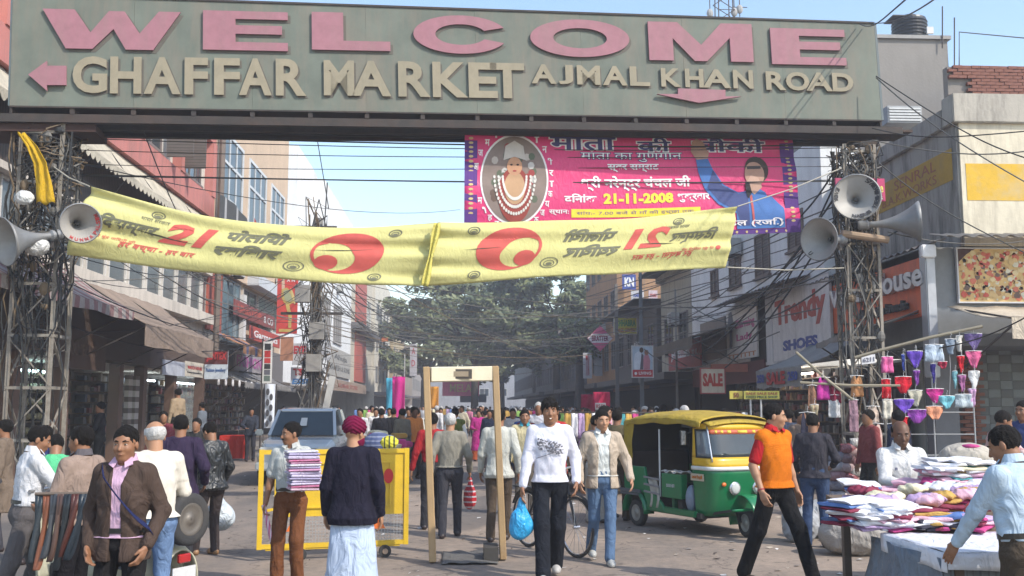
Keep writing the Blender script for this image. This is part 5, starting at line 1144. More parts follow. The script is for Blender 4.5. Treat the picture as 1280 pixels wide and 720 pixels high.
hang('white vertical sign with red letters hanging on the dark right side', 729, 740, 441, 473, 62, (.45, .45, .47), [('TITAS', .3, .1, .4, .8, (.3, .04, .05), .04)]); hang('pale oval shop sign beyond the white vertical sign', 743, 753, 437, 470, 66, (.35, .37, .40), [])
hang('red and white striped cloth hanging above the right stalls', 889, 935, 455, 465, 30.5, (.35, .10, .06), [])
# awning with sale lettering
aw = awning('grey shop awning with painted SALE and 250 on its hanging edge', Facade('R', 9.4), 22.9, 26.5, 3.35, 1.5, .70, (.30, .30, .29), .46, 0, poles=False)
ME_ = frame((9.4-1.5-.10, 26.4, 3.35-.70-.44), (0, -1, 0), (0, 0, 1))
for s_, u, w_, h_, c, z_ in (('SALE', .95, 1.5, .33, (.40, .03, .03), .05), ('250', .12, .65, .22, BL, .12), ('250', 2.65, .72, .22, BL, .12)):
    v, f = fit_text(s_, w_, h_, .004, .05); np_obj('lettering', v, f, mat('print', c), aw, True, ME_ @ Matrix.Translation((u, z_, 0)))
awning('grey tarpaulin awning under the red clothing shop sign', Facade('R', 9.5), 20.2, 22.7, 3.7, 1.3, .35, (.26, .25, .24), .12, 0, zt2=3.5)
awning('brown canvas shade over the far right stalls', Facade('R', 9.4), 33.5, 40.5, 4.6, 1.6, .5, (.16, .13, .10), .4, 0)
# beige awning at the far right in front of the corner shop
FS = Facade('S', YC-.0)
awning('large beige canvas awning of the corner shop at the right edge', FS, 9.75, 15.0, 3.72, 2.3, .42, (.48, .41, .32), .38, 0, sag=.12)
# pizza picture
pz = facade_sign('large pizza photograph panel above the beige awning on the right edge', Facade('S', YC+.2), 1200, 1392, 311, 377, (.50, .34, .16), [], d=.0, edge=(.5, .5, .52), name='picture_panel', cat='billboard')
o_ = at(1200, 377, YC+.2); w_ = at(1392, 377, YC+.2).x-o_.x; h_ = at(1200, 311, YC+.2).z-o_.z; Mp = frame((o_.x, o_.y, o_.z), (1, 0, 0), (0, 0, 1)); rr = random.Random(9)
cols_ = [(.48, .05, .02), (.60, .40, .16), (.55, .12, .05), (.65, .50, .25), (.60, .56, .42), (.10, .05, .03), (.42, .22, .06)]
bl_ = [MB() for _ in cols_]
bg_ = MB(); bg_.poly([(0, 0), (w_, 0), (w_, h_), (0, h_)], .004, Mp @ Matrix.Translation((0, 0, .001))); bg_.build('print', mat('print', (.06, .02, .015)), pz, world=True)
for cx_, cy_, R_ in ((.95, .25, 1.15), (2.9, .3, 1.1)):
    m = MB(); m.poly([(min(w_, max(0, x)), min(h_, max(0, y))) for x, y in oval(cx_, cy_, R_, R_*.85, 30)], .004, Mp @ Matrix.Translation((0, 0, .004))); m.build('print', mat('print', (.62, .42, .17)), pz, world=True)
for i in range(1500):
    k = rr.randrange(len(cols_)); cx_, cy_, R_ = ((.95, .25, 1.1), (2.9, .3, 1.05))[i % 2]; a = rr.random()*6.28; q = math.sqrt(rr.random())*R_; x, y = cx_+math.cos(a)*q, cy_+math.sin(a)*q*.85; r0 = rr.uniform(.02, .09)
    if r0 < x < w_-r0 and r0 < y < h_-r0: bl_[k].poly([(x+r0*math.cos(t)*rr.uniform(.6, 1.1), y+r0*math.sin(t)*rr.uniform(.5, 1)) for t in np.linspace(0, 6.28, 8)[:-1]], .003, Mp @ Matrix.Translation((0, 0, .009+.0004*(i % 20))))
for k, b in enumerate(bl_): b.build('pizza_topping', mat('print', cols_[k], rough=.4), pz, world=True)['kind'] = 'stuff'
# west
facade_sign('brown signboard with faded lettering above the dark bangle shops', Facade('L', XL+.36), 62, 132, 405, 458, (.07, .04, .028), [('GARMENTS', .2, .35, .6, .3, (.11, .07, .05))], d=.01)
facade_sign('white shop board above the left shops beneath the brown awning', Facade('L', XL+.15), 203, 231, 449, 468, (.42, .45, .52), [], d=.0)
facade_sign('cream notice board with small red writing beside the white shop board', Facade('L', XL+.15), 231.5, 254, 451, 470, (.55, .50, .42), [('WATCH HOUSE', .1, .5, .8, .22, RD), ('Fancy Jewellery', .1, .2, .8, .14, BK)], d=.0)
hang('dark red and white shop sign with jewellery lettering on the left side', 255, 284, 438, 474, 33.5, (.50, .56, .62), [('JENTEX', .08, .60, .86, .34, (.42, .03, .03), .05), ('Fashion Jewellery', .08, .22, .84, .16, (.05, .12, .30))], shapes=[('print', [(0, .52), (1, .52), (1, 1), (0, 1)], (.10, .02, .02), -.001)])
facade_sign('purple graffiti styled shop board under the red signs', Facade('L', XL+.1), 293, 329, 437, 462, (.30, .27, .28), [('FASHION', .06, .2, .86, .6, (.36, .08, .26), .03)], d=.0)
facade_sign('upper red shop board with raised letters on the beige building', Facade('L', XL+.1), 293, 344, 373, 393, (.20, .045, .04), [('UNISTOP', .06, .25, .56, .55, (.38, .07, .05), .03), ('& CO', .68, .25, .26, .5, (.5, .5, .5))], d=.0)
facade_sign('lower red shop board with pale script on the beige building', Facade('L', XL+.15), 313, 350, 406, 424, (.38, .05, .035), [('Garments', .1, .25, .8, .5, WH, .02)], d=.0)
WP = hang('tall red poster of a golden wristwatch beside the concrete pole', 345, 371, 345, 417, 43.0, (.52, .05, .04), [('A N', .45, .90, .4, .045, WH, .02)], name='poster', cat='poster', th=.05)
a = at(345, 417, 43); w_ = (at(371, 417, 43)-a).length; h_ = (at(345, 345, 43)-a).z; Mw = frame(a, (1, 0, 0), (0, 0, 1)); gold = mat('print', (.50, .36, .10), rough=.4)
for nm, pts, dz, c in (('print', [(.20, 1), (.34, 1), (.36, .78), (.22, .76)], .004, (.55, .42, .30)), ('print', [(.22, .77), (.46, .80), (.74, .72), (.90, .56), (.62, .50), (.34, .54), (.20, .64)], .005, (.45, .33, .10)), ('print', [(.30, .74), (.48, .77), (.66, .68), (.76, .58), (.58, .54), (.38, .58)], .012, (.30, .32, .20)), ('print', [(.40, .54), (.58, .53), (.74, .30), (.72, .10), (.58, .10), (.58, .28)], .006, (.50, .38, .12)), ('print', [(.14, .03), (.80, .03), (.80, .08), (.14, .08)], .007, (.5, .36, .10)), ('print', [(.62, .80), (.74, .74), (.94, .56), (.86, .50), (.74, .62)], .008, (.55, .45, .2))):
    m = MB(); m.poly([(x*w_, y*h_) for x, y in pts], .005, Mw @ Matrix.Translation((0, 0, dz))); m.build(nm, mat('print', c, rough=.5), WP, world=True)
hang('orange and green poster below the wristwatch poster', 350, 366, 421, 451, 44.5, (.42, .20, .12), [], name='poster', cat='poster')
hang('white optical shop sign with red letters beside the concrete pole', 365, 383, 429, 456, 47, (.45, .46, .48), [('EYE', .1, .5, .85, .38, (.42, .03, .04), .05)]); hang('white sign with red TS and blue letters beside the pole', 363, 388, 459, 482, 47.5, (.55, .57, .60), [('TS', .12, .55, .5, .38, (.42, .03, .04), .05), ('ESSI', .06, .08, .85, .30, (.05, .18, .42), .04, .2)])
hang('white blank box sign right of the concrete pole', 402, 413, 428, 450, 45, (.55, .57, .60), [])
m = MB(); pA = at(326, 520, 33); 
VS = thing('pole_sign', 'tall narrow black white and red sign on a thin pole at left kerb', 'sign', (pA.x, 33, 0)); MB().tube([(0, 0, 0), (0, 0, at(326, 424, 33).z)], .03, 8).build('pole', IRON, VS)
a = at(328, 479, 33)-VS.location; b = at(341, 427, 33)-VS.location; m = MB(); m.box(a.x, b.x, -.04, 0, a.z, b.z); m.build('panel', mat('sign_panel', (.60, .60, .58)), VS)
for i, (c, h0, h1) in enumerate(((BK, .80, .95), (RD, .62, .78), (RD, .48, .60), (BK, .34, .46), ((.10, .10, .12), .20, .32), ((.10, .14, .12), .05, .18))): m = MB(); m.box(a.x+.05, b.x-.05, -.048, -.042, a.z+(b.z-a.z)*h0, a.z+(b.z-a.z)*h1); m.build('print', mat('print', c), VS)
pA = at(337, 530, 29); SB = thing('banner_stand', 'white standing banner with black shoe prints by the left kerb', 'banner', (pA.x, 29, 0)); a = at(330, 535, 29)-SB.location; b = at(344, 480, 29)-SB.location
m = MB(); m.grid(lambda u, v: (a.x+(b.x-a.x)*u, .03*math.sin(u*5+v*3), a.z+(b.z-a.z)*v), 8, 16); m.build('fabric', mat('white_cloth', (.62, .66, .74), rough=.8), SB, solid=.01)
m = MB(); m.tube([(a.x-.03, .05, 0), (a.x-.03, .05, b.z)], .015, 6); m.tube([(b.x+.03, .05, 0), (b.x+.03, .05, b.z)], .015, 6); m.build('frame', IRON, SB)
for i in range(7): m = MB(); cx_ = a.x+(b.x-a.x)*(.3+.35*(i % 2)); cz_ = a.z+(b.z-a.z)*(.1+.12*i); m.poly([(cx_+x, cz_+y) for x, y in oval(0, 0, .05, .10, 9)], .008, Matrix(((1, 0, 0, 0), (0, 0, -1, -.03), (0, 1, 0, 0), (0, 0, 0, 1)))); m.build('print', mat('print', (.06, .06, .07)), SB)
facade_sign('grey signboard with dark handwritten letters on the white building', Facade('L', -9.35), 411, 438, 431, 468, (.36, .35, .33), [('Ahuja', .2, .55, .6, .25, (.08, .08, .08)), ('RAMESH & SONS', .05, .2, .9, .2, (.10, .10, .10))], d=.0)
facade_sign('long brown awning board with faint red letters on the left side', Facade('L', -9.1), 411, 458, 472, 487, (.30, .22, .17), [('KUMAR STORE', .2, .3, .5, .4, (.30, .08, .06))], d=.0)
hang('orange cloth hung above the far left awnings', 477, 485, 422, 427, 75, (.45, .12, .04), [])
hang('distant vertical white sign with red letters A and D', 512, 521, 430, 470, 80, (.40, .38, .40), [('A', .25, .68, .5, .2, (.35, .04, .05)), ('D', .25, .3, .5, .2, (.35, .04, .05))])
hang('distant pink banner framed by the metal detector', 553, 599, 475, 495, 95, (.62, .12, .26), [('MELA', .2, .25, .6, .5, (.55, .4, .2))])
hang('distant dark blue banner beneath the pink one', 575, 608, 493, 503, 96, (.06, .09, .16), [])

# ================================================================ poles, mast, lamps
def cpole(label, px, Yp, zt, w=.30, col=(.34, .33, .31)):
    x = at(px, 520, Yp).x; t = thing('utility_pole', label, 'pole', (x, Yp, 0)); m = MB(); c = mat('pole_concrete', col, dirt=.5, dirtcol=(.18, .16, .14))
    m.lathe([(w*.62, 0), (w*.42, zt)], 4, Matrix.Rotation(R(45), 4, 'Z')); m.build('shaft', c, t, bevel=.012)
    return t, x
cp, cpx = cpole('thick concrete pole with boxes and cable clamps in front of white building', 393, 38.0, 8.9, .52)
for z, w_ in ((8.5, .9), (8.2, .7), (6.6, 1.0), (5.2, 1.3)): MB().box(-w_, w_*.8, -.32, -.22, z-.05, z+.05).build('cross_arm', IRON, cp)
for z, x0 in ((5.6, -.75), (4.2, -.2), (3.0, -.28)): MB().box(x0, x0+.55, -.62, -.28, z, z+.65).build('junction_box', mat('metal_box', (.28, .27, .25), dirt=.5), cp, bevel=.01)
m = MB(); rr = random.Random(2)
for i in range(70):
    m.cm = rr.choice((0, 1, 2)); z = rr.uniform(2.6, 8.6); pts = [(rr.gauss(0, .32), -.3+rr.gauss(0, .12), z+rr.gauss(0, .3)*q-.1*q) for q in range(6)]; m.tube(pts, rr.uniform(.012, .03), 4, cap=False)
o = m.build('cable_tangle', [CBL, CBG, CBB], cp, fix=False); o['kind'] = 'stuff'
m = MB(); a = at(330, 500, 36); b = at(400, 515, 30); m.bar(at(407, 512, 36), at(416, 470, 36), .22, .16); o = tag(m.build('leaning_post', mat('post_white', (.5, .5, .48), dirt=.4)), 'short white post leaning right beside the concrete pole', 'post')
lp, lpx = cpole('slim grey pole carrying the jeans poster on the right', 803, 32.0, 6.2, .16, (.12, .14, .16))
cpole('tall pole with cable clamps on the right by the dark shops', 772, 46, 7.4, .22, (.14, .13, .12)); cpole('distant thin pole among the crowd on the left', 505, 72, 5.5, .14); cpole('slender pole beside the green glass bay', 847, 41, 6.6, .12, (.25, .24, .22))
# antenna mast on a far roof seen over the board
mp = at(905, 20, 60); am = thing('antenna_mast', 'lattice antenna mast with small dishes rising above the board', 'antenna', (mp.x, 60, mp.z-9)); w_ = .55
for sx in (-1, 1):
    for sy in (-1, 1): MB().bar((sx*w_, sy*w_, 0), (sx*w_*.8, sy*w_*.8, 10.6), .06).build('leg', IRON, am)
for k in range(12):
    z = 2+k*.72; s_ = 1 if k % 2 else -1
    MB().bar((-w_*s_, -w_, z), (w_*s_, -w_, z+.72), .04).build('brace', IRON, am); MB().bar((-w_*s_, w_, z), (w_*s_, w_, z+.72), .04).build('brace', IRON, am); MB().bar((-w_, -w_, z), (w_, -w_, z), .035).build('rung', IRON, am)
for dx, dz in ((-1.0, 9.0), (.55, 9.1), (.9, 9.3)): MB().ball((dx, -.4, dz), (.22, .15, .3), 7).build('dish', mat('dish', (.3, .3, .3)), am); MB().bar((dx, -.4, dz-.5), (dx, -.4, dz+1.0), .05).build('dish_rod', IRON, am)
MB().tube([(.6, 0, 9.6), (1.5, 0, 9.6)], .03, 5).build('dish_rod', IRON, am)
# ================================================================ walk-through metal detector frame
DT = thing('metal_detector', 'walk through metal detector gate with brown posts and a cream header', 'metal detector', (0, 0, 0))
wd = mat('laminate_wood', (.36, .24, .12), rough=.5, var=.15, scale=3, dirt=.4, dirtcol=(.2, .14, .09)); crm_ = mat('cream_panel', (.62, .55, .40), rough=.5, dirt=.2, dirtcol=(.35, .28, .2))
PL0, PL1 = at(541, 694, 11.35), at(533, 459, 11.45); PR0, PR1 = at(629, 690, 11.5), at(619, 458, 11.6); PL0.z = PR0.z = .01
for a, b in ((PL0, PL1), (PR0, PR1)): MB().bar(a, b, .16, .075, up=(1, 0, 0)).build('post', wd, DT, bevel=.008)
a = PL1.copy(); b = PR1.copy(); a.z -= .085; b.z -= .085; a.x += .04; b.x -= .04; MB().bar(a, b, .15, .17).build('header', crm_, DT, bevel=.01)
c = a.lerp(b, .5); c.y -= .078; MB().box(c.x-.125, c.x+.125, c.y-.012, c.y, c.z-.055, c.z+.055).build('display_frame', mat('dark_metal', (.06, .05, .04)), DT); MB().box(c.x-.085, c.x+.085, c.y-.018, c.y-.0125, c.z-.03, c.z+.03).build('display', mat('display_pane', (.28, .22, .15), rough=.3), DT)
m = MB(); rr = random.Random(6); p0 = at(548, 697, 11.3)
m.grid(lambda u, v: (PL0.x+.10+(.62)*u, 11.15+.9*v, .012+.014*abs(math.sin(u*7+v*3))*math.sin(math.pi*u)+.012*math.sin(v*5+u*9)**2), 24, 20); tag(m.build('mat', cloth((.13, .125, .12)), None, smooth=True, solid=.006), 'crumpled dark grey mat lying inside the detector gate', 'mat')
MB().box(PR0.x-.22, PR0.x-.06, 11.3, 11.75, .005, .16).build('foot_box', mat('dark_metal', (.05, .045, .04)), DT)
# ================================================================ yellow barricades on wheels
yb = mat('barricade_yellow', (.62, .40, .015), rough=.45, var=.1, dirt=.3, dirtcol=(.30, .20, .05)); ox = mat('reflector_orange', (.65, .14, .02), rough=.4)
def barricade(label, A, B_, h, seed, slots=True):
    A, B_ = Vector(A), Vector(B_); d = (B_-A); L = d.length; rz = math.atan2(d.y, d.x); t = thing('barricade', label, 'barricade', A, rz, 'yellow police barricades'); z0 = .13
    m = MB()
    for x in (.03, L-.03): MB().bar((x, 0, z0), (x, 0, h), .055).build('upright', yb, t)
    for z in (z0+.03, h-.03): MB().bar((.058, 0, z), (L-.058, 0, z), .05).build('rail', yb, t)
    MB().bar((.20, 0, z0+.055), (.20, 0, h-.055), .035).build('upright', yb, t); MB().bar((.058, 0, .55), (.18, 0, .57), .03).build('rail', yb, t)
    MB().box(.22, L-.06, -.008, .008, .48, h-.056).build('sheet', yb, t)
    for (x0, x1) in ((.35, L*.46), (L*.58, L-.22)):
        b = MB(); b.bar((x0, -.018, .58), (x0, -.018, h-.16), .02); b.bar((x1, -.018, .58), (x1, -.018, h-.16), .02); b.bar((x0, -.018, h-.16), (x1, -.018, h-.16), .02); b.bar((x0, -.018, .58), (x1, -.018, .58), .02); b.build('raised_border', yb, t)
    g = MB(); n = int((L-.3)/.035)
    for i in range(n): x = .22+i*(L-.28)/n; g.bar((x, 0, z0+.05), (x, 0, .48), .005)
    for i in range(9): g.bar((.22, 0, z0+.07+i*.037), (L-.06, 0, z0+.07+i*.037), .004)
    o = g.build('wire_mesh', mat('wire', (.35, .36, .36), metal=.5, rough=.5), t); o['kind'] = 'stuff'
    for x in (.40, L-.35):
        b = MB(); b.poly([(x-.08, .32), (x+.08, .32), (x, .47)], .006, Matrix(((1, 0, 0, 0), (0, 0, -1, -.012), (0, 1, 0, 0), (0, 0, 0, 1)))); b.build('reflector', ox, t)
    for x in (.48, L-.28):
        W_ = MB(); W_.tube([(x, -.09, .07), (x, -.05, .07)], .07, 16); w = W_.build('wheel', mat('rubber', (.03, .03, .03), rough=.8), t); MB().tube([(x, -.10, .07), (x, -.091, .07)], .032, 12).build('hub', mat('hub_metal', (.35, .25, .18)), w)
        MB().bar((x-.05, -.02, .08), (x+.05, -.02, .15), .04).build('axle_plate', yb, t)
    MB().bar((.1, 0, z0-.0), (L-.1, 0, z0-.0), .03, .03).build('skid', yb, t)
    return t
a = at(320, 692, 11.5); b = at(510, 682, 11.9); a.z = b.z = 0
barricade('yellow steel barricade with orange reflectors standing in front of the blue grey car', a, b, 1.235, 1)
MB_ = MB(); x_ = at(495, 590, 11.9); MB_.poly(oval(0, 0, .055, .085, 18), .012, Matrix.Translation((at(486, 590, 11.8).x, 11.78, .92)) @ Matrix(((1, 0, 0, 0), (0, 0, -1, 0), (0, 1, 0, 0), (0, 0, 0, 1)))); tag(MB_.build('round_sign', mat('print', (.50, .02, .02), rough=.5)), 'small red round sign fixed to the barricade beside the dark blue coat', 'sign')

# ================================================================ wheel
rub = mat('rubber', (.028, .028, .03), rough=.85, bump=.2, dirt=.4, dirtcol=(.12, .10, .08))
def wheel(par, c, r, w, axis='y', rim=(.25, .25, .25), name='wheel'):
    q = Matrix.Rotation(R(90), 4, 'X') if axis == 'y' else Matrix.Rotation(R(90), 4, 'Y'); Mw = Matrix.Translation(c) @ q
    prof = [(r*.62, -w*.45), (r*.80, -w*.5), (r*.94, -w*.45), (r, -w*.28), (r, w*.28), (r*.94, w*.45), (r*.80, w*.5), (r*.62, w*.45)]
    t = MB().lathe(prof, 26, Mw, cap=False).build(name, rub, par, smooth=True, fix=False)
    m = MB(); m.lathe([(r*.64, -w*.40), (r*.60, -w*.46), (r*.5, -w*.34), (r*.22, -w*.30), (r*.18, -w*.42), (.005, -w*.42)], 20, Mw, cap=False); m.lathe([(.005, w*.42), (r*.18, w*.42), (r*.22, w*.30), (r*.5, w*.34), (r*.60, w*.46), (r*.64, w*.40)], 20, Mw, cap=False)
    m.build('rim', mat('rim', rim, rough=.45, metal=.4, dirt=.5, dirtcol=(.1, .08, .06)), t, smooth=True, fix=False); return t

# ================================================================ three wheeler (x forward, y left)
rp = at(797, 655, 14.6); fp = at(936, 672, 12.95); dv = Vector((fp.x-rp.x, fp.y-rp.y, 0)); AZ = math.atan2(dv.y, dv.x)-R(7)
ctr = Vector((rp.x, rp.y, 0))+Vector((-math.sin(AZ), math.cos(AZ), 0))*.60    # right rear wheel to the axle middle
AR = thing('auto_rickshaw', 'green and yellow three wheeled auto rickshaw parked with its open right side showing', 'auto rickshaw', ctr, AZ-R(4), sc=.92)
gn_ = mat('green_paint', (.004, .155, .055), rough=.32, var=.08, scale=2, bump=.02, coat=.25, dirt=.35, dirtcol=(.035, .11, .05)); yl_ = mat('yellow_paint_vehicle', (.60, .36, .012), rough=.35, var=.06, bump=.02, coat=.2, dirt=.15, dirtcol=(.3, .2, .05)); hood = mat('yellow_canvas', (.36, .25, .025), rough=.8, var=.14, scale=3, bump=.2, wrinkle=.5, dirt=.7, dirtcol=(.17, .12, .04))
blk = mat('black_rubber', (.02, .02, .02), rough=.6); chrome = mat('bright_metal', (.55, .55, .56), rough=.25, metal=.8, bump=0); din = mat('dark_cabin', (.025, .022, .02), rough=.8)
WB = 2.0
# front cowl: rounded U in plan, patches of one curved surface
def cow(a, z, off=0.0):
    """a -1 (left rear edge) .. 0 (nose) .. 1 (right rear edge)"""
    f = min(1, max(0, (z-.30)/.65)); hw = .54+.06*f; nose = 1.80+.26*f**.7; back = 1.42
    if z > 1.0: nose -= (z-1.0)*.36; hw -= (z-1.0)*.05
    if z > 1.0: back = 1.42+(z-1.0)*.0
    t = abs(a); s_ = 1 if a < 0 else -1       # +y is left
    # side straight part then rounded corner then front
    if t > .62: k = (1-t)/.38; x = back+(nose-.30-back)*k; y = hw; nx, ny = 0, 1
    else:
        an = (t/.62)*math.pi/2; e = .62; cx = math.cos(an)**e; sy = math.sin(an)**e; x = nose-.30+.30*cx; y = hw*sy if True else 0; nx, ny = math.cos(an), math.sin(an)
    return Vector((x+nx*off, s_*(y+ny*off), z))
def patch(nm, mt, a0, a1, z0, z1, off=0, nu=24, nv=8, par=None, th=.014, rr_=0):
    m = MB(); m.grid(lambda u, v: cow(a0+(a1-a0)*u, z0+(z1-z0)*v, off), nu, nv); return m.build(nm, mt, par or AR, smooth=True, solid=th)
patch('front_cowl', gn_, -1, 1, .30, .985, nu=50); patch('white_band', mat('white_band', (.60, .62, .60), rough=.4), -1, 1, .955, 1.01, .016, 50, 2); patch('yellow_belt', yl_, -1, 1, 1.0, 1.14, 0, 50, 3)
patch('door_pillar', yl_, .86, 1.0, 1.13, 1.60, 0, 4, 6); patch('door_pillar', yl_, -1.0, -.86, 1.13, 1.60, 0, 4, 6); patch('brow', yl_, -1, 1, 1.535, 1.62, 0, 50, 2)
for s_ in (1, -1): patch('quarter_glass', glass('cab_glass', (.16, .19, .22), .08), s_*.42, s_*.87, 1.135, 1.54, -.004, 12, 6, th=.006)
for s_ in (1, -1): patch('glass_seal', blk, s_*.42, s_*.87, 1.13, 1.15, .008, 12, 1); patch('glass_seal', blk, s_*.42, s_*.87, 1.52, 1.54, .008, 12, 1); patch('glass_seal', blk, s_*.85, s_*.87, 1.13, 1.54, .008, 2, 6)
w_ = patch('windscreen', mat('screen_glass', (.04, .05, .055), rough=.06, var=.3, bump=.02, alpha=.78, spec=.9), -.42, .42, 1.135, 1.54, -.002, 20, 6, th=.006)
for s_ in (1, -1): patch('windscreen_trim', chrome, s_*.40, s_*.43, 1.08, 1.58, .012, 2, 8)
patch('sun_strip', mat('red_yellow_strip', (.42, .08, .03), rough=.5), -.40, .40, 1.47, 1.54, .006, 16, 2, th=.004)
for i in range(7): patch('sun_strip_mark', mat('print', (.60, .45, .05)), -.30+i*.09, -.26+i*.09, 1.485, 1.525, .011, 2, 2, th=.002)
# mudguard nose, lamp, bumper, front wheel
m = MB(); m.grid(lambda u, v: (1.98+.36*math.cos(R(200)-R(185)*u)+.04, (v-.5)*.26*(1-.3*abs(u-.5)), .27+.33*math.sin(R(200)-R(185)*u)), 16, 6); m.build('mudguard', gn_, AR, smooth=True, solid=.015)
wheel(AR, (2.0, 0, .205), .205, .10, rim=(.30, .32, .30)); MB().bar((1.92, .08, .2), (1.75, .08, .62), .045).build('fork', blk, AR); MB().bar((1.92, -.08, .2), (1.75, -.08, .62), .045).build('fork', blk, AR)
for s_ in (-1, 1):
    hl = MB().lathe([(.085, -.05), (.10, -.01), (.095, .01)], 20, Matrix.Translation((2.01, s_*.21, .70)) @ Matrix.Rotation(R(90), 4, 'Y')).build('headlight', chrome, AR, smooth=True)
    m = MB(); m.ball((2.01+.012, s_*.21, .70), (.025, .08, .08), 8); m.build('lamp_glass', mat('lamp_glass', (.45, .47, .46), rough=.1), hl, smooth=True)
    MB().ball((2.0, s_*.40, .76), (.03, .04, .03), 7).build('indicator', ox, AR)
MB().bar((2.14, -.36, .40), (2.14, .36, .40), .05, .035, (0, 0, 1)).build('bumper', gn_, AR, bevel=.01); MB().bar((1.7, -.46, .33), (2.12, -.36, .40), .035).build('bumper_arm', blk, AR)
# side badge plate in orange
m = MB(); c = cow(.82, .86, .02); m.box(c.x-.13, c.x+.22, -c.y*-1-.012, -c.y*-1+.0, .80, .91) if False else m.box(c.x-.16, c.x+.20, c.y-.014, c.y-.002, .80, .90); bp_ = m.build('badge', mat('badge_frame', (.45, .40, .30), rough=.4), AR)
v, f = fit_text('ताज टैक्सी', .30, .065, .006, .03); np_obj('lettering', v, f, mat('print', (.50, .16, .02)), bp_, False, frame((c.x-.13, c.y-.015, .817), (1, 0, 0), (0, 0, 1)))
# floor, sill, rear tub
m = MB(); m.box(-.40, 1.62, -.60, .60, .26, .33); m.build('floor', blk, AR); m = MB(); m.box(.10, 1.5, -.64, -.56, .27, .36); m.box(.10, 1.5, .56, .64, .27, .36); m.build('sill', gn_, AR, bevel=.015)
def tub(side):
    s_ = side; pts = [(-.62, .93), (-.60, .60), (-.50, .42), (-.36, .40), (-.30, .46), (-.20, .52), (0, .54), (.18, .50), (.26, .40), (.30, .30), (.75, .29), (.62, .50), (.34, .62), (.28, .93)]
    m = MB(); m.poly([(x, z) for x, z in (pts if s_ < 0 else pts)], .05, Matrix(((1, 0, 0, 0), (0, 0, -s_ if s_ < 0 else -1, (.62*s_) if s_ < 0 else .67), (0, 1, 0, 0), (0, 0, 0, 1)))); return m.build('side_panel', gn_, AR, bevel=.008)
m = MB(); pts = [(-.66, .93), (-.66, .58), (-.40, .54), (-.25, .56), (0, .57), (.20, .52), (.28, .40), (.32, .30), (.78, .29), (.70, .40), (.42, .60), (.30, .70), (.24, .93)]
for s_ in (-1, 1):
    m = MB(); y0 = -.645 if s_ < 0 else .595; m.poly(pts, .05, Matrix(((1, 0, 0, 0), (0, 0, -1, y0+.05), (0, 1, 0, 0), (0, 0, 0, 1)))); m.build('side_panel', gn_, AR, bevel=.01)
    m = MB(); m.grid(lambda u, v: (-.02+.30*math.cos(R(190)*u-R(5)), s_*(.50+.19*v), .215+.30*math.sin(R(190)*u-R(5))+.02), 14, 2); m.build('wheel_arch', gn_, AR, smooth=True, solid=.02)
    m = MB(); m.bar((-.70, s_*.70, .55), (.20, s_*.70, .55), .03, .05); m.bar((-.70, s_*.70, .50), (.15, s_*.70, .50), .02, .03); m.build('side_bumper', mat('bumper_grey', (.10, .11, .12)), AR)
    wheel(AR, (0, s_*.60, .205), .205, .11, rim=(.34, .33, .30))
m = MB(); m.box(-.68, -.62, -.60, .60, .33, .93); m.build('rear_panel', gn_, AR, bevel=.01)
m = MB(); m.box(-.45, .25, -.56, .56, .33, .62); m.build('rear_seat_base', din, AR); m = MB(); m.box(-.40, .22, -.55, .55, .62, .74); m.build('rear_seat', mat('seat_vinyl', (.05, .04, .04), rough=.4), AR, bevel=.03); m = MB(); m.box(-.58, -.42, -.55, .55, .66, 1.15); m.build('rear_backrest', mat('seat_vinyl', (.05, .04, .04), rough=.4), AR, bevel=.03)
m = MB(); m.box(.86, .92, -.57, .57, .33, .86); m.build('partition', mat('partition', (.02, .10, .05), rough=.5), AR); m = MB(); m.box(.93, 1.18, -.40, .40, .62, .72); m.build('driver_seat', mat('seat_vinyl', (.04, .035, .035), rough=.4), AR, bevel=.02)
# open box beside the driver partition with papers and plate
m = MB(); m.box(.66, 1.16, -.62, -.50, .50, .86); bx = m.build('side_box', gn_, AR, bevel=.01); v, f = fit_text('DL1R E 4071', .20, .05, .004, .01); np_obj('lettering', v, f, mat('print', (.5, .5, .5)), bx, False, frame((.80, -.624, .66), (1, 0, 0), (0, 0, 1)))
m = MB(); m.grid(lambda u, v: (.62+.52*u, -.60+.22*v, .865+.025*math.sin(u*17)*math.sin(v*5+u*3)+.02), 16, 5); m.build('newspaper', mat('paper', (.50, .47, .44), wrinkle=.6), AR, solid=.01)
for i in range(3): MB().bar((.24, -.65, .56+i*.11), (.64, -.65, .54+i*.11), .02, .03).build('grab_bar', mat('grey_tube', (.22, .22, .23), rough=.4), AR)
m = MB(); m.grid(lambda u, v: (.36+.24*u+.04*math.sin(v*4), -.63-.02*math.sin(u*9), .33+.42*v), 8, 10); m.build('towel', cloth((.40, .38, .34)), AR, smooth=True, solid=.012)
o = lump('water_can', None, None, (1.28, -.52, .52), (.10, .10, .20), mat('blue_plastic', (.16, .20, .27), rough=.4), 3, .012, .006, parent=AR)
m = MB(); m.box(1.05, 1.16, -.60, -.48, .30, .48); m.box(1.10, 1.14, -.56, -.52, .48, .60); m.build('fire_extinguisher', blk, AR)
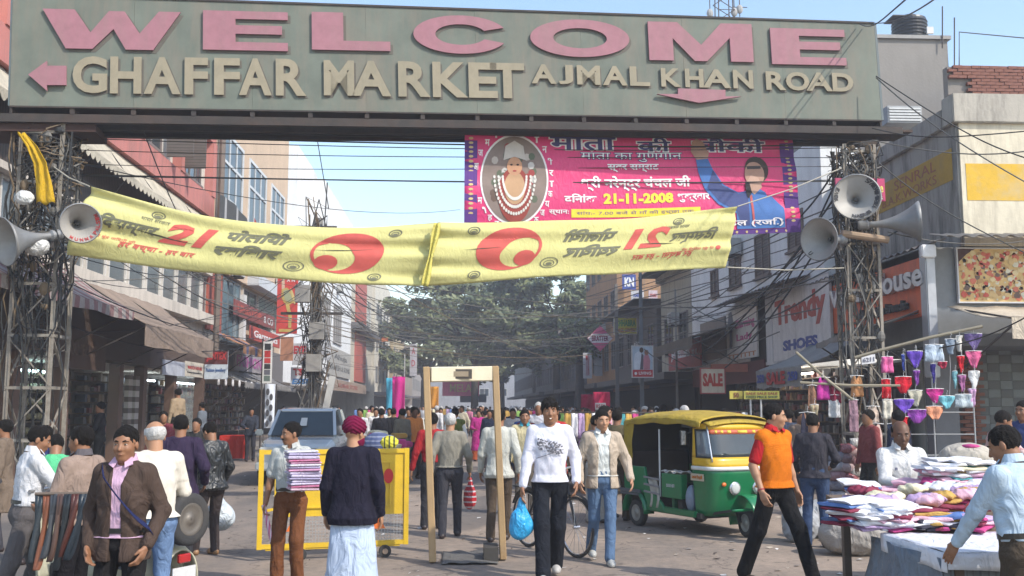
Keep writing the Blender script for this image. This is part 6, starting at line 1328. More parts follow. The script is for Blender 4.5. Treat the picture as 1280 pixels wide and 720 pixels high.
# roof frame and canopy
m = MB()
for s_ in (-1, 1):
    MB().tube([(.60, s_*.60, .50), (.60, s_*.60, 1.52)], .014, 8).build('roof_post', mat('pale_tube', (.55, .56, .56), rough=.35), AR); MB().tube([(-.55, s_*.58, .9), (-.50, s_*.57, 1.55)], .014, 6).build('roof_post', blk, AR)
def can(u, v):      # u -1..1 across, v 0 front..1 rear
    x = 1.74-2.30*v; h_ = 1.60+.10*math.sin(math.pi*min(1, v*.95+.08))**.8; w_ = .66; y = w_*math.sin(u*1.38)/math.sin(1.38); z = h_+(.10*(math.cos(u*1.55)))-.02*(abs(u) > .9)+.008*math.sin(v*38)
    return Vector((x, -y, z))
m = MB(); m.grid(lambda u, v: can(u*2-1, v), 26, 26); m.build('canopy', hood, AR, smooth=True, solid=.012)
for s_ in (-1, 1):
    m = MB(); m.grid(lambda u, v: Vector((1.74-2.36*u, s_*(.655+.010*math.sin(u*30)), 1.635-(.085+.012*math.sin(u*21))*v+.06*math.sin(math.pi*min(1, u*.95+.08))**.8)), 30, 3); m.build('canopy_skirt', hood, AR, smooth=True, solid=.012)
    m = MB(); m.grid(lambda u, v: Vector((-.60-.06*v+(.62-.50*v**.7+.04*math.sin(v*3))*u*1.0, s_*(.64+.015*math.sin(v*9+u*4)), 1.64-.72*v)) if False else Vector((-.58-.10*v+.50*u*(1-.12*v), s_*(.645+.012*math.sin(v*9+u*4)), 1.63-.71*v)), 8, 12); m.build('side_curtain', hood, AR, smooth=True, solid=.012)
m = MB(); m.grid(lambda u, v: Vector((-.57-.13*math.sin(v*1.4), (u-.5)*1.29, 1.66-.74*v+.02*math.sin(u*9))), 16, 12); m.build('rear_curtain', hood, AR, smooth=True, solid=.012)
m = MB(); m.grid(lambda u, v: Vector((-.55+1.9*u, .60+.01*math.sin(u*20), .90+.72*v)), 20, 6); m.build('side_flap', mat('dark_cab_sheet', (.03, .03, .032), rough=.9), AR, solid=.01)
MB().box(-.53, -.50, -.59, .59, .74, 1.62).build('rear_shade_sheet', mat('dark_cab_sheet', (.03, .03, .032), rough=.9), AR)  # added dark sheet, its colour stands in for the shade inside the cab
m = MB(); m.box(1.2, 1.5, -.62, .62, 1.56, 1.60); m.build('roof_rib', blk, AR)
m = MB(); m.grid(lambda u, v: Vector((1.72+.16*v, .58*(1-2*u)*(1-.05*v), 1.685-.05*v-.05*(2*u-1)**2)), 16, 3); vis = m.build('visor', hood, AR, smooth=True, solid=.012)
# mirror, steering
m = MB(); m.box(1.34, 1.37, -.76, -.66, 1.30, 1.52); mi = m.build('mirror', blk, AR, bevel=.01); MB().box(1.371, 1.375, -.75, -.67, 1.31, 1.51).build('mirror_glass', chrome, mi); MB().bar((1.42, -.60, 1.50), (1.36, -.70, 1.46), .015).build('mirror_arm', blk, AR)
MB().tube([(1.55, -.28, .98), (1.50, 0, 1.02), (1.55, .28, .98)], .014, 6).build('handlebar', blk, AR); MB().bar((1.55, 0, .4), (1.50, 0, 1.0), .05).build('steering_column', blk, AR)
m = MB(); m.box(1.45, 1.60, -.45, .45, .93, 1.0); m.build('dashboard', blk, AR)

for ch in list(AR.children):
    for o_ in [ch]+list(ch.children):
        if o_.type != 'MESH': continue
        for v_ in o_.data.vertices:
            if v_.co.x < 0 and not ch.name.startswith(('wheel', 'rim')): v_.co.x *= .50
            elif v_.co.x > 1.5: v_.co.x = 1.5+(v_.co.x-1.5)*.78
# ================================================================ SUV (x forward, y left), facing the viewer
sp_ = at(388, 600, 22.4); SUV = thing('parked_suv', 'blue grey four wheel drive car facing forward behind the yellow barricade', 'car', (sp_.x-.38, 24.3, 0), R(-88))
cp_ = mat('car_paint', (.44, .48, .50), rough=.25, var=.04, bump=.0, metal=.3, coat=.6, dirt=.25, dirtcol=(.24, .24, .22)); cg = mat('car_glass', (.02, .035, .045), rough=.12, spec=.5, bump=0)
def rr_box(x, z0, z1, w0, w1, n=5, rad=.1):
    return [(x, -w0, z0), (x, -w0*1.02, (z0+z1)*.5), (x, -w1+.03, z1-rad), (x, -w1+rad, z1), (x, w1-rad, z1), (x, w1-.03, z1-rad), (x, w0*1.02, (z0+z1)*.5), (x, w0, z0)]
def loft_mb(sts):
    m = MB(); n = len(sts[0]); vs = [p for s_ in sts for p in s_]; fs = [(i*n+k, i*n+(k+1) % n, (i+1)*n+(k+1) % n, (i+1)*n+k) for i in range(len(sts)-1) for k in range(n)]; fs += [tuple(range(n)), tuple(range((len(sts)-1)*n, len(sts)*n))]; m.add(vs, fs); return m
loft_mb([rr_box(x, z0, z1, w, w*.97) for x, z0, z1, w in ((-2.05, .45, .98, .80), (-1.95, .30, 1.08, .86), (-.6, .28, 1.08, .88), (.75, .28, 1.06, .88), (.95, .28, 1.03, .88), (1.6, .30, .98, .87), (2.0, .36, .90, .82), (2.1, .42, .80, .76))]).build('body', cp_, SUV, bevel=.02)
# greenhouse: roof, pillars, glass
rf = loft_mb([rr_box(x, z-.06, z, w, w-.03, rad=.03) for x, z, w in ((-1.95, 1.60, .62), (-1.6, 1.66, .66), (-.4, 1.69, .68), (.10, 1.66, .67), (.22, 1.62, .65))]); rf.build('roof', cp_, SUV, bevel=.01)
PW = [((.98, .74, 1.05), (.20, .64, 1.62)), ((-.35, .84, 1.05), (-.38, .68, 1.64)), ((-1.25, .84, 1.05), (-1.22, .67, 1.64)), ((-2.0, .80, 1.05), (-1.9, .62, 1.60))]
for a, b in PW:
    for s_ in (-1, 1): MB().bar((a[0], s_*a[1], a[2]), (b[0], s_*b[1], b[2]), .07, .06).build('pillar', cp_, SUV)
MB().add([(.98, -.74, 1.06), (.98, .74, 1.06), (.20, .63, 1.61), (.20, -.63, 1.61)], [(0, 1, 2, 3)]).build('windscreen', cg, SUV, solid=.008); MB().add([(.70, -.10, 1.262), (.70, .06, 1.262), (.45, .05, 1.44), (.45, -.09, 1.44)], [(0, 1, 2, 3)]).build('windscreen_paper', mat('paper', (.5, .52, .52)), SUV, solid=.006).location = (.012, 0, .012)
for s_ in (-1, 1):
    for i in range(3):
        (a, b), (c, d) = PW[i], PW[i+1]; MB().add([(a[0]-.04, s_*(a[1]), 1.06), (c[0]+.04, s_*c[1], 1.06), (d[0]+.04, s_*d[1], 1.60), (b[0]-.04, s_*b[1], 1.60)], [(0, 1, 2, 3)]).build('side_window', cg, SUV, solid=.008)
    MB().bar((-1.7, s_*.56, 1.72), (.0, s_*.58, 1.72), .035).build('roof_rail', blk, SUV)
    m = MB(); m.box(.78, .92, s_*.98-.10, s_*.98+.08, 1.06, 1.20); m.build('mirror', cp_, SUV, bevel=.03)
    hl = MB().box(1.98, 2.10, s_*.62-.16, s_*.62+.16, .66, .84).build('headlight', mat('lamp_glass', (.5, .52, .52), rough=.1), SUV, bevel=.02)
    for x in (1.35, -1.30): wheel(SUV, (x, s_*.78, .34), .34, .22)
    for i, x in enumerate((.55, -.55)): MB().box(x-.10, x+.08, s_*.905-.015, s_*.905+.015, .90, .93).build('door_handle', cp_, SUV)
MB().box(2.08, 2.14, -.45, .45, .55, .80).build('grille', blk, SUV); MB().box(2.05, 2.2, -.85, .85, .34, .52).build('bumper', cp_, SUV, bevel=.03); MB().box(2.2, 2.215, -.25, .25, .38, .48).build('number_plate', mat('white_box', (.7, .7, .7)), SUV)
MB().bar((.95, -.5, 1.09), (.72, .1, 1.28), .015).build('wiper', blk, SUV)

# ================================================================ scooter at the left: spare wheel up behind the cream tail
sp = at(213, 700, 8.15); SC = thing('scooter', 'cream scooter with an upright spare wheel parked by the left pedestrians', 'scooter', (-2.90, 8.55, 0), R(150))
scp = mat('scooter_paint', (.46, .44, .33), rough=.4, var=.1, coat=.2, dirt=.35, dirtcol=(.2, .18, .12))
wheel(SC, (-.42, 0, .22), .22, .10); wheel(SC, (.80, 0, .22), .22, .10)
m = MB(); 
def tail(u, v):
    x = -.80+1.0*u; a = math.pi*v; w = .21*(math.sin(math.pi*min(1, .18+u*.82))**.5)+.02; h_ = .40+.34*math.sin(math.pi*(.15+.75*u))**.7
    return (x, math.cos(a)*w, .30+(h_-.30)*math.sin(a)**.7)
m.grid(tail, 16, 14); m.build('tail_body', scp, SC, smooth=True, solid=.012)
for s_ in (-1, 1): m = MB(); m.ball((-.28, s_*.20, .46), (.34, .09, .19), 12); cw = m.build('side_cowl', scp, SC, smooth=True); MB().box(-.52, -.30, s_*.285-.006, s_*.285+.006, .46, .49).build('trim', chrome, cw)
MB().box(-.45, .30, -.14, .14, .72, .80).build('seat', mat('seat_black', (.03, .03, .035), rough=.6), SC, bevel=.03); MB().box(.18, .62, -.18, .18, .22, .27).build('floorboard', scp, SC, bevel=.01)
m = MB(); m.grid(lambda u, v: (.60+.10*v+.06*math.cos((u-.5)*3), (u-.5)*.42, .25+.68*v), 10, 8); m.build('leg_shield', scp, SC, smooth=True, solid=.015)
MB().tube([(.78, 0, .25), (.66, 0, 1.0)], .035, 10).build('steering_tube', scp, SC); MB().tube([(.60, -.33, 1.02), (.68, 0, 1.04), (.60, .33, 1.02)], .016, 8).build('handlebar', chrome, SC); MB().ball((.74, 0, .98), (.09, .09, .09), 10).build('headlight', chrome, SC, smooth=True)
wheel(SC, (-.86, .02, .84), .205, .10, axis='x', rim=(.16, .14, .12), name='spare_wheel'); MB().bar((-.6, 0, .60), (-.80, 0, .80), .05).build('wheel_carrier', blk, SC)
tl = MB().box(-.84, -.80, -.06, .06, .50, .57).build('tail_lamp', mat('red_lens', (.35, .02, .02), rough=.2), SC, bevel=.01); MB().box(-.83, -.82, -.12, .12, .36, .47).build('number_plate', mat('white_box', (.5, .5, .5)), SC)
MB().box(-.9, -.78, -.10, .10, .26, .30).build('rear_bumper', chrome, SC)

# ================================================================ bicycle behind the young man in white
def bicycle(label, x, y, rz):
    t = thing('bicycle', label, 'bicycle', (x, y, 0), rz)
    for cx in (0, 1.06):
        w = MB(); w.tube([(cx+.33*math.cos(a), 0, .345+.33*math.sin(a)) for a in np.linspace(0, 6.2832, 33)], .017, 8, cap=False); W_ = w.build('wheel', rub, t, smooth=True, fix=False)
        m = MB(); m.tube([(cx+.308*math.cos(a), 0, .345+.308*math.sin(a)) for a in np.linspace(0, 6.2832, 33)], .009, 6, cap=False); m.build('rim', chrome, W_, smooth=True, fix=False)
        m = MB(); m.tube([(cx, -.04, .345), (cx, .04, .345)], .02, 8)
        for k in range(18): a = k*.349; m.bar((cx, .02*(-1)**k, .345), (cx+.31*math.cos(a), 0, .345+.31*math.sin(a)), .003)
        o = m.build('spokes', chrome, W_); o['kind'] = 'stuff'
        m = MB(); m.grid(lambda u, v: (cx+.37*math.cos(.3+2.4*u), (v-.5)*.05, .345+.37*math.sin(.3+2.4*u)), 14, 1); m.build('mudguard', blk, t, solid=.004)
    fm_ = mat('bike_black', (.02, .02, .025), rough=.4)
    P_ = dict(bb=(.43, 0, .30), st=(.33, 0, .82), hd=(.86, 0, .86), hb=(.90, 0, .74), fa=(1.06, 0, .345), ra=(0, 0, .345))
    for a, b in (('bb', 'st'), ('bb', 'hb'), ('st', 'hd'), ('ra', 'bb'), ('ra', 'st'), ('hb', 'fa'), ('hd', 'hb')): MB().tube([P_[a], P_[b]], .016, 8).build('frame_tube', fm_, t)
    MB().ball((.30, 0, .93), (.13, .08, .04), 8).build('saddle', blk, t, smooth=True); MB().tube([(.32, 0, .82), (.30, 0, .92)], .012, 6).build('seat_post', chrome, t); MB().tube([(.70, -.27, 1.0), (.86, -.2, 1.03), (.85, 0, 1.0), (.86, .2, 1.03), (.70, .27, 1.0)], .012, 7).build('handlebar', chrome, t); MB().tube([(.85, 0, .86), (.85, 0, 1.0)], .014, 7).build('stem', chrome, t)
    m = MB(); m.tube([(.43, .03, .30), (.43, .04, .30)], .09, 18); c_ = m.build('chainwheel', chrome, t); MB().bar((.43, .06, .30), (.55, .06, .18), .02).build('crank', chrome, c_)
    m = MB(); m.box(-.25, .20, -.07, .07, .72, .735); m.build('carrier', blk, t); return t
b0 = at(716, 668, 11.9); bicycle('black bicycle standing behind the young man in white', .80, 12.55, R(-62))
# ================================================================ textile stall at the right
pal_t = {'white': (.66, .66, .70), 'pale pink': (.62, .38, .46), 'magenta': (.40, .05, .18), 'maroon': (.20, .03, .06), 'blue': (.10, .18, .40), 'ochre': (.42, .26, .07), 'green': (.18, .32, .08), 'cream': (.60, .56, .40), 'black': (.03, .03, .045), 'lilac': (.42, .30, .48), 'orange': (.5, .2, .1), 'teal': (.06, .25, .28)}
ctex = {k: cloth(v, wrinkle=.35, var=.2, dirt=.30, dirtcol=tuple(min(1, c*1.5+.08) for c in v)) for k, v in pal_t.items()}
def folded_mesh(seed, w, d, h):
    r = random.Random(seed); m = MB(); a, b, c = [r.uniform(0, 6) for _ in range(3)]; sk = r.uniform(-.02, .02)
    def fn(u, v):
        t = v*2*math.pi; x = (u-.5)*w*(1+.03*math.sin(t+a)); rr_ = abs(math.cos(t))**.35*math.copysign(1, math.cos(t)); y = rr_*d/2*(1+.04*math.sin(u*9+a)); z = h/2+math.copysign(abs(math.sin(t))**.6, math.sin(t))*h/2*(1-.25*(abs(u-.5)*2)**6)+.006*math.sin(u*8+b)+.008*math.sin(y*22+c)*math.sin(u*5+a)
        return (x+sk*math.sin(t), y, z)
    m.grid(fn, 9, 14)
    n = 10; m.add([fn(0, j/14) for j in range(14)]+[fn(1, j/14) for j in range(14)], [tuple(range(14)), tuple(range(27, 13, -1))])
    return m
FM = {}
def folded(par, loc, rz, col, w, d, h, seed, tilt=(0, 0)):
    key = (seed % 5, round(w, 2), round(d, 2), col)
    if key not in FM: FM[key] = folded_mesh(seed % 5, w, d, 1.0*.045).mesh('folded_cloth', [ctex[col]], smooth=True)
    o = bpy.data.objects.new('folded_cloth', FM[key]); o.location = loc; o.rotation_euler = (tilt[0], tilt[1], rz); o.scale = (1, 1, h/.045); put(o, par); return o
def pile(label, x, y, z, cols, w=.34, d=.28, h=.035, rz=0, seed=0, jit=.035, lean=0):
    t = thing('cloth_pile', label, 'pile of clothes', (x, y, z), rz, 'piles of folded clothes on the stall'); r = random.Random(seed)
    for i, c in enumerate(cols): folded(t, (r.uniform(-jit, jit)+lean*i*.01, r.uniform(-jit, jit), i*h), r.uniform(-.4, .4), c, w*r.uniform(.8, 1.05), d*r.uniform(.85, 1.1), h*1.15, seed+i, (r.uniform(-.06, .06), r.uniform(-.06, .06)))
    return t
ST = thing('market_stall', 'low wooden stall heaped with folded clothes behind a blue tarpaulin skirt', 'market stall', (4.7, 8.0, 0)); SZ = .80
MB().add([(x, y, z+.10*(y+.75)) for x in (-1.52, 1.9) for y in (-.75, .75) for z in (SZ-.04, SZ)], [(0, 1, 3, 2), (4, 6, 7, 5), (0, 4, 5, 1), (2, 3, 7, 6), (0, 2, 6, 4), (1, 5, 7, 3)]).build('table_top', mat('wood', (.14, .10, .07)), ST)
for x in (-1.38, .3, 1.8):
    for y in (-.68, .68): MB().box(x-.03, x+.03, y-.03, y+.03, 0, SZ-.041).build('leg', mat('wood', (.12, .09, .07)), ST)
tarp = mat('blue_tarpaulin', (.12, .15, .19), rough=.6, var=.3, scale=2, wrinkle=.8, dirt=.6, dirtcol=(.22, .24, .26)); gt = mat('grey_checked_sack', (.17, .18, .19), rough=.8, wrinkle=.6, stripes=(0, .07, (.12, .13, .14), .3), dirt=.3)
m = MB(); m.grid(lambda u, v: (-1.55+3.4*v, -.80-.04*math.sin(v*34)-.06*(1-u), (SZ-.02)*u), 6, 60); m.build('front_skirt', gt, ST, smooth=True, solid=.008)
W, PP, MG, MR, BU, OC, GR_, CR, BK_, LI, OR, TE = 'white', 'pale pink', 'magenta', 'maroon', 'blue', 'ochre', 'green', 'cream', 'black', 'lilac', 'orange', 'teal'
def sp_at(px, py, z): return atZ(px, py, z)
rows = [(1066, 612, [MR, W, LI, W, BU, W], 'pile with a blue striped cloth on top at the left rear corner of the stall'), (1048, 630, [MR, BU, MR, W, MR, BU, W], 'small tall pile of maroon and blue hankies at the left end of the stall'),
        (1085, 622, [W, LI, W, W, BU, W], 'white and lilac pile beside the tall hanky pile'), (1078, 640, [LI, W, PP, W], 'flat lilac pile at the near left edge'),
        (1105, 628, [W, PP, W, W, W], 'white pile left of centre on the stall'), (1102, 648, [LI, W, MR, W, W], 'white pile over lilac cloth at the front left'), (1128, 640, [W, W, PP, W, W, W], 'bright white pile near the middle of the stall'), (1124, 660, [MG, BK_, W, LI], 'lilac topped pile beside the black cloth'),
        (1112, 605, [PP, W, PP], 'pale pink layered cloths in front of the vendor'), (1145, 606, [PP, W, PP, PP], 'low pale pink pile below the hands of the vendor'), (1150, 622, [MR, OC, MR, OC, MR], 'ochre and maroon patterned pile mid stall'), (1172, 616, [OR, OC, MR, OC], 'ochre printed pile right of the maroon one'),
        (1160, 640, [MG, W, PP, OC], 'ochre printed cloth pile over pink near the front'), (1185, 604, [MR, MG, W, MR, W], 'magenta and white striped pile at the rear'), (1200, 614, [MR, PP, MG], 'magenta scarf pile beside the green one'), (1212, 604, [GR_, MG, GR_, LI, GR_], 'green and lilac pile behind the light blue shirt'),
        (1190, 640, [OC, CR, OC], 'low ochre and cream printed pile'), (1178, 655, [BK_, BK_, BU], 'dark blue and black folded pile at the stall front'), (1208, 645, [MR, MR, MG], 'maroon shiny cloth pile near the sleeve'), (1205, 658, [MG, PP, LI], 'pink and lilac crumpled pile beside the white table'), (1150, 661, [BK_, MG, BK_], 'black pile with a magenta layer at the front edge')]
for i, (px, py, cols, lb) in enumerate(rows):
    px = max(px, 1052)+(14 if px < 1090 else 0); zz = .99 if py < 625 else .94 if py < 645 else .88; p = sp_at(px, py, zz+.05); yy = max(7.42, min(8.62, p.y)); pile(lb, p.x*yy/p.y, yy, SZ+.10*(yy-7.25)+.004, cols, random.uniform(.30, .42), random.uniform(.26, .34), random.uniform(.026, .036), random.uniform(-.5, .5), i*7+1)
# higher white piles on a raised board to the right rear
RZ = .80; RB = thing('display_board', 'raised board at the back of the stall under the tall white piles', 'board', (4.62, 8.48, SZ+.14)); MB().box(-.55, 1.2, -.17, .20, .08, .12).build('board', mat('wood', (.14, .1, .07)), RB); MB().box(-.5, -.4, -.15, .18, .0, .079).build('batten', mat('wood', (.14, .1, .07)), RB); MB().box(1.0, 1.1, -.15, .18, 0, .079).build('batten', mat('wood', (.14, .1, .07)), RB)
for i, (px, py, cols, lb) in enumerate(((1180, 588, [PP, W, PP, W, W], 'tall heap of white vests beside the vendor'), (1176, 592, [PP, PP, W, PP, W, W, W], 'white and pink heap right of the tallest white heap'), (1196, 586, [MR, TE, W, OC, CR, CR, W], 'pile with cream, ochre and teal layers under a pale cloth'), (1214, 590, [MR, LI, PP, W, TE, W], 'striped lilac pile near the head of the sack'), (1232, 588, [MR, PP, LI, W, W, W], 'sloping white pile behind the blue shirted customer'))):
    yy = 8.50; pile(lb, at(px, py, yy).x, yy, SZ+.265, cols, (.30), .32, .030, random.uniform(-.3, .3), 90+i*9)
lump('red_cup', 'small red plastic cup on the stall beside the customer sleeve', 'cup', at(1214, 640, 7.45), (.05, .05, .07), mat('red_plastic', (.42, .03, .04), rough=.35), 2, .01, .002)
for i in range(16):
    px, py = random.uniform(1072, 1225), random.uniform(606, 650); yy = 8.45-(py-606)/44*.95; k = random.choice((W, W, PP, LI, MR, OC, MG, CR)); q = at(px, py, yy)
    lump('crumpled_cloth', 'crumpled loose %s cloth tossed on the piles, %s of the heap' % (k, ('rear left', 'rear right', 'front left', 'front right')[(px > 1150)+2*(py > 628)]), 'cloth', (q.x, yy, SZ+.10*(yy-7.25)+.16), (random.uniform(.10, .17), random.uniform(.08, .13), .045), ctex[k], 40+i, .010, .022, 26, group='loose cloths tossed on the stall')
# second table with white sheet
T2 = thing('side_table', 'table with a white sheet at the bottom right in front of the stall', 'table', (3.95, 6.85, 0)); z2 = .80
def sheet(u, v):
    x = -.90+2.2*u; y = -.56+1.0*v; e = max(0, .04-u*2.2)+max(0, .05-v*1.0); return (x, y, z2+.004*math.sin(u*22+v*6)+.006*math.sin(v*13))
m = MB(); m.grid(sheet, 30, 14); m.grid(lambda u, v: (-.90+2.2*u, -.565-.01*math.sin(u*30)*(1-v), z2-.10-.03*math.sin(u*5)**2+(.10+.03*math.sin(u*5)**2)*v), 30, 3); m.grid(lambda u, v: (-.905-.012*math.sin(u*16)*(1-v), -.56+1.0*u, z2-.12+.12*v), 14, 3)
m.build('sheet', mat('white_sheet', (.62, .63, .68), rough=.85, wrinkle=.5), T2, smooth=True, solid=.006)
MB().box(-.86, 1.26, -.53, .42, z2-.06, z2-.012).build('table_top', mat('wood', (.08, .06, .05)), T2); MB().box(-.82, 1.2, -.45, -.40, .35, .72).build('side_board', mat('wood', (.05, .035, .03)), T2)
for x in (-.80, 1.2):
    for y in (-.48, .38): MB().box(x-.03, x+.03, y-.03, y+.03, 0, z2-.061).build('leg', mat('wood', (.10, .07, .05)), T2)
m = MB(); m.grid(lambda u, v: (-.93+.03*math.sin(v*9)-.10*(1-u)*v+.02*math.sin(u*9), -.5+1.1*v, .0+.76*u), 8, 18); m.build('side_skirt', tarp, T2, smooth=True, solid=.008)
m = MB(); m.grid(lambda u, v: (-.90+.85*v, -.50+.012*math.sin(v*30)+.06*v, .05+.64*u-.0*v), 8, 18); m.build('front_skirt', mat('mesh_sheet', (.22, .24, .26), rough=.8, stripes=(0, .05, (.16, .17, .19), .25), wrinkle=.6), T2, smooth=True, solid=.008)
MB().ball((.55, -.47, .5), (.03, .02, .05), 8).build('brass_lock', mat('brass', (.42, .28, .06), metal=.8, rough=.35), T2)
# sacks and bundles
sack = mat('woven_sack', (.34, .32, .30), rough=.85, var=.15, scale=4, bump=.3, bscale=150, wrinkle=.7, dirt=.5, dirtcol=(.2, .18, .16))
p = atZ(1062, 694, 0); lump('sack_bundle', 'big grey woven sack bundle lying on the road left of the stall', 'sack', (p.x+.12, p.y+.05, .24), (.46, .30, .27), sack, 11, .014, .02, 14, flat=-.24)
p = atZ(1100, 685, 0); lump('sack_bundle', 'flat grey sack lying beneath the stall behind the first bundle', 'sack', (p.x+.05, p.y+.45, .20), (.36, .30, .22), mat('woven_sack', (.26, .25, .24), rough=.85, wrinkle=.7), 12, .014, .02, 14, flat=-.2)
p = at(1210, 573, 9.5); lump('sack_bundle', 'stuffed cream cloth bundle behind the white piles', 'sack', (p.x, 9.5, p.z), (.27, .24, .15), mat('cream_cloth', (.42, .38, .32), rough=.9, wrinkle=.7, dirt=.2), 13, .014, .015, 12); q = at(1214, 557, 9.4)
lump('pink_cloth', 'magenta cloth lying on the stuffed cream bundle', 'cloth', (q.x, 9.42, q.z-.01), (.10, .09, .03), ctex[MG], 5, .01, .01, 20)
p = at(1210, 573, 9.5); BX = thing('crate_stack', 'dark wooden crates supporting the cream bundle behind the stall', 'crates', (p.x, 9.55, 0))
for k in range(3):
    hz_ = (p.z-.12)/3; c_ = MB(); c_.box(-.35, .45, -.22, .25, k*hz_, k*hz_+hz_-.01); c_.build('crate', mat('wood', (.16, .10, .05), dirt=.4), BX, bevel=.01)
for i in range(4): p = at((1000, 1030, 1070, 1095)[i], 640, (12.8, 13.2, 13.0, 13.6)[i]); lump('goods_bag', ('grey plastic bag of goods beside the man in jeans', 'crumpled pale plastic bag at the foot of the stacked goods', 'brown bag standing behind the stall', 'dark bag against the tower foot')[i], 'bag', (p.x, p.y, .25), (.24, .2, .27), mat('bag', ((.3, .31, .33), (.4, .4, .4), (.14, .09, .08), (.08, .08, .09))[i], rough=.5, wrinkle=.8), 20+i, .016, .03, 18, flat=-.25)
# ================================================================ hanging garments
GRP = 'garments hanging from the pole at the right tower'
pa, pb_ = at(1100, 438, 16.6), at(1228, 408, 16.2); m = MB(); m.tube([pa+Vector((-.4, .1, -.12)), pa, pa.lerp(pb_, .5)+Vector((0, 0, .02)), pb_], .028, 8); tag(m.build('bamboo_pole', mat('bamboo', (.24, .21, .15), dirt=.4)), 'slanted bamboo pole reaching right from the tower with garments hung on it', 'pole')
m = MB(); q0, q1 = at(1095, 620, 16.6), at(1222, 600, 16.2); m.tube([Vector((q0.x, q0.y, 0)), Vector((q0.x, q0.y, pa.z))], .012, 6)
G_ = thing('wire_rack', 'thin metal rack behind the hanging garments', 'rack', (at(1185, 600, 16.7).x, 16.7, 0)); xs_ = [at(px, 600, 16.7).x-G_.location.x for px in (1118, 1171, 1222)]
for x in xs_: MB().tube([(x, 0, 0), (x, 0, 2.2)], .014, 6).build('upright', mat('pale_tube', (.35, .36, .37), metal=.4), G_)
for z in (.9, 1.25, 1.62): MB().tube([(xs_[0], 0, z), (xs_[2], 0, z)], .009, 6).build('rail', mat('pale_tube', (.35, .36, .37), metal=.4), G_)
SHP = {'brief': [(-.5, .5), (.5, .5), (.48, .25), (.12, -.42), (.10, -.5), (-.10, -.5), (-.12, -.42), (-.48, .25)], 'trunk': [(-.42, .5), (.42, .5), (.5, -.42), (.05, -.42), (0, -.28), (-.05, -.42), (-.5, -.42)],
       'boxy': [(-.45, .5), (.45, .5), (.5, -.5), (-.5, -.5)], 'narrow': [(-.5, .5), (.5, .5), (.25, -.1), (.15, -.5), (-.2, -.5), (-.25, 0)], 'hip': [(-.5, .5), (.5, .5), (.5, .1), (.16, -.4), (-.16, -.4), (-.5, .1)], 'vest': [(-.25, .5), (-.15, .5), (-.1, .3), (.1, .3), (.15, .5), (.25, .5), (.4, .2), (.45, -.5), (-.45, -.5), (-.4, .2)]}
def garment(label, px0, px1, py0, py1, shp, col, Y=16.3, cat='garment', trim=None, hook=True, group=GRP, tilt=0):
    a = at(px0, py0, Y); b = at(px1, py1, Y); w, h = abs(b.x-a.x), abs(a.z-b.z); c = Vector(((a.x+b.x)/2, Y, (a.z+b.z)/2)); t = thing('hanging_garment', label, cat, (c.x, Y, c.z), tilt, group)
    pts = [(x*w, y*h) for x, y in SHP[shp]]; bm = bmesh.new(); vs = [bm.verts.new((x, 0, y)) for x, y in pts]; bm.faces.new(vs); bmesh.ops.triangulate(bm, faces=bm.faces)
    for _ in range(4): bmesh.ops.subdivide_edges(bm, edges=[e for e in bm.edges if e.calc_length() > max(w, h)*.16], cuts=1); bmesh.ops.triangulate(bm, faces=[f for f in bm.faces if len(f.verts) > 3])
    sd = hash(label) % 7 if False else len(label)
    for v in bm.verts: v.co.y = -.012*math.cos(v.co.x/w*3)+.016*math.sin(v.co.x/w*11+sd)+.01*math.sin(v.co.z/h*9+sd)
    me = bpy.data.meshes.new('fabric'); bm.to_mesh(me); bm.free(); me.materials.append(cloth(col, wrinkle=.6, var=.18, scale=20)); me.polygons.foreach_set('use_smooth', [True]*len(me.polygons)); o = put(bpy.data.objects.new('fabric', me), t); md = o.modifiers.new('s', 'SOLIDIFY'); md.thickness = .007
    if trim: m = MB(); m.grid(lambda u, v: ((u-.5)*w, -.022+.012*(1-math.cos((u-.5)*3)), h*.5-.022*v), 8, 1); m.build('waistband', cloth(trim), t, solid=.006)
    if hook: m = MB(); m.tube([(-w*.5, -.02, h*.5), (0, -.03, h*.53), (w*.5, -.02, h*.5)], .005, 5); m.tube([(0, -.03, h*.53), (0, -.03, h*.53+.05), (.018, -.03, h*.53+.075), (0, -.03, h*.53+.095)], .003, 5); m.build('hanger', mat('hanger_plastic', (.55, .56, .58), rough=.4), t)
    return t
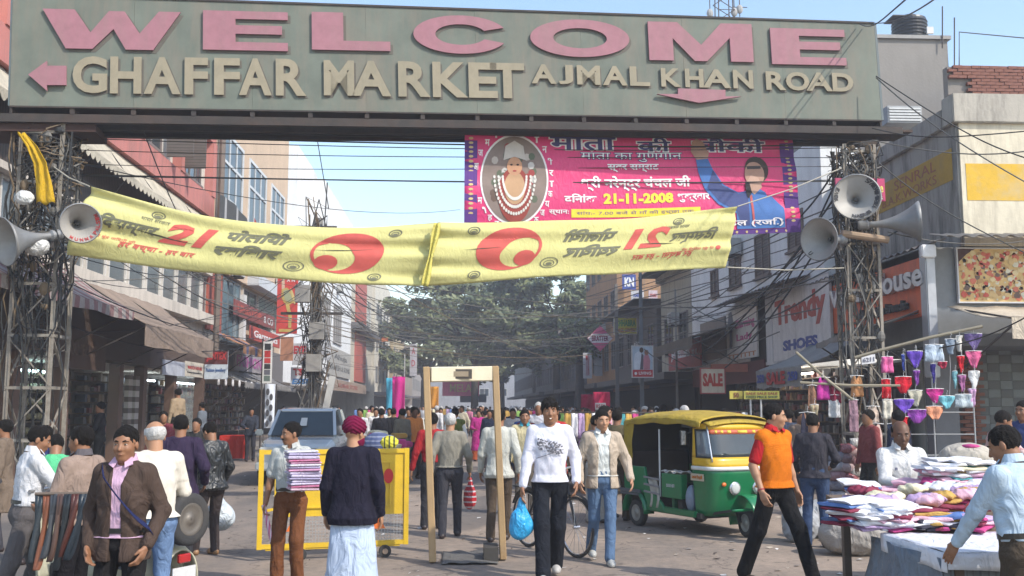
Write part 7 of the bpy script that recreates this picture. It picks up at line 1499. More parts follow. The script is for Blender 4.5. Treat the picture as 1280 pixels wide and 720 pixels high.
for r_ in [('pink boxy panties next to the tower leg', 1101, 1117, 446, 466, 'boxy', (.60, .12, .30)), ('narrow blue underwear hanging on a black strap', 1126, 1131, 443, 464, 'narrow', (.05, .08, .32)), ('large purple blue triangular briefs high on the pole', 1133, 1154, 439, 460, 'brief', (.10, .05, .35)), ('pale blue printed shorts in the middle of the pole', 1155, 1180, 431, 454, 'trunk', (.42, .50, .60)),
           ('grey blue narrow briefs right of the pale shorts', 1180, 1196, 424, 443, 'narrow', (.20, .25, .32)), ('white slip hanging near the pole end', 1194, 1204, 420, 440, 'narrow', (.60, .58, .54)), ('dark violet briefs with a white tag at the pole end', 1205, 1228, 417, 438, 'brief', (.11, .08, .20)),
           ('red boxy slip by the tower leg', 1101, 1114, 474, 498, 'boxy', (.48, .02, .03)), ('bright red heart shaped briefs', 1118, 1140, 471, 494, 'hip', (.46, .015, .03)), ('small violet string panties under the purple briefs', 1141, 1150, 463, 482, 'narrow', (.20, .06, .30)), ('thin dark blue panties below the pale shorts', 1163, 1170, 455, 479, 'narrow', (.05, .04, .22)), ('dark red small briefs on a hanger beneath the shorts', 1172, 1184, 452, 462, 'hip', (.30, .03, .06)),
           ('red narrow slip between grey and white briefs', 1196, 1206, 445, 466, 'narrow', (.48, .02, .03)), ('pink printed briefs with white trim under the pole end', 1206, 1228, 439, 460, 'brief', (.50, .10, .22)), ('small light blue hanging briefs', 1190, 1197, 464, 486, 'narrow', (.20, .42, .48)), ('mauve small briefs beside the light blue ones', 1197, 1208, 469, 490, 'narrow', (.32, .12, .26)), ('white narrow briefs near the right end of the rack', 1210, 1225, 464, 488, 'brief', (.62, .62, .62)),
           ('cream lace briefs between red heart and magenta', 1134, 1154, 488, 508, 'brief', (.42, .40, .32)), ('magenta briefs with a white tag in the middle row', 1157, 1180, 486, 504, 'brief', (.42, .03, .20)), ('deep purple blue wide briefs in the lower row', 1117, 1143, 499, 517, 'brief', (.13, .06, .40)), ('light turquoise briefs in the lower row', 1172, 1194, 495, 511, 'brief', (.16, .42, .50)), ('pale grey blue trunks at the lower row right', 1193, 1216, 493, 511, 'trunk', (.40, .46, .50)), ('white net briefs at the lower right end', 1210, 1221, 486, 509, 'narrow', (.5, .3, .48)),
           ('violet wide panties at the bottom row', 1134, 1158, 512, 531, 'hip', (.22, .05, .30)), ('orange printed panties at the bottom row', 1157, 1179, 508, 526, 'hip', (.62, .27, .16)), ('small red slip dangling lowest', 1126, 1136, 521, 541, 'narrow', (.48, .02, .03)), ('long cream slip hanging by the tower leg', 1102, 1117, 500, 524, 'boxy', (.52, .49, .42))]:
    garment(*r_[:7], Y=16.3 if r_[3] < 470 else 16.25)
for k, (px, y0, y1) in enumerate(((1109, 443, 500), (1131, 436, 521), (1145, 432, 463), (1168, 428, 508), (1186, 424, 495), (1201, 420, 493), (1217, 416, 486))):
    m = MB(); m.tube([at(px, y0, 16.32), at(px+2, (y0+y1)/2, 16.3), at(px+1, y1, 16.32)], .004, 4); tag(m.build('hanging_string', mat('string', (.4, .4, .42))), 'thin string linking the hanging garments in a column below the pole', 'string', 'strings of hanging garments')
# goods dangling around the right tower: packets in columns, scarves, ladies tops
GP2 = 'packets and scarves hung around the right tower'
rr = random.Random(17)
for j, (px, y0, n, lb, pal) in enumerate(((1060, 555, 9, 'column of dark red plastic packets hanging left of the tower', [(.22, .05, .06), (.35, .25, .25), (.12, .05, .06)]), (1045, 565, 7, 'column of mixed plastic packets beside the man in the dark shirt', [(.3, .3, .34), (.12, .12, .16), (.25, .12, .14)]), (1072, 548, 9, 'column of reddish brown packets in front of the tower foot', [(.24, .07, .07), (.34, .20, .18), (.4, .38, .36)]))):
    t = thing('packet_column', lb, 'packets', at(px, y0, 15.6), 0, GP2); z = 0
    for i in range(n):
        w_, h_ = .26, .14; m = MB(); m.grid(lambda u, v: ((u-.5)*w_+.01*math.sin(v*5+i), -.05*math.sin(math.pi*u)*math.sin(math.pi*v), z-h_*v), 5, 4); o = m.build('packet', mat('packet', pal[(i*2+j) % 3], rough=.25, wrinkle=.9, dirt=.3, dirtcol=(.5, .45, .45)), t, smooth=True, solid=.03); z -= h_+.012; o.rotation_euler = (0, rr.uniform(-.08, .08), 0)
for r_ in [('magenta blouse hanging above the grey trousers left of the tower', 1019, 1038, 472, 500, 'vest', (.42, .04, .26)), ('maroon blouse hanging near the slanted poles', 1036, 1052, 480, 504, 'vest', (.20, .02, .05)), ('light grey long shorts hanging left of the tower', 1034, 1051, 494, 522, 'boxy', (.42, .42, .43)), ('brown printed top hanging beside the sale awning', 1008, 1022, 482, 512, 'vest', (.22, .12, .08)), ('mauve plastic wrapped saree hanging in the tower', 1060, 1074, 500, 540, 'boxy', (.26, .16, .20)),
           ('black shirt hanging behind the dark shirted man', 998, 1020, 516, 556, 'vest', (.03, .03, .05)), ('beige bag hanging on the tower front', 1082, 1100, 508, 528, 'vest', (.45, .36, .30)), ('pale pink round wrapped cloth hung on the tower', 1082, 1106, 530, 575, 'vest', (.48, .34, .30)), ('dark navy coat hanging right of the tower', 1108, 1122, 530, 570, 'boxy', (.02, .03, .06)), ('red and white stoles hanging low by the tower', 1090, 1106, 565, 600, 'narrow', (.42, .03, .04)), ('orange tinted blouse hanging among the tower goods', 1062, 1080, 470, 496, 'vest', (.45, .22, .10)), ('white cloth hanging beside the tower leg', 1078, 1090, 575, 610, 'narrow', (.55, .53, .5)), ('small cream garment hanging left of the grey shorts', 1012, 1024, 506, 540, 'narrow', (.40, .33, .22))]:
    garment(*r_[:7], Y=15.7, group=GP2)
for i, (a, b, lb) in enumerate(((at(995, 440, 15.9), at(1060, 495, 15.6), 'upper slanted bamboo stick with goods left of the tower'), (at(1008, 452, 15.8), at(1066, 500, 15.5), 'lower slanted bamboo stick beside the sale awning'), (at(1000, 478, 15.7), at(1125, 482, 15.6), 'horizontal stick carrying hung tops at the tower'))):
    m = MB(); m.tube([a, a.lerp(b, .5)+Vector((0, 0, -.02)), b], .02, 6); tag(m.build('bamboo_stick', mat('bamboo', (.24, .21, .15))), lb, 'stick')
p = at(1071, 449, 16.9)
signboard('small_sign', 'small white numbered plate tied to the right tower', at(1077, 456, 18.9), (1, .0, .12), (0, 0, 1), .28, .17, (.60, .60, .62), [('6211', .1, .25, .8, .5, (.15, .15, .2))], th=.01)
# yellow canopy boards of a far stall
signboard('canopy_sign', 'long yellow board on posts with dark writing behind the orange vested man', at(930, 499, 20.5), (1, 0, 0), (0, 0, 1), .75, .17, (.62, .55, .10), [('SALE SALE SALE', .06, .55, .88, .28, (.35, .05, .03)), ('FIXED PRICE SHOP', .06, .12, .88, .3, (.05, .1, .05))], th=.03); signboard('canopy_sign', 'short yellow board left of the long yellow one', at(912, 499, 20.6), (1, 0, 0), (0, 0, 1), .28, .17, (.45, .38, .06), [('50', .3, .2, .4, .6, (.2, .05, .03))], th=.03)
for px, lb in ((938, 'thin white post under the yellow board'), (951, 'second thin white post under the yellow board')): p = at(px, 500, 20.55); m = MB(); m.tube([(p.x, 20.55, 0), (p.x, 20.55, p.z+.1)], .02, 6); tag(m.build('post', mat('pale_tube', (.5, .5, .5))), lb, 'post')
# ================================================================ carts and goods down the street
def cart(label, x, y, w, l, seed, kind='clothes', rz=0):
    t = thing('street_cart', label, 'street cart', (x, y, 0), rz, 'carts heaped with goods down the street'); r = random.Random(seed)
    MB().box(-w/2, w/2, -l/2, l/2, .72, .78).build('deck', mat('wood', (.20, .14, .09)), t)
    for sx in (-1, 1):
        for sy in (-1, 1): wheel(t, (sx*w*.4, sy*l*.3, .27), .27, .05)
    for i in range(8): MB().box(-w/2+i*w/8+.01, -w/2+(i+1)*w/8-.01, -l/2-.02, -l/2, .5, .77).build('side_slat', mat('wood', (.22, .15, .09)), t) if i % 2 == 0 else None
    cols = list(ctex.values())
    for i in range(16):
        m = folded_mesh(r.randrange(5), .34, .3, .10+.12*r.random()); o = m.build('goods', r.choice(cols), t, smooth=True, fix=False); o.location = (r.uniform(-.42, .42)*w, r.uniform(-.42, .42)*l, .78+r.choice((0, .1, .2))); o.rotation_euler = (0, 0, r.random()*3)
    if kind == 'rack':
        for sx in (-1, 1): MB().tube([(sx*w*.48, -l*.4, .78), (sx*w*.48, -l*.4, 1.62)], .015, 6).build('rack_post', IRON, t)
        MB().tube([(-w*.48, -l*.4, 1.6), (w*.48, -l*.4, 1.6)], .012, 6).build('rack_rail', IRON, t)
        for i in range(9): m = MB(); x_ = -w*.44+i*w*.11; hh = r.uniform(.4, .65); m.grid(lambda u, v: (x_+(u-.5)*w*.10, -l*.4-.03*math.sin(u*6+v*4), 1.58-hh*v), 4, 5); m.build('hung_cloth', r.choice(cols), t, smooth=True, solid=.01)
    return t
cart('cart with hanging scarves behind the two young men', at(722, 560, 21.5).x, 21.5, 1.3, 1.8, 1, 'rack'); cart('cart with a white topped rack left of the auto rickshaw', at(775, 560, 20).x, 20.2, 1.3, 1.9, 2, 'rack', .3); cart('clothes cart behind the roof of the auto rickshaw', at(840, 540, 24).x, 24, 1.7, 2.2, 3, 'clothes')
cart('goods cart at the right kerb beyond the yellow boards', at(905, 540, 23).x, 23.6, 1.4, 1.8, 4, 'rack'); cart('blue cloth cart by the crowd at left of the street', at(478, 540, 22).x, 22.8, 1.1, 1.4, 5); cart('cart of pink cloth among the distant crowd', at(660, 540, 33).x, 33, 1.6, 2, 6, 'rack'); cart('cart at the left kerb in front of the distant shops', at(470, 530, 40).x, 40, 1.6, 2, 7, 'rack')
cart('distant cart in the middle of the street', at(560, 525, 52).x, 52, 1.6, 2, 8, 'rack')
# roof load on the three wheeler: folded red and grey bundle behind it
signboard('price_board', 'small white price board above the carts', at(744, 512, 24), (1, 0, 0), (0, 0, 1), .26, .16, (.6, .58, .58), [('RS.50', .1, .2, .8, .6, (.4, .05, .05))], th=.01)
RTb = thing('red_table', 'low table under a bright red cloth outside the left shops', 'table', (at(295, 560, 33.0).x, 33.0, 0)); m = MB(); m.grid(lambda u, v: ((u-.5)*.9*(1+.06*v*math.sin(u*20)), -.35-.03*math.sin(u*24)*v, .78-.72*v), 20, 5); m.box(-.45, .45, -.35, .35, .76, .79); m.build('table_cloth', cloth((.46, .03, .02)), RTb, smooth=False, solid=.01)
for sx in (-.4, .4): MB().box(sx-.02, sx+.02, -.3, .3, 0, .755).build('leg', IRON, RTb)
lump('yellow_bag', 'yellow patterned bag standing on the barricade top line in the crowd', 'bag', at(487, 553, 17), (.15, .08, .10), mat('yellow_print', (.55, .50, .03), rough=.6, stripes=(0, .08, (.05, .06, .02), .35)), 6, .010, .03); lump('blue_goods', 'stack of dark blue folded jeans beside the yellow bag', 'clothes', at(472, 556, 17.5), (.26, .2, .22), mat('denim', (.05, .07, .16), stripes=(2, .07, (.2, .22, .3), .25)), 7, .014, .01)
for (px, Y_, col, lb, hh) in ((498, 40, (.50, .03, .22), 'tall magenta cloth hung beside the far left shops', 2.2), (490, 42, (.08, .38, .55), 'turquoise cloth hung beside the magenta one', 1.4), (543, 60, (.55, .24, .03), 'orange cloth hung seen through the left side of detector frame', 1.3), (735, 36, (.36, .03, .07), 'bright red cloth hung by the grey pole', .7), (752, 30, (.45, .03, .09), 'magenta cloth hung above the auto rickshaw', .45)):
    p = at(px, 500, Y_); m = MB(); m.grid(lambda u, v: (p.x+(u-.5)*.5, Y_+.06*math.sin(u*9+v*3), (2.9 if px < 700 else 2.15)-hh*v), 8, 8); tag(m.build('hanging_cloth', cloth(col), None, smooth=True, solid=.01), lb, 'cloth')
# ================================================================ people
def px_x(px, Y): return at(px, 508, Y).x
def who(label, px, Y, yaw, **k): return person(label, (px_x(px, Y), Y, k.pop('z', 0)), R(yaw), **k)
def hand(root, inf, i, off=(0, 0, 0)):
    d = (inf['arms'][i][2]-inf['arms'][i][1]).normalized(); p = (inf['arms'][i][2]+d*.11)*inf['s']+Vector(off); return Matrix.Translation(root.location) @ Matrix.Rotation(root.rotation_euler.z, 4, 'Z') @ p
HANG = ((0.27, 0.05, 0.85), (-0.27, 0.02, 0.85)); WALK = ((0.25, 0.22, 0.88), (-0.25, -0.10, 0.87))
N_ = .0065
r1, i1 = who('man in a white shirt and grey trousers seen from behind at the left edge', 38, 8.7, -52, h=1.55, res=N_, top='shirt', topcol=(.56, .56, .58), legcol=(.10, .09, .09), legw=1.2, belt=(.02, .02, .02), feet=((.12, -.28, .0), (-.12, .22, 0)), hands=((.16, .42, 1.02), (-.25, .25, 1.0)), head=(R(-20), .25), lean=.10, collar=(.56, .56, .58), shoe=(.2, .14, .09), seed=2)
who('person in a bright green shirt partly hidden between two men at far left', 72, 9.8, 20, h=1.47, res=.009, top='shirt', topcol=(.09, .42, .20), face=False, lean=.25, head=(0, .5), seed=3)
r3, i3 = who('belt seller in a tan jacket holding a bunch of leather belts', 106, 7.9, 68, h=1.56, res=N_, top='jacket', topcol=(.27, .20, .165), legcol=(.012, .011, .014), hem=.90, hands=((.12, .30, 1.08), (-.14, .28, 1.03)), poles=((.5, -.8, -.3), (-.5, -.8, -.3)), head=(R(8), .12), collar=(.10, .09, .10), curl=1.0, seed=4, legw=1.2)
r4, i4 = who('man in a brown jacket over a pink shirt facing the viewer at left', 160, 6.6, 174, h=1.585, res=.006, build=.94, top='jacket', topcol=(.062, .042, .034), open_=.042, hem=.80, inner=(.52, .34, .46), collar=(.52, .34, .46), legcol=(.012, .011, .012), hands=((.20, .065, .90), (-.20, .065, .90)), poles=((.7, -1, 0), (-.7, -1, 0)), head=(R(4), .03), belt=(.01, .01, .01), fat=.92, seed=5)
r5, i5 = who('balding grey haired man in a cream sweater and blue jeans from behind', 196, 7.9, 24, h=1.60, res=N_, top='sweater', topcol=(.60, .56, .49), legcol=(.14, .22, .38), hairs='bald', haircol=HAIRG, hands=((.22, .28, .98), (-.22, .24, .98)), head=(R(14), .25), hem=.93, seed=6, fat=1.1, skincol='light')
who('man in a dark purple jacket seen from behind left of the leather jacket', 227, 10.8, 6, h=1.62, res=.008, top='jacket', topcol=(.030, .020, .045), legcol=(.03, .03, .035), fat=1.12, build=1.05, head=(R(10), .15), hands=((.26, .1, .95), (-.26, .1, .95)), seed=7)
r7, i7 = who('man in a black leather jacket carrying a white plastic bag', 268, 12.0, 42, h=1.53, res=.008, top='jacket', topmat=mat('leather_jacket', (.018, .02, .022), rough=.33, wrinkle=.8, bump=.1), legcol=(.045, .035, .035), shoe=(.24, .13, .06), hands=((.24, .14, .90), (-.2, .2, .95)), head=(R(12), .4), lean=.08, feet=((.1, .05, 0), (-.11, .18, 0)), seed=8)
r8, i8 = who('slim young seller in a pale shirt and rust brown trousers carrying packed shirts', 366, 9.9, 172, h=1.56, res=N_, top='shirt', topcol=(.42, .43, .41), sleeve='short', legcol=(.15, .058, .025), legw=1.15, belt=(.03, .02, .015), collar=(.42, .43, .41), hands=((.245, .06, .86), (-.22, .26, 1.06)), poles=((.4, -1, .1), (-.6, -.7, -.3)), head=(R(-48), .08), moustache=True, feet=((.10, .08, 0), (-.10, .02, 0)), curl=.9, seed=9, build=.94, fat=.93)
r9, i9 = who('elderly man in a maroon turban and navy coat over a pale blue kurta', 443, 8.6, -4, h=1.60, res=N_, build=1.04, fat=1.10, top='jacket', topcol=(.012, .011, .022), hem=.78, hairs='turban', haircol=cloth((.13, .006, .035), wrinkle=.2), beard=True, legs='salwar', legcol=(.42, .50, .62), head=(R(-24), .08), skincol='light', hands=((.25, .03, .86), (-.25, .06, .86)), shoe=(.03, .02, .02), seed=10)
# kurta skirt under the coat
F = Field((-.40, -.34, .20), (.40, .34, .95), .009); F.loft((0, 0, 0), np.eye(3), [(.26, .0, 0, .225, .165), (.6, 0, 0, .195, .145), (.84, 0, 0, .16, .10)], 2.2, k=0, noise=waves(21, .016, 26, 5, (1, 1, .12))); me = F.mesh('kurta', [cloth((.42, .50, .64), wrinkle=.7)]); put(bpy.data.objects.new('kurta', me), r9)
r10, i10 = who('white haired man in a grey green sweater walking away inside the detector frame', 563, 13.5, -3, h=1.62, res=.008, top='sweater', topcol=(.22, .205, .17), hairs='short', haircol=HAIRG, legcol=(.045, .045, .055), hands=((.27, .10, .90), (-.26, -.05, .88)), feet=((.10, .14, 0), (-.09, -.14, 0)), hem=.95, fat=1.05, seed=11, skincol='light')
who('man with a red sleeved shirt walking just left of the white haired man', 541, 14.4, 4, h=1.62, res=.010, face=False, top='shirt', topcol=(.30, .02, .025), legcol=(.03, .03, .035), hands=((.25, .05, .86), (-.30, -.02, .86)), seed=12)
r12, i12 = who('man in a light grey shirt walking away beside the right detector post', 624, 13.1, -6, h=1.69, res=.008, top='shirt', topcol=(.44, .44, .40), hem=.80, legcol=(.075, .055, .04), hands=((.25, .02, .87), (-.25, .12, .87)), feet=((.08, .12, 0), (-.10, -.10, 0)), seed=13)
r13, i13 = who('smiling young man in a white printed sweatshirt and black trousers', 687, 10.3, 176, h=1.79, res=.006, build=.97, fat=.92, top='sweater', topcol=(.62, .62, .70), hem=.90, hairs='full', smile=True, legcol=(.012, .014, .020), legw=1.2, shoe=(.42, .40, .38), hands=((.26, .12, .86), (-.25, .06, .90)), feet=((.07, .24, 0), (-.06, -.20, .03)), skincol='brown', head=(R(4), .02), seed=14, topname='sweatshirt')
r14, i14 = who('young man in an open beige jacket and blue jeans walking forward', 752, 11.3, 182, h=1.67, res=N_, top='jacket', topcol=(.40, .33, .26), open_=.075, hem=.82, inner=(.58, .60, .58), collar=(.55, .56, .54), legcol=(.085, .14, .235), shoe=(.40, .40, .38), feet=((.10, -.22, .04), (-.03, .26, 0)), hands=((.27, .10, .90), (-.30, .14, .92)), skincol='light', head=(R(8), .05), fat=.95, seed=15)
r19, i19 = who('man in an orange sweater vest over a red shirt walking to the right', 966, 9.8, 212, h=1.74, res=N_, build=.99, fat=.99, top='vest', topcol=(.66, .17, .012), topmat=mat('knit', (.66, .17, .012), rough=.95, var=.12, scale=30, bump=.8, bscale=110, spec=.1), sleeve='short', sleevecol=(.36, .015, .02), legcol=(.010, .010, .011), legw=1.15, hands=((.26, .06, .88), (-.25, .05, .86)), feet=((.14, -.30, .0), (-.10, .34, 0)), head=(R(38), .10), skincol='light', collar=(.36, .015, .02), seed=16, curl=.55)
r20, i20 = who('man in a dark shirt and blue jeans seen from behind near the stall', 1015, 12.3, -22, h=1.62, res=.008, top='shirt', topcol=(.035, .033, .042), hem=.88, legcol=(.04, .065, .13), hands=((.22, .25, 1.02), (-.22, .22, .96)), head=(R(-14), .2), seed=17, fat=1.05)
r21, i21 = who('bald vendor in a white embroidered shirt standing behind the heaped stall', 1126, 9.15, 176, h=1.68, res=N_, skincol='dark', top='shirt', topcol=(.58, .57, .56), hairs='bald', haircol=HAIR, collar=(.58, .57, .56), pelvis=(0, -.05, -.10), feet=((.15, .1, 0), (-.15, .1, 0)), hands=((.05, .30, 1.0), (-.05, .32, 1.01)), poles=((1, -.6, -.2), (-1, -.6, -.2)), head=(R(-6), .22), curl=1.1, seed=18)
r24, i24 = who('customer in a light blue shirt leaning over the white sheet at right edge', 1272, 5.95, 22, h=1.60, res=.006, top='shirt', topcol=(.40, .50, .60), legcol=(.06, .045, .032), legw=1.2, belt=(.02, .015, .01), hands=((.24, .22, .92), (-.22, .36, .90)), poles=((.5, -1, 0), (-.6, -.8, .1)), head=(R(25), .30), lean=.12, collar=(.40, .50, .60), skincol='brown', seed=19, fat=1.08, curl=.15)
# others around
who('young man in a cream jacket with a teal scarf behind the smiling man', 656, 16.2, 178, h=1.66, res=.010, top='jacket', topcol=(.46, .40, .24), collar=(.05, .25, .32), legcol=(.12, .1, .08), seed=22)
who('white haired man looking out behind the smiling man', 673, 21.5, 170, h=1.80, res=.012, top='shirt', topcol=(.55, .55, .60), haircol=HAIRG, face=False, seed=23)
who('man in a dark coat with a red and white scarf behind the jacket wearer', 756, 15.9, 250, h=1.72, res=.010, top='jacket', topcol=(.05, .05, .045), collar=(.5, .1, .12), legcol=(.05, .05, .05), seed=24)
who('man in an olive jacket seen from behind left of the auto rickshaw', 771, 15.3, -25, h=1.66, res=.010, face=False, top='jacket', topcol=(.10, .085, .05), legcol=(.07, .055, .04), seed=25)
who('shorter dark haired person just behind the jacket wearers shoulder', 744, 15.0, 10, h=1.58, res=.012, face=False, top='shirt', topcol=(.08, .07, .09), legcol=(.3, .28, .25), seed=26)
who('seated man in a pink striped shirt facing right at the stall rear', 1234, 12.2, 262, h=1.70, res=.009, top='shirt', topcol=(.50, .36, .34), topmat=mat('cloth', (.52, .38, .36), rough=.9, stripes=(0, .05, (.40, .20, .20), .4), wrinkle=.5, bump=0), pelvis=(0, 0, -.02), lean=.25, feet=((.15, .45, .42), (-.15, .45, .42)), hands=((.12, .48, 1.12), (-.12, .45, 1.1)), legcol=(.35, .25, .24), moustache=True, seed=27, head=(0, .1))
who('man in a dark blue shirt at the extreme right edge behind the stall', 1279, 12.6, 120, h=1.78, res=.010, top='shirt', topcol=(.04, .06, .16), seed=28, hands=((.1, .4, 1.15), (-.2, .3, 1.1)))
pL = px_x(1240, 12.4); MBx = thing('seat_ledge', 'low wooden ledge under the seated man at the stall rear', 'bench', (pL, 12.3, 0)); MB().box(-.5, .7, -.25, .35, .72, .80).build('seat', mat('wood', (.16, .11, .07)), MBx)
for x in (-.45, .65):
    for y in (-.2, .3): MB().box(x-.03, x+.03, y-.03, y+.03, 0, .719).build('leg', mat('wood', (.13, .09, .06)), MBx)
MB().box(-.5, .7, -.5, -.26, .36, .42).build('step', mat('wood', (.16, .11, .07)), MBx)
who('shopkeeper in black standing in the dark bangle shop doorway', 126, 22.3, 100, h=1.68, res=.012, top='shirt', topcol=(.015, .015, .018), face=False, z=.13, seed=29, legcol=(.02, .02, .02), hands=((.2, .3, 1.05), (-.2, .3, 1.05)))
who('man in a beige shirt standing on a step inside the shop by the glass', 222, 26.5, 60, h=1.72, res=.014, top='shirt', topcol=(.32, .24, .16), face=False, z=.45, seed=30, legcol=(.03, .03, .03))
who('man in a slate grey shirt looking into the shop window', 253, 29.5, 80, h=1.70, res=.014, top='shirt', topcol=(.13, .15, .18), face=False, z=.13, seed=31)
who('man in a dark suit leaning toward the red table', 314, 32.2, 200, h=1.68, res=.014, top='jacket', topcol=(.03, .035, .05), face=False, seed=32, lean=.15, hands=((.2, .35, 1.05), (-.1, .4, 1.0)), legcol=(.03, .03, .04))
who('small boyish figure outside the shop beside the dark jacket man', 196, 17.5, 150, h=1.45, res=.014, top='shirt', topcol=(.30, .10, .08), face=False, seed=33); who('man with folded arms in maroon among the left shop crowd', 205, 19.5, 200, h=1.62, res=.014, top='shirt', topcol=(.14, .03, .04), face=False, seed=34, hands=((.1, .3, 1.15), (-.1, .3, 1.15)))
who('dark man leaning at the shop counter between the two men in jackets', 247, 16.8, 170, h=1.52, res=.012, top='shirt', topcol=(.03, .03, .03), face=False, seed=35); who('person in navy blue standing behind the white shirted man at far left', 58, 11.5, 160, h=1.5, res=.012, top='shirt', topcol=(.03, .04, .12), face=False, seed=36); who('man in a brown shawl at the very left edge behind the tower foot', 8, 12.5, 100, h=1.55, res=.012, top='kurta', topcol=(.16, .12, .09), face=False, seed=37)
who('woman in a magenta sari walking past beyond the detector frame', 598, 32.0, 185, h=1.60, res=.014, top='sari', topcol=(.40, .03, .20), hem=.35, legs='skirt', legcol=(.42, .10, .04), hairs='bun', face=False, seed=38, hands=((.15, .25, 1.05), (-.2, .2, 1.0)))
who('man in an olive green vest over white sleeves walking away', 569, 22.0, -5, h=1.68, res=.012, top='vest', topcol=(.09, .11, .03), sleeve='long', sleevecol=(.6, .6, .6), face=False, seed=39)
who('woman in an orange shawl behind the magenta sari', 604, 34.5, 180, h=1.55, res=.016, top='sari', topcol=(.55, .24, .12), hem=.3, legs='skirt', legcol=(.4, .2, .1), hairs='bun', face=False, seed=40)
who('man in a navy jacket close beside the magenta sari', 612, 28.5, 170, h=1.62, res=.014, top='jacket', topcol=(.02, .025, .05), face=False, seed=41)
for a in ((450, 26.5, 175, (.55, .55, .58), 'white shirt with a dark waistcoat beside the turbaned man', (.1, .1, .1)), (470, 30.0, 182, (.60, .60, .62), 'bright white shirt above the barricade', (.2, .18, .15)), (477, 25.5, 8, (.018, .018, .024), 'black coat seen from behind above the barricade', (.03, .03, .03)), (492, 27.0, -10, (.022, .022, .026), 'second black coat just right of the first one', (.06, .06, .06)),
          (503, 23.5, 40, (.13, .12, .10), 'grey brown jacket turning his head right', (.06, .09, .16)), (511, 29.0, 175, (.45, .30, .24), 'peach shirt between the grey brown jacket and white pullover', (.1, .08, .07)), (521, 26.0, -35, (.58, .56, .50), 'white pullover and grey trousers with a shoulder strap', (.18, .17, .15)), (487, 33.0, 175, (.50, .44, .30), 'cream kurta far above the barricade', (.4, .38, .3)),
          (578, 40.0, 10, (.05, .10, .22), 'bright blue jacket beyond the detector frame', (.05, .05, .06)), (551, 36.0, 180, (.14, .14, .15), 'grey jacket beyond the detector header', (.03, .03, .03)), (641, 25.0, 175, (.50, .47, .46), 'pale shirt just right of the detector frame', (.05, .05, .08)), (700, 27.0, 172, (.30, .06, .07), 'red pullover between the two young men', (.05, .05, .06)),
          (734, 21.5, 30, (.08, .08, .10), 'charcoal pullover right behind the smiling man', (.06, .06, .07)), (860, 22.5, 170, (.10, .09, .09), 'dark shirt behind the auto rickshaw roof', (.03, .03, .03)), (905, 20.5, 190, (.10, .12, .17), 'slate shirt under the yellow boards', (.04, .04, .05)), (985, 18.0, 20, (.04, .05, .08), 'navy shirt deep behind the orange vest man', (.03, .03, .04)), (1000, 16.2, 200, (.20, .15, .12), 'brown shirt among the hanging blouses', (.04, .04, .05)), (940, 24.5, 160, (.32, .30, .28), 'grey shirt beyond the yellow boards', (.04, .04, .05)), (1085, 15.2, 100, (.20, .05, .05), 'maroon shirt half hidden behind the packets', (.03, .03, .03)), (1122, 14.2, 30, (.02, .025, .05), 'navy coat behind the bald vendor', (.03, .03, .03))):
    who('person in a '+a[4], a[0], a[1], a[2], h=1.66, res=.013, top='shirt', topcol=a[3], legcol=a[5], hem=.88, face=False, seed=int(a[0]))

# ---- crowd: a few figures, copied with their parts and given clothes of their own
protos = []
for k, (yw, hd, gen) in enumerate(((0, WALK, 'm'), (0, HANG, 'm'), (0, ((.25, -.12, .87), (-.25, .24, .9)), 'm'), (0, HANG, 'w'), (0, WALK, 'c'))):
    r_, _ = person('x', (0, 0, 0), 0, h=1.68, res=.024, face=False, top='sari' if gen == 'w' else ('jacket' if gen == 'c' else 'shirt'), hem=.4 if gen == 'w' else .86, legs='skirt' if gen == 'w' else 'trousers', hairs='bun' if gen == 'w' else 'short', hands=hd, feet=((.1, .16*(k % 3-1), 0), (-.1, -.16*(k % 3-1), 0)), seed=50+k, topcol=(.5, .5, .5)); protos.append((r_, gen))
TC = {'white': (.58, .58, .60), 'pale blue': (.35, .43, .52), 'navy': (.025, .03, .06), 'black': (.018, .018, .02), 'grey': (.20, .20, .20), 'brown': (.13, .09, .06), 'maroon': (.18, .03, .04), 'red': (.42, .03, .03), 'cream': (.5, .45, .34), 'yellow': (.5, .36, .05), 'green': (.06, .16, .08), 'pink': (.5, .16, .26), 'orange': (.5, .18, .05), 'blue': (.05, .10, .28), 'khaki': (.24, .19, .12), 'teal': (.04, .18, .2)}
BC = {'black': (.02, .02, .02), 'grey': (.12, .12, .12), 'blue': (.05, .08, .16), 'brown': (.09, .06, .04), 'cream': (.4, .36, .28)}
cr = random.Random(77); used = set(); spots_ = []; made = 0
def place_word(px):
    return ('in front of the far left shops' if px < 455 else 'above the barricade end' if px < 530 else 'seen through the detector frame' if px < 622 else 'right of the detector frame' if px < 700 else 'left of the auto rickshaw' if px < 790 else 'beyond the auto rickshaw roof' if px < 900 else 'by the right hand stalls')
first = {id(p[0]): True for p in protos}; tries = 0
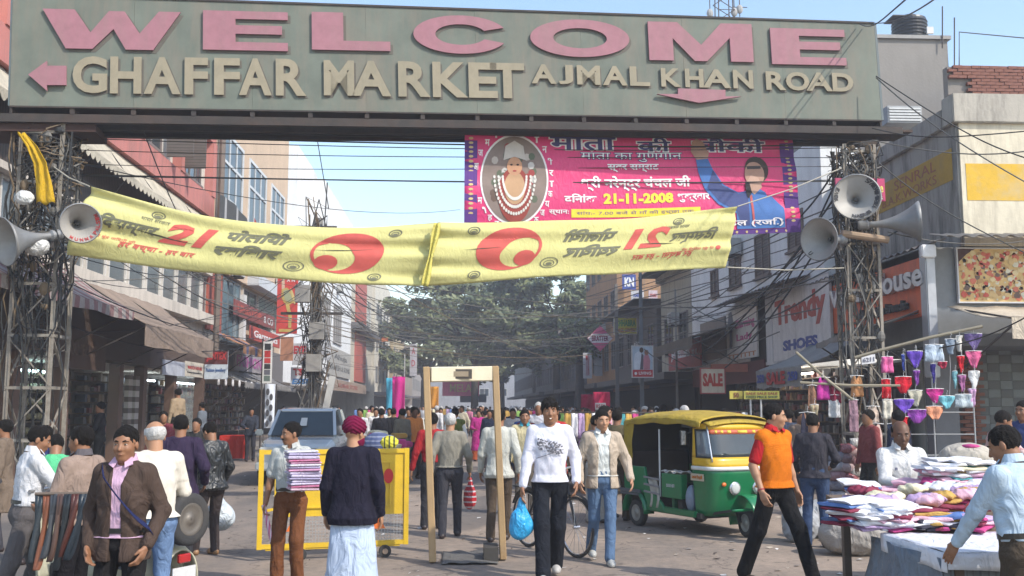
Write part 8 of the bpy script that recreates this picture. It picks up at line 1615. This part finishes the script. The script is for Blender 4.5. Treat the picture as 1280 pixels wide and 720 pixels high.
while made < 255 and tries < 4000:
    tries += 1; Y = 19.5+cr.random()**1.5*78; lo_, hi_ = -6.5 if Y > 30 else -1.3, 7.6 if Y > 30 else 5.4; x = cr.uniform(lo_, hi_)
    if any((x-a)**2+(Y-b)**2 < .36 for a, b in spots_): continue
    px = 580+x/Y*1244
    if px < 415 and Y < 45 or 545 < px < 640 and Y < 33.5 or 500 < px < 545 and Y < 23: continue
    pr, gen = cr.choice(protos if cr.random() < .8 else protos[:3]); tn, bn = cr.choice(list(TC)), cr.choice(list(BC)); away = cr.random() < .5
    dw = 'nearest' if Y < 27 else 'nearer' if Y < 38 else 'middle distance' if Y < 55 else 'far' if Y < 75 else 'farthest'; thing_w = {'m': 'shirt', 'w': 'sari', 'c': 'jacket'}[gen]
    lb = '%s %s figure in a %s %s, %s, %s' % (dw, 'backward facing' if away else 'oncoming', tn, thing_w if gen == 'w' else thing_w+' and '+bn+' trousers', place_word(px), 'woman' if gen == 'w' else 'man')
    lb = lb.replace(', woman', '').replace(', man', '')
    if lb in used or len(lb.split()) > 16: continue
    used.add(lb); spots_.append((x, Y)); made += 1
    if first[id(pr)]: c = pr; first[id(pr)] = False
    else: c = copy_tree(pr)
    c.location = (x, Y, 0); c.rotation_euler = (0, 0, R((0 if away else 180)+cr.uniform(-35, 35))); sc_ = cr.uniform(.93, 1.05); c.scale = (sc_,)*3
    tag(c, lb, 'person', 'shoppers in the crowded street')
    for ch in c.children:
        m_ = None; n0 = ch.name.split('.')[0]
        if n0 in ('shirt', 'jacket', 'sari'): m_ = cloth(TC[tn])
        elif n0 in ('trousers', 'skirt'): m_ = cloth(BC[bn] if n0 == 'trousers' else TC[tn])
        elif n0 == 'body': m_ = skin(cr.choice(('brown', 'light', 'dark')))
        elif n0 == 'hair' and cr.random() < .1: m_ = HAIRG
        if m_ and ch.material_slots: ch.material_slots[0].link = 'OBJECT'; ch.material_slots[0].material = m_
for pr, gen in protos:
    if first[id(pr)]:
        for ch in list(pr.children): bpy.data.objects.remove(ch)
        bpy.data.objects.remove(pr)
# ================================================================ things carried
# belts
hc_ = hand(r3, i3, 1); bx_, by_, bz_ = at(70, 618, 7.55); BT = thing('belt_bunch', 'bunch of seven leather belts looped over a rod in the sellers hands', 'belts', (bx_, by_, bz_))
MB().tube([(-.17, .05, 0), (.24, .08, .0)], .012, 8).build('rod', mat('wood', (.12, .09, .07)), BT)
for i, c in enumerate(((.02, .03, .04), (.20, .065, .03), (.05, .055, .065), (.09, .05, .04), (.015, .02, .025), (.07, .02, .015), (.012, .02, .03))):
    x0 = -.15+i*.055; dx = -.02-.012*i; m = MB(); L_ = .50+.05*math.sin(i*2)
    m.grid(lambda u, v: (x0+dx*math.sin(u*math.pi)+.02*math.sin(u*2*math.pi)+(v-.5)*.036+(.055 if u > .5 else 0)*math.sin((u-.5)*math.pi)*.5, .05+(v-.5)*.012-i*.004+.015*math.sin(u*7+i), -L_*math.sin(u*math.pi)**.75), 28, 1); m.build('belt', mat('leather', c, rough=.4, dirt=.15), BT, smooth=True, solid=.004)
# shoulder strap of the man in brown
m = MB(); T_, s_ = i4['T'], i4['s']; pts = []
def strap(u, v):
    x = .13-.36*u; z = 1.425-.43*u+(v-.5)*.05; yy = .150*(1-min(.97, abs(x)/.205)**2.3)**(1/2.3)+.012 if z < 1.36 else .055+(1.43-z)*1.35
    return T_(x+(v-.5)*.03, min(yy, .165)+.006, z)*s_
m.grid(strap, 20, 2); m.build('bag_strap', cloth((.015, .02, .07)), r4, smooth=True, solid=.004)
# bags
def bag(label, c, r, col, seed, h=.011, stripes=None, amp=.02, neck=True, **k):
    t = thing('carrier_bag', label, 'bag', c); mt = mat('carrier_plastic', col, rough=.3, var=.12, wrinkle=1.0, stripes=stripes, **k); F = Field((-r[0]*1.4, -r[1]*1.4, -r[2]*1.35), (r[0]*1.4, r[1]*1.4, r[2]*1.9), h)
    F.ell((0, 0, -.02), r, k=0)
    if neck: F.cap((0, 0, r[2]*.5), (0, 0, r[2]*1.55), r[0]*.55, .018, k=.05)
    w = waves(seed, amp, 22, 6, (1, 1, .5)); q, x, y, z = F.sl(F.lo, F.lo+F.h*F.n, 0); F.D[q] += w(x, y, z); put(bpy.data.objects.new('bag_body', F.mesh('bag_body', [mt])), t); return t
p = hand(r7, i7, 0); bag('white plastic bag bulging with shopping held by the leather jacket man', (p.x+.0, p.y-.02, p.z-.30), (.19, .13, .17), (.52, .58, .64), 3)
p = hand(r13, i13, 0); bag('bright blue plastic bag hanging from the smiling young mans hand', (p.x, p.y, p.z-.24), (.125, .09, .145), (.03, .32, .62), 5)
p = hand(r10, i10, 0); bag('red patterned bag with white dots held by the white haired man', (p.x, p.y, p.z-.26), (.085, .06, .15), (.42, .02, .03), 6, stripes=(2, .07, (.5, .45, .48), .3))
# pack of shirts in the sellers arm, each packed shirt its own slab
p = hand(r8, i8, 1); SHp = thing('shirt_pack', 'tall stack of plastic wrapped shirts with pink and lilac folds on the sellers arm', 'shirts', (p.x+.06, p.y-.02, p.z+.0), R(18)); rr = random.Random(5); z = 0
for i in range(15):
    h_ = rr.uniform(.018, .032); m = MB(); c = rr.choice([(.50, .20, .36), (.46, .40, .55), (.58, .56, .62), (.42, .06, .18), (.30, .25, .42), (.6, .4, .5)]); w_ = .145; m.box(-w_, w_, -.17, .10, 0, h_-.003); o = m.build('packed_shirt', mat('packed_shirt', c, rough=.25, wrinkle=.6, dirt=.4, dirtcol=(.5, .5, .55)), SHp, bevel=.008); o.location = (rr.uniform(-.012, .012)-.002*i, rr.uniform(-.01, .01), z); o.rotation_euler = (0, rr.uniform(-.02, .02), rr.uniform(-.05, .05)); z += h_
p = hand(r8, i8, 0); m = MB(); m.tube([p+Vector((0, 0, .08)), p+Vector((.10, -.05, -.26))], [.022, .02], 8); tag(m.build('rolled_cloth', mat('pink_roll', (.45, .12, .22), rough=.3, stripes=(0, .03, (.6, .5, .55), .4))), 'thin pink rolled packet in the young sellers lowered hand', 'packet')
# print on the sweatshirt
F = None; T_, s_ = i13['T'], i13['s']
def on_chest(x, z, off=.012):
    yy = .118*(1-abs(x/.19)**2.3)**(1/2.3) if abs(x) < .185 else .05
    return T_(x, yy+.008+off, z)*s_
rr = random.Random(31); m = MB()
for i in range(120):
    u = rr.uniform(-.12, .12); w_ = rr.uniform(.006, .022); h_ = rr.uniform(.004, .02); zc = 1.235-.22*u+rr.uniform(-.05, .055); x0, x1 = -u-w_/2, -u+w_/2
    m.add([on_chest(x0, zc-h_/2, .018), on_chest(x1, zc-h_/2-.004, .018), on_chest(x1, zc+h_/2-.004, .018), on_chest(x0, zc+h_/2, .018)], [(0, 1, 2, 3)])
m.grid(lambda u, v: on_chest(.13-.26*u, 1.125+.085*u+.006*v, .019), 14, 1)
pr_ = m.build('chest_print', mat('print', (.10, .10, .12)), r13, fix=False); pr_['kind'] = 'stuff'
# vendor shirt embroidery and watch straps
T_, s_ = i21['T'], i21['s']; m = MB()
for sx in (-1, 1):
    for i in range(4): m.ball(T_(sx*.085+.012*(i % 2), .118, 1.26-.012*(i//2))*s_, (.006, .004, .008), 5)
m.build('embroidery', mat('print', (.12, .12, .2)), r21)['kind'] = 'stuff'
a, e, w = i19['arms'][0]; d = (w-e).normalized(); m = MB(); m.tube([(w-d*.02)*i19['s'], (w-d*.008)*i19['s']], .034, 14); m.build('wrist_band', mat('red_thread', (.30, .02, .03)), r19)
# ================================================================ overhead cables
wr = random.Random(99)
def cable(a, b, sag, r_=.010, col=0, group='overhead cables crossing the street', label='thin dark cable sagging across the street between poles and shopfronts'):
    a, b = Vector(a), Vector(b); n = 14; m = MB(); j = wr.uniform(-.12, .12)
    m.tube([a.lerp(b, i/n)-Vector((0, 0, sag*4*(i/n)*(1-i/n)+j*math.sin(6.28*i/n)*.3)) for i in range(n+1)], r_, 4, cap=False)
    o = m.build('overhead_cable', (CBL, CBG, CBB)[col], None, smooth=True, fix=False); return tag(o, label, 'cable', group)
g1, l1 = 'cables strung just under the gantry', 'black cable running under the welcome board between the two towers'
for y0, y1, Y0, Y1, r_ in ((158, 172, 17.9, 19.9, .030), (162, 176, 17.95, 20.0, .022), (167, 180, 18.0, 19.6, .016), (186, 197, 18.0, 19.5, .009), (203, 208, 18.0, 19.5, .008), (217, 226, 18.0, 19.5, .014), (219, 224, 18.1, 19.6, .009), (171, 184, 18, 19.5, .010)):
    cable(at(50, y0, Y0), at(1075, y1, Y1), wr.uniform(.03, .14), r_, 0, g1, l1)
cable(at(50, 192, 18), at(575, 262, 40), .5, .012, 0, 'cables from the left tower', 'cable dropping from the left tower far down the street'); cable(at(180, 165, 18), at(262, 330, 30), .3, .012, 0, 'cables from the left tower', 'cable slanting down across the pink facade')
# from the right tower top to the right, over the corner building
for i, (a, b, Ya, Yb) in enumerate((((1095, 95), (1290, 200), 18.8, 17), ((1095, 97), (1290, 232), 18.8, 17), ((1090, 160), (1290, 163), 18.8, 17), ((1090, 175), (1290, 188), 18.9, 17), ((1075, 30), (1140, -8), 19, 12), ((1085, 28), (1180, -10), 19, 12), ((1100, 205), (1290, 320), 18.9, 18), ((1110, 290), (1290, 300), 18.9, 18.6), ((1120, 440), (1285, 395), 17, 15))):
    cable(at(*a, Ya), at(*b, Yb), .15, .012, i % 2, 'cables to the right of the right tower', 'cable running from the right tower toward the right edge of the view')
# fans between near right side and the far poles
def rfac(px, py): return atX(px, py, 9.2)
for i in range(16):
    a = at(wr.uniform(935, 1070), wr.uniform(255, 420), wr.uniform(19.3, 30)) if i % 3 else at(1070, wr.uniform(200, 380), 19.3)
    px = wr.choice((803, 772, 705, 650, 600, 545)); Y = {803: 32, 772: 46, 705: 62, 650: 75, 600: 70, 545: 78}[px]; b = at(px+wr.uniform(-8, 8), wr.uniform(352, 440), Y)
    cable(a, b, wr.uniform(.3, 1.3), wr.uniform(.009, .018), wr.choice((0, 0, 1, 1)))
for i in range(26):      # across the street, left facade or pole to the right facade
    Y = wr.uniform(34, 85); Y2 = Y+wr.uniform(-12, 14); z = wr.uniform(4.4, 8.2)
    cable((-9.2 if i % 2 else cpx, Y if i % 2 else 38, z), (9.1, max(30, Y2), wr.uniform(4.2, 7.6)), wr.uniform(.5, 1.8), wr.uniform(.009, .02), wr.choice((0, 1, 1, 2)))
for i in range(20):      # left: tower and facade to the concrete pole
    a = at(wr.uniform(40, 75), wr.uniform(180, 400), 17.7) if i % 2 else Vector((-9.2, wr.uniform(20, 33), wr.uniform(3.3, 5.0)))
    cable(a, (cpx+wr.uniform(-.5, .5), 37.7, wr.uniform(4.0, 8.6)), wr.uniform(.3, 1.4), wr.uniform(.008, .018), wr.choice((0, 0, 1)), 'cables from left side to the concrete pole', 'dark cable strung from the left shopfronts toward the thick concrete pole')
for i in range(12):      # along the left facade and from the pole away down the street
    cable((cpx, 38, wr.uniform(5, 8.6)), (wr.uniform(-8, 2), wr.uniform(62, 82), wr.uniform(5, 8)), wr.uniform(.4, 1.6), wr.uniform(.012, .02), wr.choice((0, 1)), 'cables from the concrete pole down the street', 'cable running from the concrete pole away down the street')
for i in range(5):      # along the right facade
    cable((wr.uniform(8.4, 9.3), wr.uniform(20, 24), wr.uniform(4.8, 6.5)), (wr.uniform(7.6, 9.3), wr.uniform(34, 48), wr.uniform(4.2, 6.0)), wr.uniform(.3, 1.2), wr.uniform(.010, .022), 0, 'thick cables along the right shopfronts', 'thick black cable drooping along the right shopfronts')
for i, (a, b) in enumerate((((1048, 205), (955, 300)), ((1050, 215), (935, 420)), ((1048, 240), (880, 440)), ((1046, 270), (900, 465)))): cable(at(*a, 19.2), at(*b, 26+i), .3, .02, 0, 'slack service cables from the right tower', 'slack thick cable falling from the right tower toward the shop fronts')
# wall clutter: air conditioners and meters
def ac(label, fac, u, z, sc=1.0):
    t = thing('air_conditioner', label, 'air conditioner', fac.P(u, z, .05)); wm = mat('ac_box', (.42, .42, .40), rough=.5, dirt=.5); m = MB(); fac.box(m, u-.42, u+.42, z, z+.55, .05, .42); m.build('cabinet', wm, t, world=True, bevel=.012)
    m = MB(); 
    for k in range(7): m = MB(); fac.box(m, u-.36, u+.10, z+.07+k*.062, z+.10+k*.062, .42, .432); m.build('grille_slat', mat('grille', (.10, .10, .10)), t, world=True)
    m = MB(); fac.box(m, u-.3, u-.26, z-.06, z-.002, .0, .40); m.build('bracket', IRON, t, world=True); m = MB(); fac.box(m, u+.26, u+.3, z-.06, z-.002, .0, .40); m.build('bracket', IRON, t, world=True)
for a in (('window air conditioner on the blue glass block', FL, 41.0, 7.0), ('air conditioner box under the beige building windows', FL, 50.5, 7.6), ('air conditioner box on the tall white building', FL, 74.5, 10.2), ('air conditioner beside the shuttered windows on the right', FR, 33.6, 6.9), ('air conditioner on the narrow cream house', FR, 43.6, 5.3), ('air conditioner on the brown brick building', FR, 66.0, 6.6), ('second air conditioner low on the brown brick building', FR, 70.0, 5.2), ('air conditioner above the low dark fronted house', FR, 52.5, 4.6)): ac(*a)
# hanging sandals at the left shop front
for i in range(9):
    p = Vector((-8.25, 34.0+i*1.05, 2.75)); t = thing('hung_sandals', 'pair of white sandals hung from the shop awning edge', 'sandals', p, 0, 'sandals hung along the left awning'); MB().tube([(0, 0, .12), (0, 0, -.1)], .008, 4).build('string', IRON, t)
    for s_ in (-1, 1): m = MB(); m.ball((.02, s_*.07, -.2), (.03, .05, .13), 6); m.build('sandal', mat('white_rubber', (.55, .54, .55)), t, smooth=True)
# faded flags cloth near the beige building
m = MB(); a = at(275, 243, 36); b = at(318, 280, 41); m.grid(lambda u, v: a.lerp(b, u)+Vector((.03*math.sin(u*20), 0, -1.0*v*(1-.35*u)+.1*math.sin(u*5))), 16, 6); tag(m.build('black_flag', mat('flag', (.05, .05, .05), rough=.8, stripes=(1, 1.6, (.35, .34, .34), .25))), 'black and white cloth banner hung below the beige building windows', 'banner'); m = MB(); a2 = at(318, 272, 41.2); m.grid(lambda u, v: a2+Vector((.05*u, .9*u, -.6*v+.25*(1-u)*0-.35*u)), 6, 4); tag(m.build('red_cloth', cloth((.35, .04, .03))), 'red cloth corner at the end of the black and white banner', 'cloth')

# ================================================================ haze
m = MB(); m.box(-60, 60, -12, 260, -1.0, 21.5); hz = m.build('haze', mat('x', (1, 1, 1)), None); hm = bpy.data.materials.new('haze'); hm.use_nodes = True; n = hm.node_tree.nodes; n.remove(n['Principled BSDF']); pvn = n.new('ShaderNodeVolumePrincipled'); pvn.inputs['Color'].default_value = (.86, .90, 1.0, 1); pvn.inputs['Density'].default_value = .0018; pvn.inputs['Anisotropy'].default_value = .25
hm.node_tree.links.new(pvn.outputs[0], n['Material Output'].inputs['Volume']); hz.data.materials.clear(); hz.data.materials.append(hm); hz['kind'] = 'stuff'; hz['label'] = 'pale haze filling the street'
print('script seconds', round(time.time()-T0, 1))
